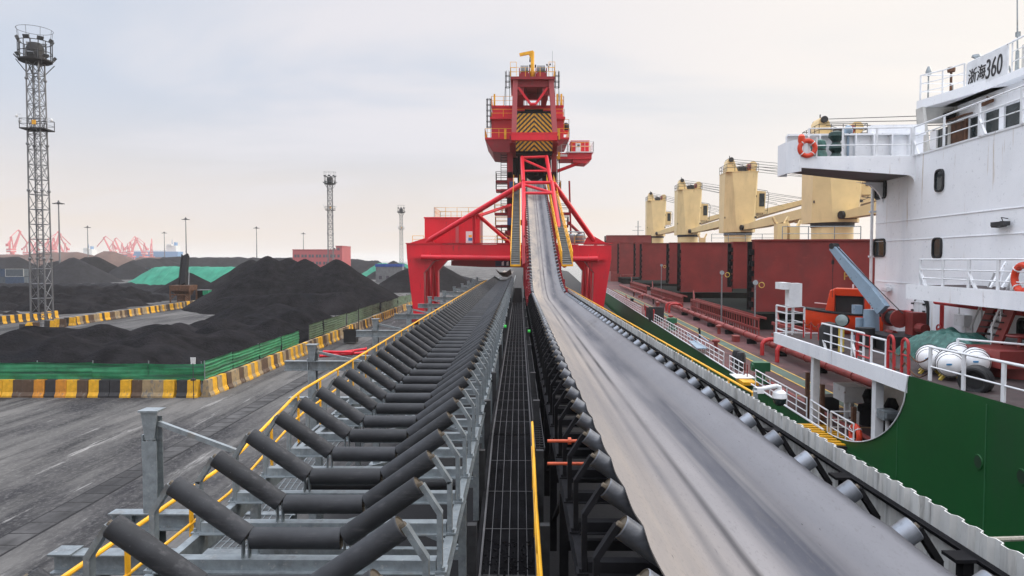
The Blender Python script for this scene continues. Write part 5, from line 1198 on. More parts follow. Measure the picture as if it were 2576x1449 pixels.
b = MB(); a2, c2 = A(1437, 384, OY), A(1491, 388, OY); b.bb(A(1405, 384, OY).x, a2.x - .6, OY - 1, OY + 3.4, a.z - .5, a.z - .2); b.bb(a2.x - .8, c2.x, OY - 1.2, OY + 3.6, a.z, a.z + .14); b.build('cabin_platform', m_whitep, ld)
b = MB(); p = A(1437, 402, OY); q = A(1487, 402, OY); b.prism([p + V((.2, -.5, 0)), q + V((0, -.5, 0)), q + V((-.7, -.5, -.55)), p + V((.2, -.5, -.4))], (0, 3.6, 0)); b.tube(A(1468, 405, OY), A(1402, 430, OY), .2); b.tube(A(1466, 408, OY + 3), A(1402, 432, OY + 3), .16); b.build('cabin_brace', m_red, ld)
zc = a.z + .14
grail([(A(1411, 384, OY).x, OY - 1.1, zc - .4), (A(1428, 384, OY).x, OY - 1.1, zc - .4), (a2.x - .6, OY - 1.1, zc), (c2.x, OY - 1.1, zc), (c2.x, OY + 3.5, zc)], 1.35, .03, 1.0, mat=m_whitep)
grail([(l.x, OY - 1.15, zc), (r.x, OY - 1.15, zc)], 1.2, .033, 1.1)
b = MB(); b.box(A(1406, 392, OY - 1), (.3, .4, 1.0)); b.box(A(1402, 396, OY - 1), (.5, .3, .4)); b.build('hose_box', m_yel, ld)
# ------------------------------------------------------------------ bulk carrier alongside (ship frame u, v, z)
root = SHIP @ V((20, 60, -1)); sh = thing('cargo_ship', root, 'large green bulk carrier with white bridge and upright dark red hatch covers, moored alongside', 'ship')
U0, UB, ZD, ZP = 7.2, 39.0, 3.4, 5.6
# hull: one closed side strip whose upper edge steps up to the poop through a curved cut
def topz(v):
    if v < 14.6: return 5.65 + .02 * (14.6 - v) + .0
    if v < 18.7:
        t = (v - 14.6) / 4.1; a = math.sqrt(max(0, 1 - (1 - t) ** 2)); return ZD + (5.65 - ZD) * (1 - t) ** .8 if False else 5.65 - (5.65 - ZD - .06) * (1 - math.sqrt(max(0, 1 - t ** 2.2))) if t < .0 else ZD + .06 + (5.65 - ZD - .06) * (1 - (1 - (1 - t) ** 2.0) ** .5)
    return ZD + .06
vsamp = [-14, -8, -2, 3, 8, 12, 14.2, 14.6] + [14.6 + 4.1 * i / 24 for i in range(1, 25)] + [22, 30, 45, 60, 90, 120, 150, 165, 175, 183, 188, 190]
def hullu(v, side):
    mid = (U0 + UB) / 2; hb = (UB - U0) / 2
    if v > 155: hb *= math.sqrt(max(0.0, 1 - ((v - 155) / 35.2) ** 2))
    return mid + side * hb
b = MB(SHIP); zs_ = lambda v: [-.8, 1.55, topz(v)]
cols = []
for side in (-1, 1):
    for v in vsamp:
        for z in [-1.2, 1.4, topz(v)]: b.v.append(V((hullu(v, side), v, z)))
n = len(vsamp)
for s in range(2):
    for j in range(n - 1):
        for k in range(2):
            a = s * n * 3 + j * 3 + k; b.f.append([a, a + 3, a + 4, a + 1]); b.mi.append(0)
b.f.append([0, 1, 2, n * 3 + 2, n * 3 + 1, n * 3]); b.mi.append(0)
for j in range(n - 1): a = j * 3; c = n * 3 + j * 3; b.f.append([a, c, c + 3, a + 3]); b.mi.append(0)
hull = b.build('hull', m_green, sh, ang=40)
b = S_()                                  # bright rim of the cut plating, rubbing strake, lower band
pts = [V((U0 - .02, v, topz(v))) for v in [14.6 + 4.1 * i / 30 for i in range(31)]]
b.path(pts, .014, 6); b.path([V((U0 - .02, 19, ZD + .06)), V((U0 - .02, 120, ZD + .06))], .03, 5); b.build('plate_rim', m_whitep, hull)
b = S_(); b.bb(U0 - .02, U0 + .05, -14, 150, -1.3, 1.2); b.build('boot_band', m_boot, hull)
b = S_()
for v in range(-12, 30, 3): b.bb(U0 - .012, U0 + .01, v, v + .03, 1.2, min(topz(v) - .05, 5.6))
for z in (2.2, 3.3): b.bb(U0 - .012, U0 + .01, -13, 17.5, z, z + .02)
b.build('weld_seams', M('green weld seam', (.02, .11, .04), .45), hull)
for px, py in ((2462, 1162), (2572, 1200)):
    c = su(px, py, U0); b = S_(); b.torus(c + V((-.005, 0, 0)), (1, 0, 0), .115, .018, 20, 6); f = b.build('fairlead_rim', m_green, hull)
    b = S_(); b.tube(c + V((-.02, 0, 0)), c + V((.02, 0, 0)), .105, n=20); b.build('fairlead_hole', m_boot, hull)
# main deck and its paint
m_deck = M('worn deck paint', (.115, .044, .046), .8, var=.35, scale=.5, spec=.25, rust=[((.030, .028, .029), .66, .09, (1, 1, 1), .3), ((.24, .13, .125), .33, 1.2, (1, .4, 1), .2), ((.035, .03, .03), .30, 1.5, (1, .5, 1), .12), ((.02, .018, .018), .22, 5, (1, 1, 1), .05)], bump=.2, bscale=6)
m_gdeck = M('green deck lane', (.045, .085, .065), .7, var=.3, scale=1, rust=[((.13, .05, .05), .3, 1.0, (1, .4, 1), .15), ((.03, .03, .03), .32, .5, (1, .5, 1), .2)])
m_line = M('yellow deck line', (.50, .30, .03), .6, var=.3, scale=1.5, rust=((.12, .06, .05), .36, 1.5, (1, .5, 1), .1))
b = S_(); b.bb(U0 + .01, UB - .01, -8, 150, ZD - .2, ZD); b.prism([V((hullu(v, s) - s * .03, v, ZD - .2)) for s, vv in ((-1, (150, 165, 175, 183, 188)), (1, (188, 183, 175, 165, 150))) for v in vv], (0, 0, .198)); b.build('main_deck', m_deck, sh, smooth=False)
b = S_(); b.bb(9.0, 9.55, 19, 110, ZD, ZD + .006); b.build('deck_lane', m_gdeck, sh, smooth=False)
b = S_()
for u in (8.94, 9.55): b.bb(u, u + .06, 19, 110, ZD, ZD + .009)
for k in range(6): b.bb(7.9, 9.0, 19.5 + .9 * k, 19.56 + .9 * k, ZD, ZD + .008)
b.build('deck_lines', m_line, sh, smooth=False)
# deck rail in bays
def ship_rail(pts, h, parent, name='deck_rail', r=.022, mids=(.33, .66), sp=1.05, stays=0, mat=m_whitep, pw=.055, split=True):
    pts = [V(p) for p in pts]; up = V((0, 0, h)); b = S_(); b.path([p + up for p in pts], r, 6)
    for m_ in mids: b.path([p + up * m_ for p in pts], r * .7, 5)
    o = b.build(name, mat, parent); pos = []
    for a, c in zip(pts, pts[1:]):
        n = max(1, round((c - a).length / sp)); pos += [(a.lerp(c, i / n), (c - a).normalized()) for i in range(n)]
    pos.append((pts[-1], (pts[-1] - pts[-2]).normalized()))
    bb_ = S_()
    for i, (q, d) in enumerate(pos):
        t = bb_ if not split else S_()
        t.bar(q, q + up, pw * .35, pw, d)
        if stays and i % stays == 0: t.bar(q + up * .55, q + d * .28, pw * .3, pw * .8, V((-d.y, d.x, 0)))
        if split: t.build('stanchion', mat, o if parent.type == 'EMPTY' else parent)
    if not split: bb_.build('stanchions', mat, o if parent.type == 'EMPTY' else parent)
    return o
for v0, v1 in ((30.6, 47.5), (47.9, 52)): ship_rail([(U0 + .1, v0, ZD), (U0 + .1, v1, ZD)], .62, sh, stays=4, sp=.95)
ship_rail([(U0 + .1, 60, ZD), (U0 + .1, 82, ZD)], .62, sh, stays=2, sp=.95, split=False); ship_rail([(U0 + .12, 83, ZD), (U0 + .12, 118, ZD)], .62, sh, stays=3, split=False, sp=1.4)
ship_rail([(U0 + .1, 27.4, ZD), (U0 + .1, 29.6, ZD)], .6, sh, stays=2, sp=.7); ship_rail([(U0 + .1, 20.6, ZD), (U0 + .1, 25.8, ZD)], .6, sh, sp=.85)
ship_rail([(U0 + .05, 18.9, ZD), (U0 + .1, 20.3, ZD)], .6, sh, sp=.7); ship_rail([(U0 + .06, 17.3, ZD), (U0 + .06, 18.7, ZD), (U0 + .75, 18.7, ZD)], .62, sh, sp=.55)
b = S_(); b.path([(U0 + .1, 26.9, ZD), (U0 + .1, 26.9, ZD + .62), (U0 + .1, 27.35, ZD + .62), (U0 + .1, 27.35, ZD)], .02, 6); b.path([(U0 + .1, 26.9, ZD + .32), (U0 + .1, 27.35, ZD + .32)], .016, 6); b.build('red_gate', m_oxide, sh)
# deck pipe with collars and expansion loops
b = S_(); b.tube((10.8, 17.5, ZD + .42), (10.8, 118, ZD + .42), .165, n=16); v = 18.5
while v < 118: b.tube((10.8, v - .035, ZD + .42), (10.8, v + .035, ZD + .42), .195, n=16); v += 2.4
b.build('deck_pipe', m_oxide, sh)
for v in range(19, 116, 5): b = S_(); b.bb(10.55, 11.05, v - .1, v + .1, ZD, ZD + .27); b.build('pipe_saddle', m_black, sh) if v < 60 else None
m_rpipe = M('red hydrant pipe', (.42, .02, .022), .45, var=.2)
for v in (32.0, 34.3, 62, 63.6):
    b = S_(); b.path([(10.0, v, ZD), (10.0, v, ZD + .55), (10.1, v + .05, ZD + .7), (10.35, v + .1, ZD + .76), (10.9, v + .15, ZD + .76), (11.1, v + .2, ZD + .6), (11.1, v + .2, ZD + .2)], .1, 8); b.build('expansion_loop', m_rpipe, sh)
b = S_(); b.tube((7.9, 17.5, ZD + .1), (7.9, 28, ZD + .1), .06, n=8); b.build('deck_hose', m_oxide, sh)
# smaller pipes, vents and boxes that crowd the deck
for u, r in ((11.12, .045), (11.28, .035), (11.45, .05)): b = S_(); b.tube((u, 18, ZD + .3), (u, 112, ZD + .3), r, n=7); b.build('service_pipe', m_oxide if r > .04 else m_black, sh)
r3 = random.Random(3)
for k in range(26):
    v = 29 + k * 2.6 + r3.uniform(-.8, .8); u = r3.choice((8.2, 8.5, 9.9, 10.2, 11.6)); b = S_()
    if k % 3 == 0: b.lathe([(.1, 0), (.1, .4), (.2, .42), (.2, .52), (.05, .6)], V((u, v, ZD)), (0, 0, 1), 10); b.build('mushroom_vent', m_oxide, sh)
    elif k % 3 == 1: b.bb(u - .15, u + .15, v - .3, v + .3, ZD, ZD + .3); b.bb(u - .18, u + .18, v - .33, v + .33, ZD + .3, ZD + .34); b.build('deck_box', m_black if k % 2 else m_oxide, sh)
    else: b.path([(u, v, ZD), (u, v, ZD + .45), (u, v + .15, ZD + .55), (u, v + .3, ZD + .45)], .06, 7); b.build('air_pipe', m_black if k % 2 else m_oxide, sh)
b = S_(); b.bb(12, 34, 153, 176, ZD, ZD + 2.6); b.bb(14, 32, 150.5, 153, ZD, ZD + 1.6); b.build('forecastle', m_oxide, sh)
# slanted access racks along the hatch coamings
for v0, v1 in ((25.5, 39), (41.5, 62), (66, 88), (92, 112)):
    b = S_(); zt = ZD + 1.15; u = 11.9
    b.bar((u, v0, zt), (u, v1, zt), .10, .16); b.bar((u, v0, zt - .62), (u, v1, zt - .62), .10, .14); b.bar((u + .4, v0, zt + .05), (u + .4, v1, zt + .05), .08, .12)
    v = v0
    while v <= v1: b.bar((u, v, ZD), (u, v + .12, zt), .07, .07); v += .62
    b.prism([V((u + .1, v1 - .2, ZD)), V((u + .1, v1 - 1.4, ZD)), V((u + .1, v1 - .2, ZD + 2.0))], (.1, 0, 0)); b.build('access_rack', m_oxide, sh)
# hatch coamings and upright covers
m_coam = M('dark coaming paint', (.010, .013, .0125), .95, spec=.03, var=.3, scale=1, rust=((.035, .02, .018), .32, 1.2, (1, 1, .4), .2))
for v0, v1 in ((47, 66), (77.5, 96), (107.5, 126), (137, 150)):
    b = S_(); b.bb(13.4, 33.5, v0, v1, ZD, ZD + 1.0); b.bb(13.2, 33.7, v0 - .2, v1 + .2, ZD + .92, ZD + 1.06)
    v = v0
    while v < v1: b.bb(13.25, 13.4, v, v + .1, ZD, ZD + .92); v += 1.5
    b.build('hatch_coaming', m_coam, sh)
def cover(px0, py0, px1, py1, v, th=.7, w=None):
    a = sv(px0, py0, v); c = sv(px1, py1, v); u1 = c.u if False else c.x
    if w: u1 = a.x + w
    b = S_(); b.bb(a.x, u1, v, v + th, c.z, a.z); b.bb(a.x - .02, a.x + .25, v - .06, v, c.z, a.z - .05); b.bb(a.x, u1, v - .012, v, c.z + (a.z - c.z) * .14, c.z + (a.z - c.z) * .145)
    b.bb(a.x - .03, u1, v - .1, v + th + .05, a.z, a.z + .1)
    o = b.build('hatch_cover', m_hatch, sh)
    b = S_(); b.bb(a.x - .34, a.x - .05, v + .42, v + .5, c.z + .1, a.z - .05); b.build('edge_frame', m_black, o); b = S_(); b.bb(u1 + .02, u1 + .16, v + .1, v + .3, c.z + .1, a.z - .05); b.build('edge_frame', m_black, o)
    for f in (.06, .2, .34, .5, .64, .8): b = S_(); b.bb(a.x - .26, a.x - .025, v + .02, v + .4, c.z + (a.z - c.z) * f, c.z + (a.z - c.z) * f + .36); b.build('hinge_block', m_black, o)
    return a, c
A1, C1 = cover(1899, 606, 2170, 785, 46.2, w=17); cover(1845, 611, 1892, 726, 57.5, w=14)
A2, C2 = cover(1714, 612, 1835, 735, 76, w=5.4); cover(1685, 612, 1714, 714, 86, w=9)
cover(1616, 613, 1683, 705, 105, w=4.3); cover(1600, 613, 1618, 697, 112, w=4)
cover(1558, 612, 1600, 690, 134, w=3.4); cover(1525, 593, 1625, 682, 142, w=9)
p = SHIP @ (sv(2121, 704, 46.1)); Mt = Matrix.Translation(p) @ Matrix.Rotation(-SA, 4, 'Z') @ Matrix.Rotation(R_(90), 4, 'X')
text('cover_lettering', 'PS', M('gold lettering', (.42, .24, .04), .5), Mt, .98, sh)
# lamps and rope eyes by the coamings
m_cyel = M('yellow ring', (.6, .45, .08), .5)
for px, py, v in ((1816, 687, 50), (1900, 712, 43), (1664, 668, 84)):
    c = sv(px, py, v); b = S_(); b.tube(V((c.x, v, ZD)), c, .05, n=6); b.lathe([(.06, 0), (.15, .1), (.16, .16)], c + V((0, .1, 0)), (0, -1, .2), 12); b.build('deck_lamp', m_galv, sh)
    b = S_(); b.torus(c + V((.38, 0, -.12)), (.6, 1, 0), .16, .022, 16, 5); b.build('yellow_ring', m_cyel, sh)
# mooring gear along the rail
m_win = M('green winch paint', (.012, .11, .05), .45, var=.2)
for px, py in ((1913, 968), (1690, 826)):
    c = su(px, py, 7.7); v = c.y; b = S_(); q = V((c.x, v, ZD)); b.tube(q, q + V((0, 0, .75)), .17, n=12); b.bb(c.x - .3, c.x + .3, v - .2, v + .2, ZD + .45, ZD + .78); b.tube(q + V((-.35, 0, .6)), q + V((.3, 0, .6)), .15, n=10); b.bb(c.x - .3, c.x + .3, v - .3, v + .3, ZD, ZD + .15); b.build('mooring_winch', m_win, sh)
for du in (0, .5):
    b = S_(); b.lathe([(.2, 0), (.2, .62), (.15, .75), (.02, .8)], V((7.75, 30.2 - 1.3 * du, ZD)), (0, 0, 1), 12); b.build('bollard', m_dark, sh)
for v, h in ((20.9, 1.3), (19.75, 1.15), (17.7, .95)):
    b = S_(); b.bar((U0 + .22, v, ZD), (U0 + .22, v, ZD + h), .1, .1); b.build('timber_post', m_rust, sh)
m_tarpd = M('dark tarpaulin', (.02, .05, .045), .6, var=.4, scale=3)
b = S_(); b.bb(8.0, 8.5, 21.3, 21.8, ZD, ZD + .5); b.build('deck_locker', m_dark, sh)
# yellow and black striped gangway foot
b = S_()
for k in range(9): b.bb(U0 - .55 + .0, U0 + .3, 17.6 + .26 * k, 17.6 + .26 * k + .12, ZD + .0, ZD + .03)
b.bb(U0 - .56, U0 - .52, 17.5, 20, ZD - .14, ZD + .02); b.build('striped_step', m_yel, sh)
b = S_(); b.bb(U0 - .55, U0 + .3, 17.5, 20, ZD - .06, ZD - .002); b.build('step_plate', m_dark, sh)
b = S_(); b.bb(U0 - .3, U0 + .25, 25.9, 27.0, ZD, ZD + .12); b.build('striped_step', m_yel, sh)
b = S_(); b.bb(U0 - .4, U0 + .35, 26.6, 27.6, ZD + .13, ZD + .16); b.build('gangway_plate', m_whitep, sh)
b = S_(); c = V((U0 - .15, 35.5, ZD + .35)); b.bar(c + V((0, -1.6, 0)), c + V((.2, 1.6, 0)), .5, .04); b.path([c + V((-.3, -1.6, .35)), c + V((-.1, 1.6, .35))], .03, 5); b.path([c + V((.3, -1.6, .35)), c + V((.5, 1.6, .35))], .03, 5); b.build('pilot_ladder_platform', m_blue, sh)
b = S_(); b.bb(U0 + .0, U0 + .7, 53, 56, ZD, ZD + .9); b.bb(U0 - .2, U0 + .9, 52.6, 53, ZD, ZD + 1.1); b.build('deck_store', m_dark, sh)
b = S_(); b.path([(U0 + .1, 52.2, ZD), (U0 + .1, 52.2, ZD + .9), (U0 + .1, 57, ZD + .9), (U0 + .1, 57, ZD)], .04, 5); b.build('red_gate', m_rpipe, sh)
# poop deck (boat deck) with white edge girder on posts
m_pdeck = M('dark boat deck', (.045, .03, .03), .75, var=.4, scale=1.2, rust=((.09, .085, .08), .35, 2, (1, 1, 1), .2))
VP1 = su(1946, 850, U0).y; VP0 = 14.7
b = S_(); b.bb(U0 + .08, 12.6, VP0, VP1 - .08, ZP - .12, ZP); b.bb(U0 + .06, UB - 1, -14, VP0, ZP - .12, ZP); b.build('boat_deck', m_pdeck, sh, smooth=False)
b = S_(); b.bb(U0, U0 + .08, VP0 - .05, VP1, ZP - .32, ZP + .03); b.bb(U0, 12.6, VP1 - .08, VP1, ZP - .3, ZP + .02); b.build('edge_girder', m_white, sh)
for v in (20.2, 16.35): b = S_(); b.bb(U0 + .1, U0 + .28, v - .08, v + .12, ZD, ZP - .3); b.build('deck_post', m_whitep, sh)
# shelter under the boat deck
m_inner = M('shaded white bulkhead', (.55, .55, .52), .6, var=.15, scale=2, rust=((.2, .13, .07), .3, 3, (1, 1, .4), .2))  # white with shade put into the colour, for lower house and windscreen
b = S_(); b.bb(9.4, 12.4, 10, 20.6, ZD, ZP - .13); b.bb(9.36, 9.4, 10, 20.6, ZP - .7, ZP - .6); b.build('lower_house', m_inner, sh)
for k, (v, s) in enumerate(((19.9, .5), (18.6, .7), (17.4, .6))): b = S_(); b.lathe([(.28 * s + .1, 0), (.3 * s + .1, .5), (.12, .62), (.18, .8), (.1, 1.0)], V((8.75, v, ZD)), (0, 0, 1), 10); b.tube(V((8.5, v, ZD + .45)), V((9.0, v, ZD + .45)), .16 * s + .06, n=10); b.build('deck_winch', m_black, sh)
b = S_(); b.bb(8.2, 8.8, 20.2, 21.0, ZD + .55, ZD + 1.0); b.bb(8.25, 8.35, 20.25, 20.35, ZD, ZD + .55); b.bb(8.65, 8.75, 20.85, 20.95, ZD, ZD + .55); b.build('white_locker', m_whitep, sh)
b = S_(); c = su(2190, 935, 8.9); b.box(c, (.3, .3, .3)); b.build('fire_box', m_rpipe, sh)
for px, py in ((2128, 1085),):
    c = su(px, py, U0 + .35)
lr = None
# lamp on post at the cut
c = su(2233, 1042, U0 + .3); b = S_(); b.box(c, (.34, .42, .2)); b.box(c + V((-.02, -.05, .02)), (.26, .45, .12)); f = b.build('flood_lamp', m_galv, sh); b = S_(); b.tube(c + V((0, 0, -.1)), V((c.x, c.y, ZD)), .045, n=8); b.build('lamp_post', m_whitep, sh)
# accommodation block
UW, VF, ZB = 10.7, 24.1, 11.1
b = S_(); b.bb(UW, 35, -4, VF, ZP, ZB); b.bb(UW - .02, UW, -4, VF, 9.22, 9.235); b.bb(UW - .02, UW, -4, VF, 8.62 + 0, 8.63); b.bb(UW - .02, UW, -4, VF, 7.3, 7.31)
v = 21.2
blk = b.build('superstructure', m_white, sh, smooth=False)
m_seam = M('shadow seam', (.45, .48, .52), .5)
b = S_(); b.tube((UW - .12, VF + .02, ZP), (UW - .12, VF + .02, ZB - .6), .05, n=8); b.bb(UW - .2, UW, VF - .02, VF + .08, 9.6, 9.66); b.bb(UW - .2, UW, VF - .02, VF + .08, 8.1, 8.16); b.build('drain_pipe', m_whitep, blk)
def port_win(px0, py0, px1, py1, u=UW, parent=blk, glass=m_glass, rr=.10):
    a, c = su(px0, py0, u), su(px1, py1, u); v0, v1 = sorted((a.y, c.y)); z0, z1 = min(a.z, c.z), max(a.z, c.z)
    if (a.z - c.z) > 0: z1 = (su((px0 + px1) / 2, py0, u)).z; z0 = su((px0 + px1) / 2, py1, u).z
    vm, zm = (v0 + v1) / 2, (z0 + z1) / 2; hv, hz_ = (v1 - v0) / 2, (z1 - z0) / 2
    def ring(hv, hz_, r):
        out = []
        for cx_, cz_, a0 in ((1, 1, 0), (-1, 1, 90), (-1, -1, 180), (1, -1, 270)):
            for k in range(4): t = R_(a0 + 30 * k); out.append((vm + cx_ * (hv - r) + math.cos(t) * r, zm + cz_ * (hz_ - r) + math.sin(t) * r))
        return out
    o_, i_ = ring(hv + .05, hz_ + .05, rr + .05), ring(hv, hz_, rr); n = len(o_)
    b = S_(); vs = [V((u - .05, v, z)) for v, z in o_] + [V((u - .05, v, z)) for v, z in i_] + [V((u + .01, v, z)) for v, z in o_] + [V((u + .01, v, z)) for v, z in i_]
    fs = []
    for k in range(n): j = (k + 1) % n; fs += [(k, j, n + j, n + k), (k, 2 * n + k, 2 * n + j, j), (n + k, n + j, 3 * n + j, 3 * n + k)]
    b.add(vs, fs); b.build('window_frame', m_dark if parent is blk else m_whitep, parent)
    b = S_(); b.prism([V((u - .02, v, z)) for v, z in i_], (.012, 0, 0)); b.build('window', glass, parent)
for w_ in ((2205, 457, 2229, 497), (2357, 430, 2373, 478), (2202, 604, 2226, 643), (2350, 602, 2368, 646), (2566, 806, 2602, 850)): port_win(*w_)
# wheelhouse, roof, canopy, windscreen
UH, VH, ZR = 13.6, 25.0, 13.25
whl = None
b = S_(); b.bb(UH, 33, 6, VH - .25, ZB, 11.95); b.bb(UH, 33, 6, VH - .25, 12.68, ZR)                               # walls below and above the window band
def vp(px, u=UH): return su(px, 330, u).y
segs = [(2598, 2575), (2528, 2521), (2474, 2465), (2430, 2424), (2392, 2388), (2354, 2350)]
bands = sorted([(vp(a), vp(c)) for a, c in ((2620, 2573), (2524, 2512), (2475, 2461), (2436, 2422), (2392, 2386), (2356, 2340))])
for v0, v1 in bands: b.bb(UH, UH + .18, v0, v1, 11.95, 12.68)
b.bb(UH + 6, 33, 6, VH - .25, 11.95, 12.68)
wh = b.build('wheelhouse', m_white, sh, smooth=False)
b = S_(); b.bb(UH - .03, UH, vp(2700), vp(2340), 12.70, 12.73); b.build('window_ledge', m_whitep, wh)
for a, c in zip(bands, bands[1:]):
    b = S_(); b.bb(UH + .06, UH + .08, a[1], c[0], 11.95, 12.68); b.build('window', m_glass, wh)
b = S_(); b.bb(13.2, 33, 5, VH - .1, ZR, ZR + .22); b.prism([V((12.55, VH + .35, ZR + .0)), V((13.25, 22.3, ZR)), V((14.0, 21.9, ZR)), V((14, VH + .35, ZR))], (0, 0, .3)); b.build('roof', m_white, wh, smooth=False)
b = S_(); z0, z1 = ZB, ZR; fr = [(12.62, VH, 1)]
b.bb(12.62, UH + .1, VH, VH + .12, ZB, 11.82); b.bb(12.62, UH + .1, VH, VH + .12, 12.72, ZR); b.bb(12.62, 12.74, VH, VH + .12, 11.82, 12.72); b.bb(13.5, UH + .1, VH, VH + .12, 11.82, 12.72); b.bb(UH, 33, VH - .13, VH - .01, ZB, 11.82); b.bb(UH, 33, VH - .13, VH - .01, 12.72, ZR)
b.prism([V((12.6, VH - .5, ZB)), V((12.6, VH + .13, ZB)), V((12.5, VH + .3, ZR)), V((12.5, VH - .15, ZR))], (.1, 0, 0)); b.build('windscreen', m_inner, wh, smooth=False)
b = S_(); v0, v1 = vp(2430), vp(2392); b.bb(UH - .06, UH - .01, v0 + .05, v1 - .05, ZB, 12.66); b.bb(UH - .1, UH - .02, vp(2437), vp(2432), ZB, 12.7); b.build('bridge_door', m_rust, wh)
b = S_()
for k in range(11): v = vp(2392) + (vp(2446) - vp(2392)) * k / 10; b.bar((UH - .3, v, 12.76), (UH - .02, v, 12.82), .07, .05)
b.build('door_canopy', m_rust, wh)
b = S_(); c = su(2368, 297, UH - .25); b.box(c, (.3, .5, .28)); b.box(c + V((0, -.5, -.02)), (.25, .35, .2)); b.build('air_horn', m_black, wh)
def wall_lamp(px, py, u, parent, mat=m_galvd, L_=.55):
    c = su(px, py, u - .12); b = S_(); b.bar(c + V((0, -L_ / 2, .0)), c + V((0, L_ / 2, 0)), .12, .1); b.bar(c + V((.1, 0, .04)), c + V((0, 0, .04)), .05); b.path([c + V((-.03, -L_ / 2, -.06)), c + V((-.03, 0, -.08)), c + V((-.03, L_ / 2, -.06))], .02, 5); b.path([c + V((.11, -.1, .12)), c + V((-.1, -.2, .14)), c + V((-.1, -.26, .05))], .012, 5); b.build('wall_lamp', mat, parent)
wall_lamp(2480, 258, UH, wh, m_rust, .62); wall_lamp(2516, 563, UW, blk); wall_lamp(2228, 727, UW, blk, m_whitep, .42)
# name board on the roof edge
zb0 = ZR + .22; a, c = su(2441, 256, 13.35), su(2546, 222, 13.35); v1, v0 = a.y, c.y
b = S_(); b.bb(13.2, 13.24, v0, v1, zb0, zb0 + .84); nb = b.build('name_board', m_whitep, sh)
m_ink = M('black lettering', (.012, .012, .014), .5, var=.1)
Ht = .78 * K
Rt = Matrix.Rotation(-SA, 4, 'Z') @ Matrix.Rotation(R_(-90), 4, 'Z') @ Matrix.Rotation(R_(90), 4, 'X')
o_ = SHIP @ V((13.19, v1 - .10, zb0 + .18)); LB = (v1 - v0) * K
text('name_lettering', '浙海', m_ink, Matrix.Translation(o_ + V((0, 0, .03))) @ Rt @ Matrix.Scale(.95, 4, (1, 0, 0)), .66, nb, .012, .12)
o_ = SHIP @ V((13.19, v1 - .10 - (v1 - v0) * .44, zb0 + .10)); text('name_lettering', '360', m_ink, Matrix.Translation(o_) @ Rt @ Matrix.Scale(.66, 4, (1, 0, 0)), 1.12, nb, .01, .12)
ship_rail([(12.6, VH + .2, ZR + .3), (13.0, v1 + 1.0, ZR + .3), (13.18, v1 + .06, ZR + .26)], .85, sh, 'roof_rail', .022, (.33, .66), 1.3, 0, m_whitep, .06)
ship_rail([(13.3, v0 - .05, ZR + .25), (13.3, 11, ZR + .25)], .9, sh, 'roof_rail', .022, (.33, .66), 1.0)
ship_rail([(12.6, VH + .2, ZR + .3), (16, VH + .2, ZR + .3), (20, VH, ZR + .3)], .85, sh, 'roof_rail', .022, (.33, .66), 1.6)
b = S_(); b.path([(13.25, v1, zb0 + .88), (13.25, v0, zb0 + .88), (13.25, v0 - 2.5, zb0 + .95)], .025, 6); b.build('board_rail', m_whitep, sh)
def mast(px, pyb, pyt, u, r, head, name):
    a = su(px, pyb, u); t = su(px, pyt, u); b = S_(); b.tube(V((u, a.y, a.z)), V((u, a.y, t.z)), r, r * .8, 8)
    if head == 'cone': b.lathe([(.02, -.05), (.09, 0), (.10, .12), (.04, .3), (.0, .32)], V((u, a.y, t.z)), (0, 0, 1), 10)
    elif head == 'drum': b.lathe([(.12, 0), (.13, .1), (.12, .16)], V((u, a.y, t.z)), (0, 0, 1), 12)
    elif head == 'cap': b.lathe([(.05, 0), (.14, .06), (.12, .12)], V((u, a.y, t.z)), (0, 0, 1), 10)
    b.build(name, m_galv if head != 'drum' else m_rust, sh)
mast(2334, 272, 190, 13.2, .03, 'cone', 'antenna_post'); mast(2391, 262, 182, 14.0, .05, 'drum', 'antenna_post'); mast(2454, 205, 148, 14.0, .03, 'cap', 'antenna_post'); mast(2396, 262, 212, 14.6, .02, '', 'antenna_post')
a = su(2557, 220, 14); b = S_(); b.tube(V((14, a.y, ZR)), V((14, a.y, a.z + 1.1)), .07, .05, 8); b.tube(V((14, a.y, a.z + 1.1)), V((13.9, a.y, a.z + 4.2)), .025, .012, 6); b.box(V((14, a.y, a.z + 1.6)), (.1, .1, .14)); b.build('whip_antenna', m_galv, sh)
b = S_(); c = su(2490, 186, 13.35); b.bar(c + V((0, -.45, 0)), c + V((0, .45, 0)), .2, .08); b.path([c + V((0, -.4, 0)), c + V((.1, -.75, .02)), c + V((.15, -.85, -.35))], .03, 6); b.bar(c + V((0, -.2, 0)), c + V((0, -.2, -.35)), .04); b.bar(c + V((0, .2, 0)), c + V((0, .2, -.35)), .04); b.build('sign_lamp', m_galv, sh)
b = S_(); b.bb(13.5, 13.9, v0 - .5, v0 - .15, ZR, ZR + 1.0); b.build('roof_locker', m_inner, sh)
b = S_(); b.bb(14.2, 14.5, v0 - 1.1, v0 - .9, ZR, ZR + .9); b.torus(V((13.6, v0 - .5, ZR + .5)), (1, 0, 0), .18, .02, 14, 4); b.build('roof_gear', m_black, sh)
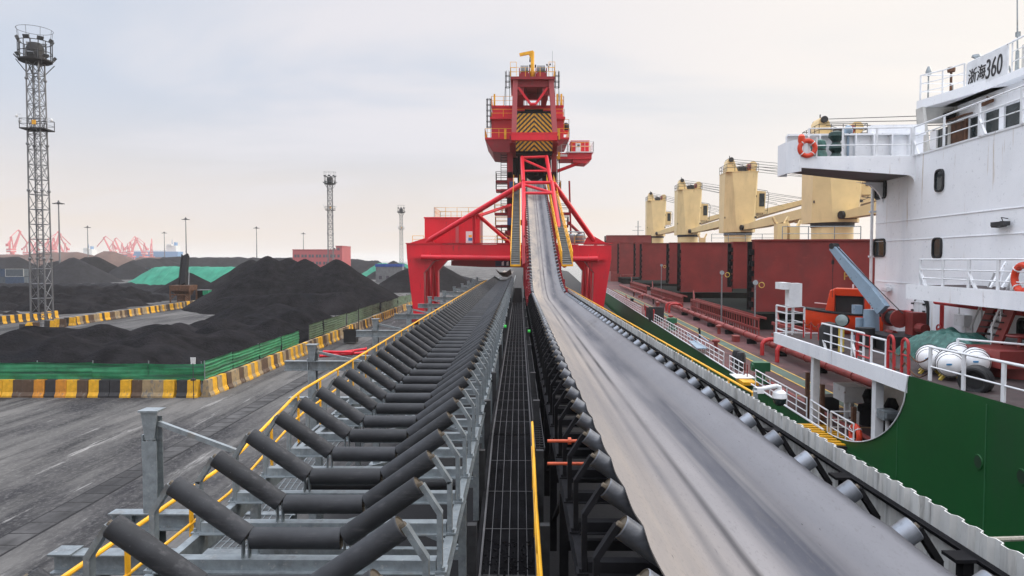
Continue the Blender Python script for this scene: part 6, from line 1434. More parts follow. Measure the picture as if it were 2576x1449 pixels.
# bridge side deck edge, wing with tapered soffit, dodger
b = S_(); b.bb(UW - .02, UH, 4, VF, ZB, ZB + .05); b.build('bridge_deck', m_whitep, sh)
VA = 21.6; VW = 22.6
e = [sv(2010, 402, VA), sv(2010, 421, VA), sv(2268, 440, VA)]
u_t = e[0].x; zt_, zbt = 11.1, e[1].z
zbw = e[2].z; UB2 = sv(2268, 440, VA).x
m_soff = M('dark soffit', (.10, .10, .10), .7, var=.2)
def wing_plate(v, th, rr=.5):
    P = [V((u_t, v, ZB + .02)), V((UW + .05, v, ZB + .02)), V((UW + .05, v, zbw - rr))]
    for k in range(9): t = R_(90 * k / 8); P.append(V((UW - rr * .8 + rr * .8 * math.cos(t), v, zbw - rr + rr * math.sin(t))))
    b = S_(); b.prism(P + [V((u_t, v, zbt))], (0, th, 0)); return b
wing = wing_plate(VA, .09, .3).build('bridge_wing', m_white, sh, smooth=False)
P = [V((UW + .02, VF - .5, zbw)), V((UW + .02, VF - .5, zbw - .8))] + [V((UW - .85 + .85 * math.cos(R_(10 * k)), VF - .5, zbw - .8 + .8 * math.sin(R_(10 * k)))) for k in range(1, 10)]
b = S_(); b.prism(P, (0, .1, 0)); b.build('wing_bracket', m_white, wing, smooth=False)
t0 = sv(1962, 362, VW); b = S_(); zt2 = sv(2008, 349, VA).z

w1 = sv(1977, 362, VA + .6).x; w2 = min(w1 - .01, sv(1962, 366, VW + .35).x)
for (ua, va_), (ub, vb_) in (((u_t + .03, VA - .02), (w1, VA + .6)), ((w1, VA + .6), (w2, VW + .35)), ((w2, VW + .35), (u_t + .05, VW + .35))):
    b.prism([V((ua, va_, zbt - .12)), V((ub, vb_, zbt - .12)), V((ub, vb_, zt2)), V((ua, va_, zt2))], V((.05, .03, 0)))
b.build('wing_end', m_white, wing, smooth=False)
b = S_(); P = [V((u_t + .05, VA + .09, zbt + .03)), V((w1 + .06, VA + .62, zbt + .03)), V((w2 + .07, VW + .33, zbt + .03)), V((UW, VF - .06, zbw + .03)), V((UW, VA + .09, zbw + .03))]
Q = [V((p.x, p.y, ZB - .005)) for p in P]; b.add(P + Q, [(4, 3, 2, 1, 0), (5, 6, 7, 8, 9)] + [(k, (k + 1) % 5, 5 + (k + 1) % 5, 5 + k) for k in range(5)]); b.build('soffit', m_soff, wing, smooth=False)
b = S_(); b.bb(u_t, 11.5, VW + .15, VW + .28, ZB + .01, ZB + .85); b.bb(9.9, 11.5, VW + .1, VW + .4, ZB + .85, ZB + 1.15)
for k in range(7): u = u_t + .4 + .55 * k; b.bb(u, u + .05, VW - .02, VW + .15, ZB, ZB + .85)
b.bb(u_t, 11.5, VW, VW + .16, ZB + .82, ZB + .88); b.build('wing_bulwark', m_white, wing, smooth=False)
ship_rail([(u_t + .3, VA + .06, ZB + .02), (UW - .1, VA + .06, ZB + .02)], .85, sh, 'wing_rail', .022, (.4, .0), .95)
ship_rail([(UW - .05, VA, ZB + .02), (UW - .05, 12, ZB + .05)], .85, sh, 'bridge_rail', .024, (.36, .68), 1.5, 2, m_whitep, .08)
# tarred bundles and buoys on the wing
m_gtarp = M('green tarpaulin', (.035, .12, .10), .55, var=.4, scale=5, rust=((.10, .22, .19), .4, 5, (1, 1, 1), .2), bump=.8, bscale=14, dist=.03)
def wthing(name, px, py, v, lab, cat): p = sv(px, py, v); return p, thing(name, SHIP @ p, lab, cat)
p, t = wthing('tarpaulin_bundle', 2108, 398, VW - .5, 'dark green tarpaulin tied in three bulges over a compass stand on the bridge wing', 'tarpaulin'); zf = ZB + .02
b = S_(); b.lathe([(r_ * .72, z_ * .76) for r_, z_ in ((.34, 0), (.27, .12), (.16, .27), (.30, .42), (.28, .55), (.15, .70), (.33, .92), (.30, 1.08), (.1, 1.15))], V((p.x, VW - .35, zf)), (0, 0, 1), 14); b.build('cover', M('dark green tarpaulin', (.012, .045, .04), .5, var=.4, scale=5, bump=.8, bscale=14, dist=.03), t)
b = S_(); b.torus(V((p.x, VW - .35, zf + .205)), (0, 0, 1), .122, .012, 14, 5); b.build('lashing', m_dark, t); b = S_(); b.torus(V((p.x, VW - .35, zf + .53)), (0, 0, 1), .115, .012, 14, 5); b.build('lashing', m_dark, t)
p, t = wthing('tarpaulin_bundle', 2058, 398, VW - .6, 'lighter green tarpaulin bundle beside the orange lifebuoy on the bridge wing', 'tarpaulin')
b = S_(); b.lathe([(.27, 0), (.25, .14), (.2, .25), (.24, .38), (.2, .52), (.07, .58)], V((p.x, VW - .6, zf)), (0, 0, 1), 14); b.build('cover', m_gtarp, t); b = S_(); b.torus(V((p.x, VW - .6, zf + .25)), (0, 0, 1), .21, .012, 14, 5); b.build('lashing', m_dark, t)
p, t = wthing('tarpaulin_bundle', 2140, 362, VW - .1, 'small grey tarpaulin hood on the bridge wing bulwark', 'tarpaulin')
b = S_(); b.ball(V((p.x, VW + .1, ZB + .98)), .14, 12, 8, (1, 1, 1.25)); b.tube(V((p.x, VW + .1, ZB)), V((p.x, VW + .1, ZB + .9)), .04); b.build('hood', m_blue, t)
m_buoy = M('orange lifebuoy', (.62, .045, .012), .5, var=.15, scale=4, rust=((.6, .45, .4), .2, 6, (1, 1, 1)))
def lifebuoy(c, ax, lab, Rr=.26):
    c = V(c); t = thing('lifebuoy', SHIP @ c, lab, 'lifebuoy'); b = S_(); b.torus(c, ax, Rr, .07, 24, 10); b.build('ring', m_buoy, t)
    ax = V(ax).normalized(); up = V((0, 0, 1)); a = ax.cross(up).normalized(); b2 = ax.cross(a)
    for k in range(4): tt = R_(45 + 90 * k); q = c + (a * math.cos(tt) + b2 * math.sin(tt)) * Rr; b = S_(); b.torus(q, (a * -math.sin(tt) + b2 * math.cos(tt)), .072, .014, 12, 5); b.build('white_band', m_whitep, t)
lifebuoy(sv(2031, 373, VA - .02), (0, 1, 0), 'orange lifebuoy hanging on the bridge wing rail', .225)
lifebuoy(su(2574, 700, 9.25), (1, 0, 0), 'red lifebuoy hanging on the upper side deck rail, cut by the right photo edge', .26)
lifebuoy(su(2152, 1095, U0 + .12), (1, 0, 0), 'orange lifebuoy on the main deck rail near the curved hull edge', .22)
p = sv(2016, 360, VA); t = thing('signal_light', SHIP @ p, 'orange self igniting light beside the lifebuoy on the bridge wing', 'signal light'); b = S_(); b.lathe([(.08, 0), (.1, .06), (.1, .2), (.05, .26)], p, (0, 0, 1), 10); b.build('float', m_orange, t); b = S_(); b.tube(p + V((0, 0, -.35)), p, .05, n=8); b.build('lamp', m_whitep, t)
b = S_(); q = sv(2023, 397, VA); b.path([q, q + V((0, 0, .62))], .03, 5); q2 = sv(2054, 397, VA); b.path([q2, q2 + V((0, 0, .62)), q + V((0, 0, .62)), q2 + V((0, 0, .35))], .03, 5); b.build('buoy_rack', m_whitep, wing)
# side deck half way up at the right edge
ZS2 = su(2310, 720, 9.2).z
vS = su(2310, 720, 9.2).y
b = S_(); b.bb(9.2, UW, 4, vS + .5, ZS2 - .03, ZS2 + .02); b.build('side_deck', m_pdeck, sh, smooth=False)
b = S_(); b.bb(9.14, 9.2, 4, vS + .5, ZS2 - .34, ZS2 + .04); b.bb(9.2, UW, vS + .44, vS + .5, ZS2 - .3, ZS2 - .03); b.build('side_deck_edge', m_white, sh)
ship_rail([(9.24, vS, ZS2 + .02), (9.24, 11, ZS2 + .02)], .66, sh, 'side_rail', .024, (.3, .62), .98, 2, m_whitep, .09)
ship_rail([(UW - .25, vS, ZS2 + .02), (9.24, vS, ZS2 + .02)], .66, sh, 'side_rail', .02, (.3, .62), .9)
b = S_(); b.bar(su(2514, 720, 10.2), su(2524, 675, 10.6), .03); b.path([su(2490, 725, 9.9), su(2530, 660, 10.6)], .03, 6); b.path([su(2520, 725, 9.9), su(2560, 665, 10.6)], .03, 6); b.build('stair_rail', m_whitep, sh)
# stairs, fire pipe, door on the block side
b = S_(); bt, tp = su(2470, 905, 9.9), su(2545, 770, 9.9); bt.z = ZP
q = V((9.9, 15.6, ZP)); q1 = V((9.9, 14.0, ZS2)); 
sa0, sa1 = su(2438, 905, 10.3), su(2500, 765, 10.3); sb0, sb1 = su(2488, 915, 9.6), su(2548, 770, 9.6)
for p0, p1 in ((sa0, sa1), (sb0, sb1)): b = S_(); b.bar(p0, p1, .06, .26); b.build('stair_stringer', m_oxide, sh)
b = S_()
for k in range(9): t_ = (k + .5) / 9; b.bar(sa0.lerp(sa1, t_), sb0.lerp(sb1, t_), .2, .03)
b.build('stair_treads', m_dark, sh)
b = S_()
for p0, p1, o in ((sa0, sa1, V((0, 0, .75))), (sb0, sb1, V((0, 0, .7)))): b = S_(); b.path([p0 + o, p1 + o], .025, 6); [b.bar(p0.lerp(p1, t_), p0.lerp(p1, t_) + o, .035) for t_ in (.1, .5, .9)]; b.build('stair_rail', m_whitep, sh)
b = S_(); a, c = su(2353, 760, UW - .35), su(2600, 792, UW - .35); b.tube(a, c, .06, n=8); b.tube(su(2370, 765, UW - .2), su(2368, 852, UW - .2), .055, n=8); q = su(2368, 835, UW - .2); b.lathe([(.09, -.1), (.12, 0), (.09, .1)], q, (0, 0, 1), 8); b.torus(q + V((-.1, -.05, .1)), (1, 0, 0), .1, .02, 12, 5); b.torus(q + V((-.1, -.1, -.1)), (1, 0, 0), .1, .02, 12, 5); b.build('fire_main_pipe', m_rpipe, sh)
a, c = su(2302, 750, UW), su(2337, 850, UW); v0, v1 = c.y, a.y; z0_, z1_ = c.z, su(2318, 738, UW).z; vm = (v0 + v1) / 2; rr = (v1 - v0) / 2
def arch(rr, z0, z1, u): return [V((u, vm - rr, z0)), V((u, vm + rr, z0))] + [V((u, vm + rr * math.cos(R_(k * 18)), z1 - rr + rr * math.sin(R_(k * 18)))) for k in range(11)]
b = S_(); b.prism(arch(rr, z0_, z1_, UW - .05), (.04, 0, 0)); db = b.build('door_frame', m_dark, blk)
b = S_(); b.prism(arch(rr - .07, z0_ + .07, z1_ - .16, UW - .09), (.035, 0, 0)); b.bar((UW - .1, vm - rr + .1, z0_ + .55), (UW - .1, vm + rr - .1, z0_ + .55), .02, .03); b.bar((UW - .1, vm - rr + .1, z0_ + 1.0), (UW - .1, vm + rr - .1, z0_ + 1.0), .02, .03); b.bar((UW - .1, vm, z0_ + .1), (UW - .1, vm, z1_ - .3), .03, .02, (1, 0, 0)); b.build('watertight_door', m_whitep, blk)
b = S_()
for k in range(6):
    for s in (-1, 1): b.box((UW - .12, vm + s * (rr - .09), z0_ + .15 + k * .2), (.05, .07, .05))
b.build('door_clips', m_dark, blk)
b = S_(); a, c = su(2268, 780, UW - .15), su(2290, 815, UW - .15); b.bb(UW - .22, UW, c.y, a.y, c.z, a.z); b.build('fire_hose_box', m_rpipe, blk)
b = S_(); a, c = su(2405, 790, UW - .15), su(2430, 822, UW - .15); b.bb(UW - .2, UW, c.y, a.y, c.z, a.z); b.tube(V((UW - .1, c.y + .1, c.z)), V((UW - .1, c.y + .1, c.z - .4)), .02); b.tube(V((UW - .1, a.y - .05, a.z)), V((UW - .1, a.y - .05, a.z + .5)), .02); b.build('junction_box', m_whitep, blk)
# boat deck rail and red loops
gp = lambda px, py: su(px, py, U0 + .15)
v_a, v_b = gp(2067, 870).y, gp(2172, 905).y; ship_rail([(U0 + .15, v_a, ZP), (U0 + .15, v_b, ZP)], .66, sh, 'boat_deck_rail', .026, (.3, .62), .6, 3, m_whitep, .075)
b = S_(); v0, v1 = gp(2207, 0).y, gp(2176, 0).y; b.path([(U0 + .15, v0, ZP + .1), (U0 + .15, v0, ZP + .62), (U0 + .15, v1, ZP + .62), (U0 + .15, v1, ZP + .1)], .025, 6, True); b.path([(U0 + .15, v0, ZP + .36), (U0 + .15, v1, ZP + .36)], .02, 6); b.path([(U0 + .15, v1 + .08, ZP - .1), (U0 + .15, v1 + .08, ZP + .66)], .025, 6); b.build('red_gate', m_rpipe, sh)
ship_rail([(U0 + .15, gp(2210, 0).y, ZP), (U0 + .15, gp(2248, 0).y, ZP)], .62, sh, 'boat_deck_rail', .026, (.02, .5), .7, 0, m_whitep, .075)
for px in (2260, 2297):
    v = gp(px, 0).y; b = S_(); pts = [V((U0 + .15, v + .13, ZP))]
    for k in range(9): t_ = R_(180 * k / 8); pts.append(V((U0 + .15 + .0, v + .13 * math.cos(t_), ZP + .62 + .13 * math.sin(t_))))
    pts.append(V((U0 + .15, v - .17, ZP))); b.path(pts, .032, 7); b.path([(U0 + .15, v + .13, ZP + .4), (U0 + .15, v - .14, ZP + .4)], .02, 6); b.build('red_loop', m_rpipe, sh)
b = S_()
def chain(p, q, sag): return [V(p).lerp(V(q), k / 10) + V((0, 0, -sag * math.sin(math.pi * k / 10))) for k in range(11)]
va, vb2, vc = gp(2260, 0).y, gp(2297, 0).y, gp(2360, 0).y
for z in (.55, .25): b.path(chain((U0 + .15, va, ZP + z), (U0 + .15, vb2, ZP + z), .2), .016, 5); b.path(chain((U0 + .15, vb2, ZP + z), (U0 + .2, vc, ZP + z), .22), .016, 5)
b.build('safety_chain', m_rust, sh)
v_a, v_b = gp(2362, 0).y, 9.6; ship_rail([(U0 + .15, v_a, ZP + .04), (U0 + .15, v_b, ZP + .1)], .66, sh, 'boat_deck_rail', .026, (.42,), 1.15, 0, m_whitep, .09)
b = S_(); v = 17.6; ship_rail([(UW - 2.0, 15.6, ZP), (UW - .9, 14.2, ZP), (UW - .9, 13.0, ZP)], .7, sh, 'stair_foot_rail', .024, (.5,), 1.2)
# white vent structure at the fore end of the boat deck
a = su(1978, 850, U0 + .35); va = a.y - .25
b = S_(); zb1 = su(1985, 770, U0 + .35).z; zt1 = su(1985, 712, U0 + .35).z
b.bb(U0 + .25, U0 + .65, va - .28, va + .12, zb1, zt1); b.bb(U0 + .05, U0 + .3, va - .28, va + .5, zt1 - .2, zt1 + .02); b.build('vent_head', m_whitep, sh)
b = S_()
for uu, vv in ((U0 + .1, va - .5), (U0 + .65, va - .5), (U0 + .1, va + .5), (U0 + .65, va + .5), (U0 + .42, va - .1)): b.bar((uu, vv, ZP), (uu, vv, zb1), .05 if (uu - U0) != .42 else .12)
for z in (ZP + .15, ZP + .42, ZP + .72, zb1): b.path([(U0 + .1, va - .5, z), (U0 + .65, va - .5, z), (U0 + .65, va + .5, z), (U0 + .1, va + .5, z)], .025, 5, True)
b.build('vent_stand', m_whitep, sh)
for k in range(4): b = S_(); v = va - .9 - .35 * k; b.bar((U0 + .5 + .1 * k, v, ZP), (U0 + .5 + .1 * k, v, ZP + .55 - .03 * k), .035); b.build('red_stake', m_rpipe, sh)
b = S_(); v = va - 1.0; b.path(chain((U0 + .5, va - .9, ZP + .5), (U0 + .6, va - 1.25, ZP + .5), .1) + chain((U0 + .6, va - 1.25, ZP + .5), (U0 + .7, va - 1.6, ZP + .48), .1), .012, 5); b.build('safety_chain', m_rust, sh)
# fender roller, vents on the boat deck
for px, py, sc_ in ((2086, 850, .8),):
    c = su(px, py, U0 + .35); b = S_(); b.lathe([(.26, 0), (.27, .5), (.2, .66), (.05, .7)], V((c.x, c.y, ZP)), (0, 0, 1), 14); b.build('mushroom_vent', m_dark, sh)
c = su(2450, 958, U0 + .45); b = S_(); ax = V((-.7, -.7, 0)).normalized(); b.torus(c, ax, .21, .06, 24, 10); b.lathe([(.02, -.16), (.14, -.14), (.2, -.02)], c, ax, 20, caps=False); b.lathe([(.26, -.02), (.28, -.2), (.2, -.42), (.03, -.5)], c, ax, 20); b.tube(V((c.x + .2, c.y + .2, ZP)), c + V((.2, .2, 0)), .2, n=14); b.build('cowl_vent', m_dark, sh)
b = S_(); c = su(2562, 960, 9.6); b.lathe([(.55, ZP - c.z), (.55, .35)], c, (0, 0, 1), 18); b.bb(c.x - .75, c.x + .75, c.y - .6, c.y + .6, c.z + .35, c.z + .7); b.tube(c + V((0, 0, .7)), c + V((0, 0, .95)), .04); b.torus(c + V((0, 0, .95)), (0, 0, 1), .22, .03, 16, 5); b.build('vent_trunk', m_oxide, sh)
# searchlight
c = su(2117, 806, U0 + .3); t = thing('searchlight', SHIP @ V((c.x, c.y, ZP)), 'round glass searchlight on a rusty yellow post at the boat deck rail', 'searchlight')
b = S_(); b.tube(V((c.x, c.y, ZP)), c + V((0, 0, -.2)), .075, n=10); b.build('post', m_rust if False else m_cyel, t)
b = S_(); ax = V((-.55, -.83, .05)).normalized(); b.lathe([(.165, 0), (.17, -.12), (.14, -.3), (.08, -.36)], c, ax, 16); b.bar(c + V((.08, .1, -.25)), c + V((.08, .1, .1)), .05); b.build('housing', m_black, t)
b = S_(); b.lathe([(.0, .03), (.1, .02), (.155, .0)], c, ax, 16); b.build('lens', M('lamp lens', (.22, .28, .28), .08, spec=.8), t)
# ------------------------------------------------------------------ things carried on the ship
# rescue boat: lofted hull, cabin arch, cradle
bow, stern = V((8.42, 24.1, 6.3)), V((10.55, 23.1, 6.25)); ctr = (bow + stern) / 2
t = thing('rescue_boat', SHIP @ V((9.4, 23, ZP)), 'orange rescue boat with a cabin arch, on its cradle at the boat deck', 'boat')
d = (bow - stern); Lb = d.length; d.normalize(); sd = V((-d.y, d.x, 0)).normalized(); 
b = S_(); NS = 16; ring = []
def sec(s):                        # s 0 stern .. 1 bow -> list of points port gunwale to starboard gunwale
    hw = .5 * (1 - max(0, (s - .45) / .55) ** 2.2) ; hw = max(hw, .02); zg = .0 + .22 * max(0, s - .3) ** 1.5; kz = -.78 + .55 * max(0, s - .55) ** 1.8 * 2.2
    o = stern + d * (Lb * s); o.z = 6.25
    return [o + sd * (hw * x) + V((0, 0, zg + (kz - zg) * y)) for x, y in ((-1.0, 0), (-.97, .35), (-.72, .72), (-.2, .96), (0, 1), (.2, .96), (.72, .72), (.97, .35), (1, 0))]
for i in range(NS + 1): ring.append(sec(i / NS))
m9 = 9
for r_ in ring: b.v += r_
for i in range(NS):
    for k in range(m9 - 1): a = i * m9 + k; b.f.append([a, a + m9, a + m9 + 1, a + 1]); b.mi.append(0)
b.f.append(list(range(m9))); b.mi.append(0)
for i in range(NS):
    a = i * m9; c_ = i * m9 + m9 - 1; b.f.append([a, c_, c_ + m9, a + m9]); b.mi.append(0)
b.build('hull', m_orange, t, ang=50)
b = S_(); b.path([r_[0] + V((0, 0, .01)) for r_ in ring] + [r_[-1] + V((0, 0, .01)) for r_ in ring[::-1]], .045, 7, True); b.build('gunwale_fender', m_dark, t)
b = S_(); b.path([r_[0].lerp(r_[-1], .12) + V((0, 0, .22)) for r_ in ring[10:15]], .02, 6); b.build('bow_rail', m_whitep, t)
co = stern + d * (Lb * .42); co.z = 6.22
def cabp(s, x, z): return co + d * s + sd * x + V((0, 0, z))
b = S_()                         # cabin: two thick side legs and an arched roof, dark opening between
for s0, s1 in ((-.62, -.46), (.42, .72)):
    b.prism([cabp(s0, -.4, 0), cabp(s1, -.4, 0), cabp(s1 - (.16 if s1 > .5 else 0), -.36, .8), cabp(s0, -.36, .8)], sd * .8)
b.prism([cabp(-.62, -.38, .62), cabp(.62, -.38, .62), cabp(.54, -.36, .80), cabp(.4, -.33, .86), cabp(-.5, -.33, .86), cabp(-.62, -.36, .80)], sd * .72)
b.build('cabin', m_orange, t, bevel=.03)
b = S_(); b.prism([cabp(-.42, -.1, 0), cabp(.4, -.1, 0), cabp(.4, -.1, .66), cabp(-.42, -.1, .66)], sd * .3); b.build('cabin_opening', m_dark, t)
b = S_(); b.prism([cabp(-.1, -.3, .02), cabp(.3, -.3, .02), cabp(.3, -.3, .1), cabp(-.1, -.3, .22)], sd * .03); b.build('console', m_orange, t)
b = S_(); cc = cabp(0, -.375, .74); b.box(cc + V((-.0, -.02, 0)), (.16, .1, .13)); b.build('green_sticker', M('green sticker', (.12, .35, .12), .5), t)
b = S_(); b.tube(cabp(-.1, 0, .86), cabp(-.1, 0, 1.0), .03); b.build('mast_light', m_whitep, t)
for s in (.25, .68):
    q = stern + d * (Lb * s); b = S_(); b.bar(V((q.x, q.y, ZP)) - sd * .5, V((q.x, q.y, ZP + .3)) - sd * .4, .07); b.bar(V((q.x, q.y, ZP)) + sd * .5, V((q.x, q.y, ZP + .3)) + sd * .4, .07); b.bar(V((q.x, q.y, ZP + .12)) - sd * .6, V((q.x, q.y, ZP + .12)) + sd * .6, .08); b.build('cradle', m_oxide, t)
# davit crane with its winch (fixed to the deck: parts of the ship)
pb = V((9.05, 20.0, ZP)); q = su(2192, 770, 9.05); base = V((9.05, q.y, ZP)); zj = q.z
b = S_(); b.tube(base, V((base.x, base.y, zj - .1)), .24, .20, 14); b.tube(base + V((-.28, .1, 0)), V((base.x - .28, base.y + .1, zj - .35)), .11, n=10); b.box(base + V((0, 0, .1)), (.8, .8, .2)); dv = b.build('davit', m_blue, sh)
tip = su(2096, 622, 8.3); hp = su(2225, 778, 9.1)
b = S_(); dd = (tip - hp).normalized(); up2 = V((0, 0, 1)); pts = []
sidev = dd.cross(V((0, 0, 1))).normalized(); nn = sidev.cross(dd).normalized()
b.prism([hp + nn * .14 - sidev * .1, hp - nn * .2 - sidev * .1, hp.lerp(tip, .3) - nn * .19 - sidev * .1, tip - nn * .09 - sidev * .1, tip + nn * .09 - sidev * .1, hp.lerp(tip, .3) + nn * .17 - sidev * .1], sidev * .2); b.build('boom', m_blue, dv)
b = S_(); b.tube(tip + nn * .05 - sidev * .12, tip + nn * .05 + sidev * .12, .09, n=10); b.path([tip, tip - V((0, 0, .75))], .012, 5); b.box(tip - V((0, 0, .45)), (.06, .06, .12)); b.path([tip - V((0, 0, .5)), tip - V((0, 0, 1.5))], .008, 4); b.path([tip + nn * .1, hp.lerp(tip, .4) + nn * .2, hp + nn * .16 + V((.25, -.3, -.2))], .014, 5); b.build('hoist_rope', m_dark, dv)
b = S_(); c = su(2252, 800, 9.4); b.tube(c - V((.0, .25, 0)), c + V((.0, .2, 0)), .2, n=16); b.build('winch_drum', m_dark, dv)
b = S_(); b.tube(c + V((-.02, -.3, 0)), c + V((-.02, -.25, 0)), .25, n=16); b.tube(c + V((-.02, .2, 0)), c + V((-.02, .25, 0)), .25, n=16); b.bb(c.x + .1, c.x + .45, c.y - .75, c.y - .35, c.z - .45, c.z + .2); b.tube(c + V((.25, -.7, -.2)), c + V((.25, -1.1, -.2)), .13, n=10); b.tube(c + V((-.1, -.2, -.42)), c + V((-.1, .25, -.42)), .09, n=10); b.box(c + V((0, -.1, -.7)), (.7, 1.0, .5)); b.build('winch_body', m_rust if False else m_oxide, dv)
b = S_(); c2 = su(2156, 778, 8.9); b.box(c2, (.22, .22, .26)); b.build('switch_box', m_blue, dv)
b = S_(); b.box(V((9.3, base.y - 1.1, ZP + .2)), (1.2, 1.6, .4)); b.tube(V((8.5, base.y - .9, ZP)), V((8.5, base.y - .9, ZP + .55)), .25, n=14); b.build('deck_drum', m_dark, sh)
# green tarpaulin over deck gear
c = su(2350, 865, 9.6); t = thing('tarpaulin_heap', SHIP @ V((c.x, c.y, ZP)), 'crumpled green tarpaulin over deck gear in front of the white door', 'tarpaulin')
b = S_(); hv = 1.45
def tf(u, v):
    x = -1 + 2 * u; y = -1 + 2 * v; e = max(0, 1 - abs(x) ** 3) ** .6 * max(0, 1 - abs(y) ** 3) ** .6
    h = .72 * e * (1 + .18 * noise.noise(V((x * 2.2, y * 2.2, 4))) + .12 * noise.noise(V((x * 6, y * 6, 1)))) 
    return V((9.35 + .75 * x * (1.05 - .1 * e), 16.9 + hv * y, ZP + max(h, 0)))
b.grid(tf, 36, 48); b.build('cover', m_gtarp, t); b = S_(); b.bb(8.8, 9.9, 15.8, 18.0, ZP, ZP + .3); b.build('deck_gear', m_dark, t)
# four life raft canisters on racks
for i, (px, py, u, lab) in enumerate(((2338, 905, 8.0, 'white life raft canister nearest the red loops, leftmost of the canisters'), (2390, 916, 8.0, 'white life raft canister nearest the rail, with its round end showing'), (2412, 890, 8.9, 'white life raft canister in the back row against the green tarpaulin'), (2455, 914, 8.75, 'white life raft canister at the right end of the row, beside the black cowl vent'))):
    c = su(px, py, u); c.z = max(c.z, ZP + .32); t = thing('life_raft', SHIP @ V((c.x, c.y, ZP)), lab, 'life raft', 'white life raft canisters'); Rr = .25
    b = S_(); b.lathe([(.02, -.5), (.12, -.49), (Rr * .86, -.42), (Rr, -.34), (Rr, -.12), (Rr + .015, -.1), (Rr + .015, -.04), (Rr, -.02), (Rr, .34), (Rr * .86, .42), (.12, .49), (.02, .5)], c, (.52, 1, 0), 22); b.build('canister', M('white canister', (.78, .79, .80), .35, var=.05, scale=4), t)
    b = S_(); ax = V((.52, 1, 0)).normalized()
    for s in (-.22, .2): b.torus(c + ax * s, ax, Rr + .008, .007, 22, 5)
    b.torus(c + ax * -.4, ax, Rr * .9, .008, 22, 4); b.build('lashing', m_dark, t)
    b = S_(); b.box(c + ax * -.503 + V((-.02, 0, .03)), (.12, .012, .035)); b.build('stencil', M('blue stencil', (.05, .25, .5), .5), t)
    b = S_()
    for s in (-.25, .25): q = c + ax * s; b.bar(V((q.x - .2, q.y, ZP)), V((q.x - .1, q.y, c.z - .2)), .05); b.bar(V((q.x + .2, q.y, ZP)), V((q.x + .1, q.y, c.z - .2)), .05)
    b.build('rack', m_cyel, t)
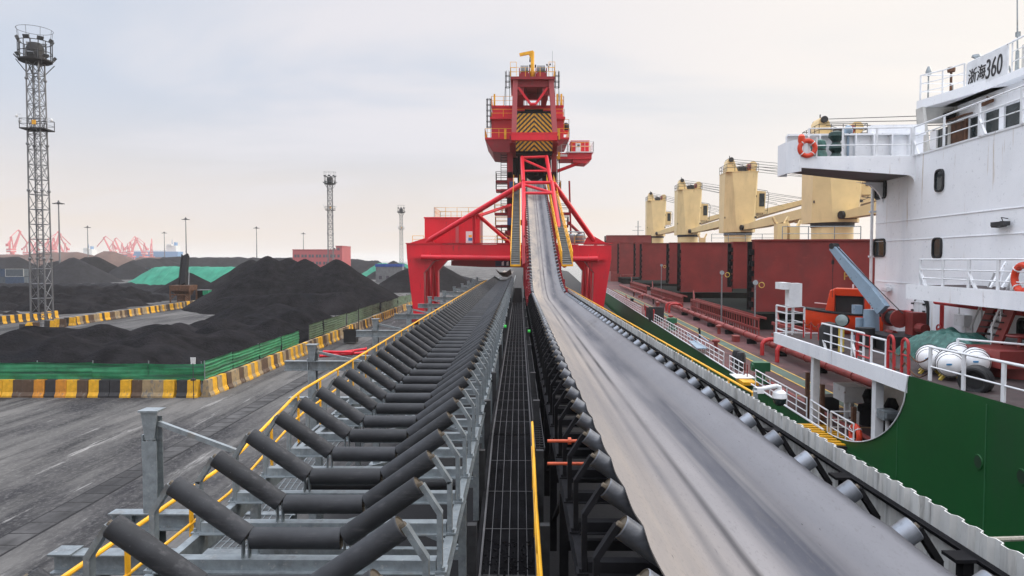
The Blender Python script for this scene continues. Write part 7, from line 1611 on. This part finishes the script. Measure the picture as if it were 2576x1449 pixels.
# ------------------------------------------------------------------ deck cranes (fixed to the ship)
JD = V((9, -28, 0)).normalized()
def deck_crane(px, w, v, ytop, ybase, first):
    c0 = sv(px, ybase, v); u = c0.x; hw = w; z0 = c0.z
    zt = sv(px, ytop, v).z
    b = S_(); b.lathe([(hw * .86, 0), (hw * .86, z0 - ZD + .55)], V((u, v, ZD)), (0, 0, 1), 22); b.build if False else None
    ped = b.build('deck_crane', m_cream, sh)
    b = S_(); b.lathe([(hw * .9, 0), (hw * .9, .35)], V((u, v, z0 + .45)), (0, 0, 1), 22); b.build('slew_ring', m_dark, ped)
    zb = z0 + .8; zs = zt - (zt - zb) * .2; d_ = hw * .95; vb_ = v + .5 * hw
    # house: chamfered block, front face widest half way up, narrowing to the top corner cut
    b = S_(); f = -hw
    fr = lambda z_, xl, xr: [V((u + xl, v - hw, z_)), V((u + xr, v - hw, z_))]
    P = {}
    def ringz(z_, cl, cr): return [V((u - hw, v - hw + cl, z_)), V((u - hw + cl * .85, v - hw, z_)), V((u + hw - cr * .55, v - hw, z_)), V((u + hw, v - hw + cr, z_)), V((u + hw, v + hw, z_)), V((u - hw, v + hw, z_))]
    lv = [ringz(zb, hw * .75, hw * .62), ringz(zb + (zs - zb) * .55, hw * .6, hw * .36), ringz(zs, hw * .42, hw * .12)]
    for r_ in lv: b.v += r_
    for k in range(2):
        for i in range(6): a = k * 6 + i; a2 = k * 6 + (i + 1) % 6; b.f.append([a, a2, a2 + 6, a + 6]); b.mi.append(0)
    b.f += [list(range(6)), list(range(12, 18))]; b.mi += [0, 0]
    b.bb(u - hw - .04, u + hw + .04, v - hw - .04, v + hw, zs, zs + .08); b.build('crane_house', m_cream, ped, smooth=False)
    # horn with rope sheaves and rear drum housing on top
    hh = zt - zs; b = S_(); b.prism([V((u - hw * .92, v - hw * .5, zs)), V((u - hw * .15, v - hw * .5, zs)), V((u - hw * .38, v - hw * .5, zs + hh * .75)), V((u - hw * .5, v - hw * .5, zs + hh)), V((u - hw * .72, v - hw * .5, zs + hh)), V((u - hw * .84, v - hw * .5, zs + hh * .82))], (0, hw * .9, 0)); b.build('head_horn', m_cream, ped)
    b = S_(); b.tube(V((u - hw * .62, v - hw * .6, zs + hh * .88)), V((u - hw * .62, v + hw * .5, zs + hh * .88)), hh * .16, n=14); b.tube(V((u - hw * .6, v, zt)), V((u - hw * .6, v, zt + .4)), .05); b.box(V((u + hw * .18, v, zs + hh * .3)), (hw * .5, hw * .6, hh * .34)); b.build('rope_sheave', m_dark, ped)
    b = S_(); b.tube(V((u + hw * .78, v - hw * .55, zs + hh * .48)), V((u + hw * .78, v + hw * .3, zs + hh * .48)), hw * .27, n=16); b.bb(u + hw * .52, u + hw * .98, v - hw * .5, v + hw * .3, zs, zs + hh * .5); b.build('drum_housing', m_cream, ped)
    b = S_(); b.tube(V((u + hw * .45, v - hw * .5, zs + hh * .4)), V((u + hw * .62, v - hw * .5, zs + hh * .4)), hw * .2, n=14); b.build('rope_drum', m_oxide, ped)
    b = S_(); R4 = [V((u - hw, v - hw, zs + .1)), V((u + hw, v - hw, zs + .1)), V((u + hw, v + hw, zs + .1)), V((u - hw, v + hw, zs + .1))]
    for h_ in (.45, .9): b.path([p_ + V((0, 0, h_)) for p_ in R4], .03, 5, True)
    for a, c in zip(R4, R4[1:] + R4[:1]):
        for k in range(4): q_ = a.lerp(c, k / 4); b.bar(q_, q_ + V((0, 0, .9)), .045)
    b.build('top_rail', m_galvd, ped)
    # cab
    zc0, zc1 = zb + (zs - zb) * .33, zb + (zs - zb) * .70
    b = S_(); x0, x1 = u + hw, u + hw + hw * .62
    b.prism([V((x0, v - hw * .5, zc0)), V((x1 - .12, v - hw * .5, zc0)), V((x1, v - hw * .5, zc0 + (zc1 - zc0) * .8)), V((x1, v - hw * .5, zc1 - .1)), V((x0, v - hw * .5, zc1))], (0, hw * .9, 0)); b.build('cab', m_cream, ped, smooth=False)
    b = S_(); b.bb(x0 + hw * .2, x1 - .16, v - hw * .52, v - hw * .5, zc0 + (zc1 - zc0) * .28, zc1 - .35); b.add([V((x1 + .012 - .12 * .8, v - hw * .4, zc0 + .3)), V((x1 + .012 - .12 * .8, v + hw * .3, zc0 + .3)), V((x1 + .012, v + hw * .3, zc1 - .3)), V((x1 + .012, v - hw * .4, zc1 - .3))], [(0, 1, 2, 3)]); b.build('cab_window', m_glass, ped)
    b = S_()
    for vv in (v - hw * .6, v + hw * .4): b.path([V((x0, vv, zc1 + .15)), V((x1 + .1, vv, zc1 - .05)), V((x1 + .3, vv, zc1 - .5)), V((x1 + .12, vv, zc0 - .15)), V((x1 - .3, vv, zc0 - .3)), V((x0, vv, zc0 - .2))], .035, 5)
    for z_ in (zc0 + .3, zc1 - .6): b.path([V((x1 + .2, v - hw * .6, z_)), V((x1 + .2, v + hw * .4, z_))], .03, 5)
    b.build('cab_guard', m_galvd, ped)
    # jib: tapered box boom swung over the starboard quarter
    piv = V((u + hw * .25, v - hw * 1.05, zb + .55)); tipj = piv + JD * 29 + V((0, 0, 2.6)); wj = V((-JD.y, JD.x, 0))
    b = S_(); zz = V((0, 0, 1))
    def jr(p_, hy, hx): return [p_ - wj * hx - zz * hy, p_ + wj * hx - zz * hy, p_ + wj * hx + zz * hy, p_ - wj * hx + zz * hy]
    secs = [jr(piv, .28, .5), jr(piv + JD * 4 + zz * .36, .48, .55), jr(piv + JD * 14 + zz * 1.25, .55, .5), jr(tipj, .28, .3)]
    for s_ in secs: b.v += s_
    for k in range(3):
        for i in range(4): a = k * 4 + i; a2 = k * 4 + (i + 1) % 4; b.f.append([a, a2, a2 + 4, a + 4]); b.mi.append(0)
    b.f += [[0, 1, 2, 3], [12, 13, 14, 15]]; b.mi += [0, 0]
    for k in (11, 12.5): q_ = piv + JD * k + zz * (k * .09 + .6); b.bar(q_, q_ + zz * .22, .18)
    b.build('jib', m_cream, ped, smooth=False)
    b = S_(); b.tube(piv - wj * .75, piv + wj * .75, .33, n=16); b.build('jib_hinge', m_dark, ped)
    b = S_(); q_ = piv + JD * 6.5 - zz * .35 + zz * .6; b.bar(q_ - zz * .25, q_ + JD * 3.4 + zz * .05, .24, .2); b.tube(q_ + JD * 3.3 - wj * .15, q_ + JD * 3.3 + wj * .15, .22, n=12); b.build('hook_block', m_cream, ped)
    b = S_(); top = V((u - hw * .6, v - hw * .3, zt - .1)); drum = V((u + hw * .85, v - hw * .3, zs + hh * .45))
    for k in range(4): b.path([top + V((0, 0, -.26 * k)), tipj + wj * (.3 - .2 * k) + zz * (.3 - .3 * k) - JD * k], .026, 4)
    for k in range(3): b.path([drum + V((0, 0, -.32 * k)), tipj + wj * (.2 - .2 * k) + zz * .2 - JD * (3 * k)], .026, 4)
    b.path([top + V((0, 0, -.4)), drum + V((0, 0, -.3))], .03, 4); b.build('jib_rope', m_wirerope, ped)
    b = S_()
    for k in (.25, .6):
        for s in (-1, 1): q_ = V((u + s * hw * .9, v - hw * .75 if s > 0 else v - hw * .35, zb + (zs - zb) * k)); b.box(q_, (.25, .25, .22))
    b.build('side_lamp', m_galvd, ped)
    return ped, piv
cr = [deck_crane(2093, 1.92, 61, 300, 585, True), deck_crane(1856, 1.95, 91, 400, 601, False), deck_crane(1730, 1.95, 120, 452, 603, False), deck_crane(1649, 1.95, 152, 485, 604, False)]
# lettering on the boom seen between the second and third crane
ped, piv = cr[2]
bj = math.atan2(JD.y, JD.x)
for sgn in (1,):
    wj = V((-JD.y, JD.x, 0)); q_ = piv + JD * 16.3 + V((0, 0, 1.25)) - wj * .54
    Mt = Matrix.Translation(SHIP @ q_) @ Matrix.Rotation(-SA, 4, 'Z') @ Matrix.Rotation(bj, 4, 'Z') @ Matrix.Rotation(-math.atan2(2.6, 29), 4, 'Y') @ Matrix.Rotation(R_(90), 4, 'X')
    text('jib_lettering', 'SCM', m_ink, Mt, .95, ped); text('jib_lettering', 'BNL30143-39K', m_ink, Mt @ Matrix.Translation((2.6, .06, 0)), .55, ped)
    b = MB(Mt)
    for x_, y_ in ((-1.0, .18), (-.65, .18), (-.82, .5)): b.torus((x_, y_, .004), (0, 0, 1), .2, .035, 16, 5)
    b.build('jib_emblem', m_ink, ped)
# crutch posts and rails on the hatch tops
for px, py0, py1, v in ((1968, 562, 606, 52), (2000, 570, 606, 52), (1768, 598, 611, 88)):
    a, c = sv(px, py0, v), sv(px, py1, v); b = S_(); b.bb(a.x - .35, a.x + .35, v, v + .8, ZD + 1.7, a.z); b.bar(V((a.x - .3, v + .4, a.z)), V((a.x - .55, v + .4, a.z + .5)), .3, .16); b.bar(V((a.x + .3, v + .4, a.z)), V((a.x + .55, v + .4, a.z + .5)), .3, .16); b.build('jib_crutch', m_cream, sh)
z_ = sv(1950, 606, 50).z
ship_rail([(sv(1968, 605, 50).x, 50, z_), (sv(2165, 605, 50).x, 50, z_)], 1.0, sh, 'platform_rail', .03, (.5,), 2.0, 0, m_galv, .06)
z_ = sv(1850, 608, 84).z; ship_rail([(sv(1790, 608, 84).x, 84, z_), (sv(1960, 608, 84).x, 84, z_)], .9, sh, 'platform_rail', .035, (.5,), 2.0, 0, m_galv, .07)
b = S_(); p = sv(1605, 592, 175); b.tube(V((p.x, 175, ZD)), V((p.x, 175, p.z + 3.6)), .18, .1); b.bar(V((p.x - 1.4, 175, p.z + 1.2)), V((p.x + 1.4, 175, p.z + 1.2)), .1); b.bar(V((p.x - .8, 175, p.z + 2.1)), V((p.x + .8, 175, p.z + 2.1)), .08); b.build('foremast', m_galv, sh)
# mooring rope from the quarter
b = MB(); p, q = SHIP @ su(2572, 1357, U0), atz(2485, 1354, 5.0); p = at(2650, 1352, 10.5); q = at(2480, 1358, 9.0); b.path([q + (p - q) * (k / 8) for k in range(9)], .035, 7); o = b.build('mooring_rope', M('hemp rope', (.35, .33, .28), .8, var=.3, scale=20)); tag(o, 'pale mooring rope stretched along the green hull at the right edge', 'rope')
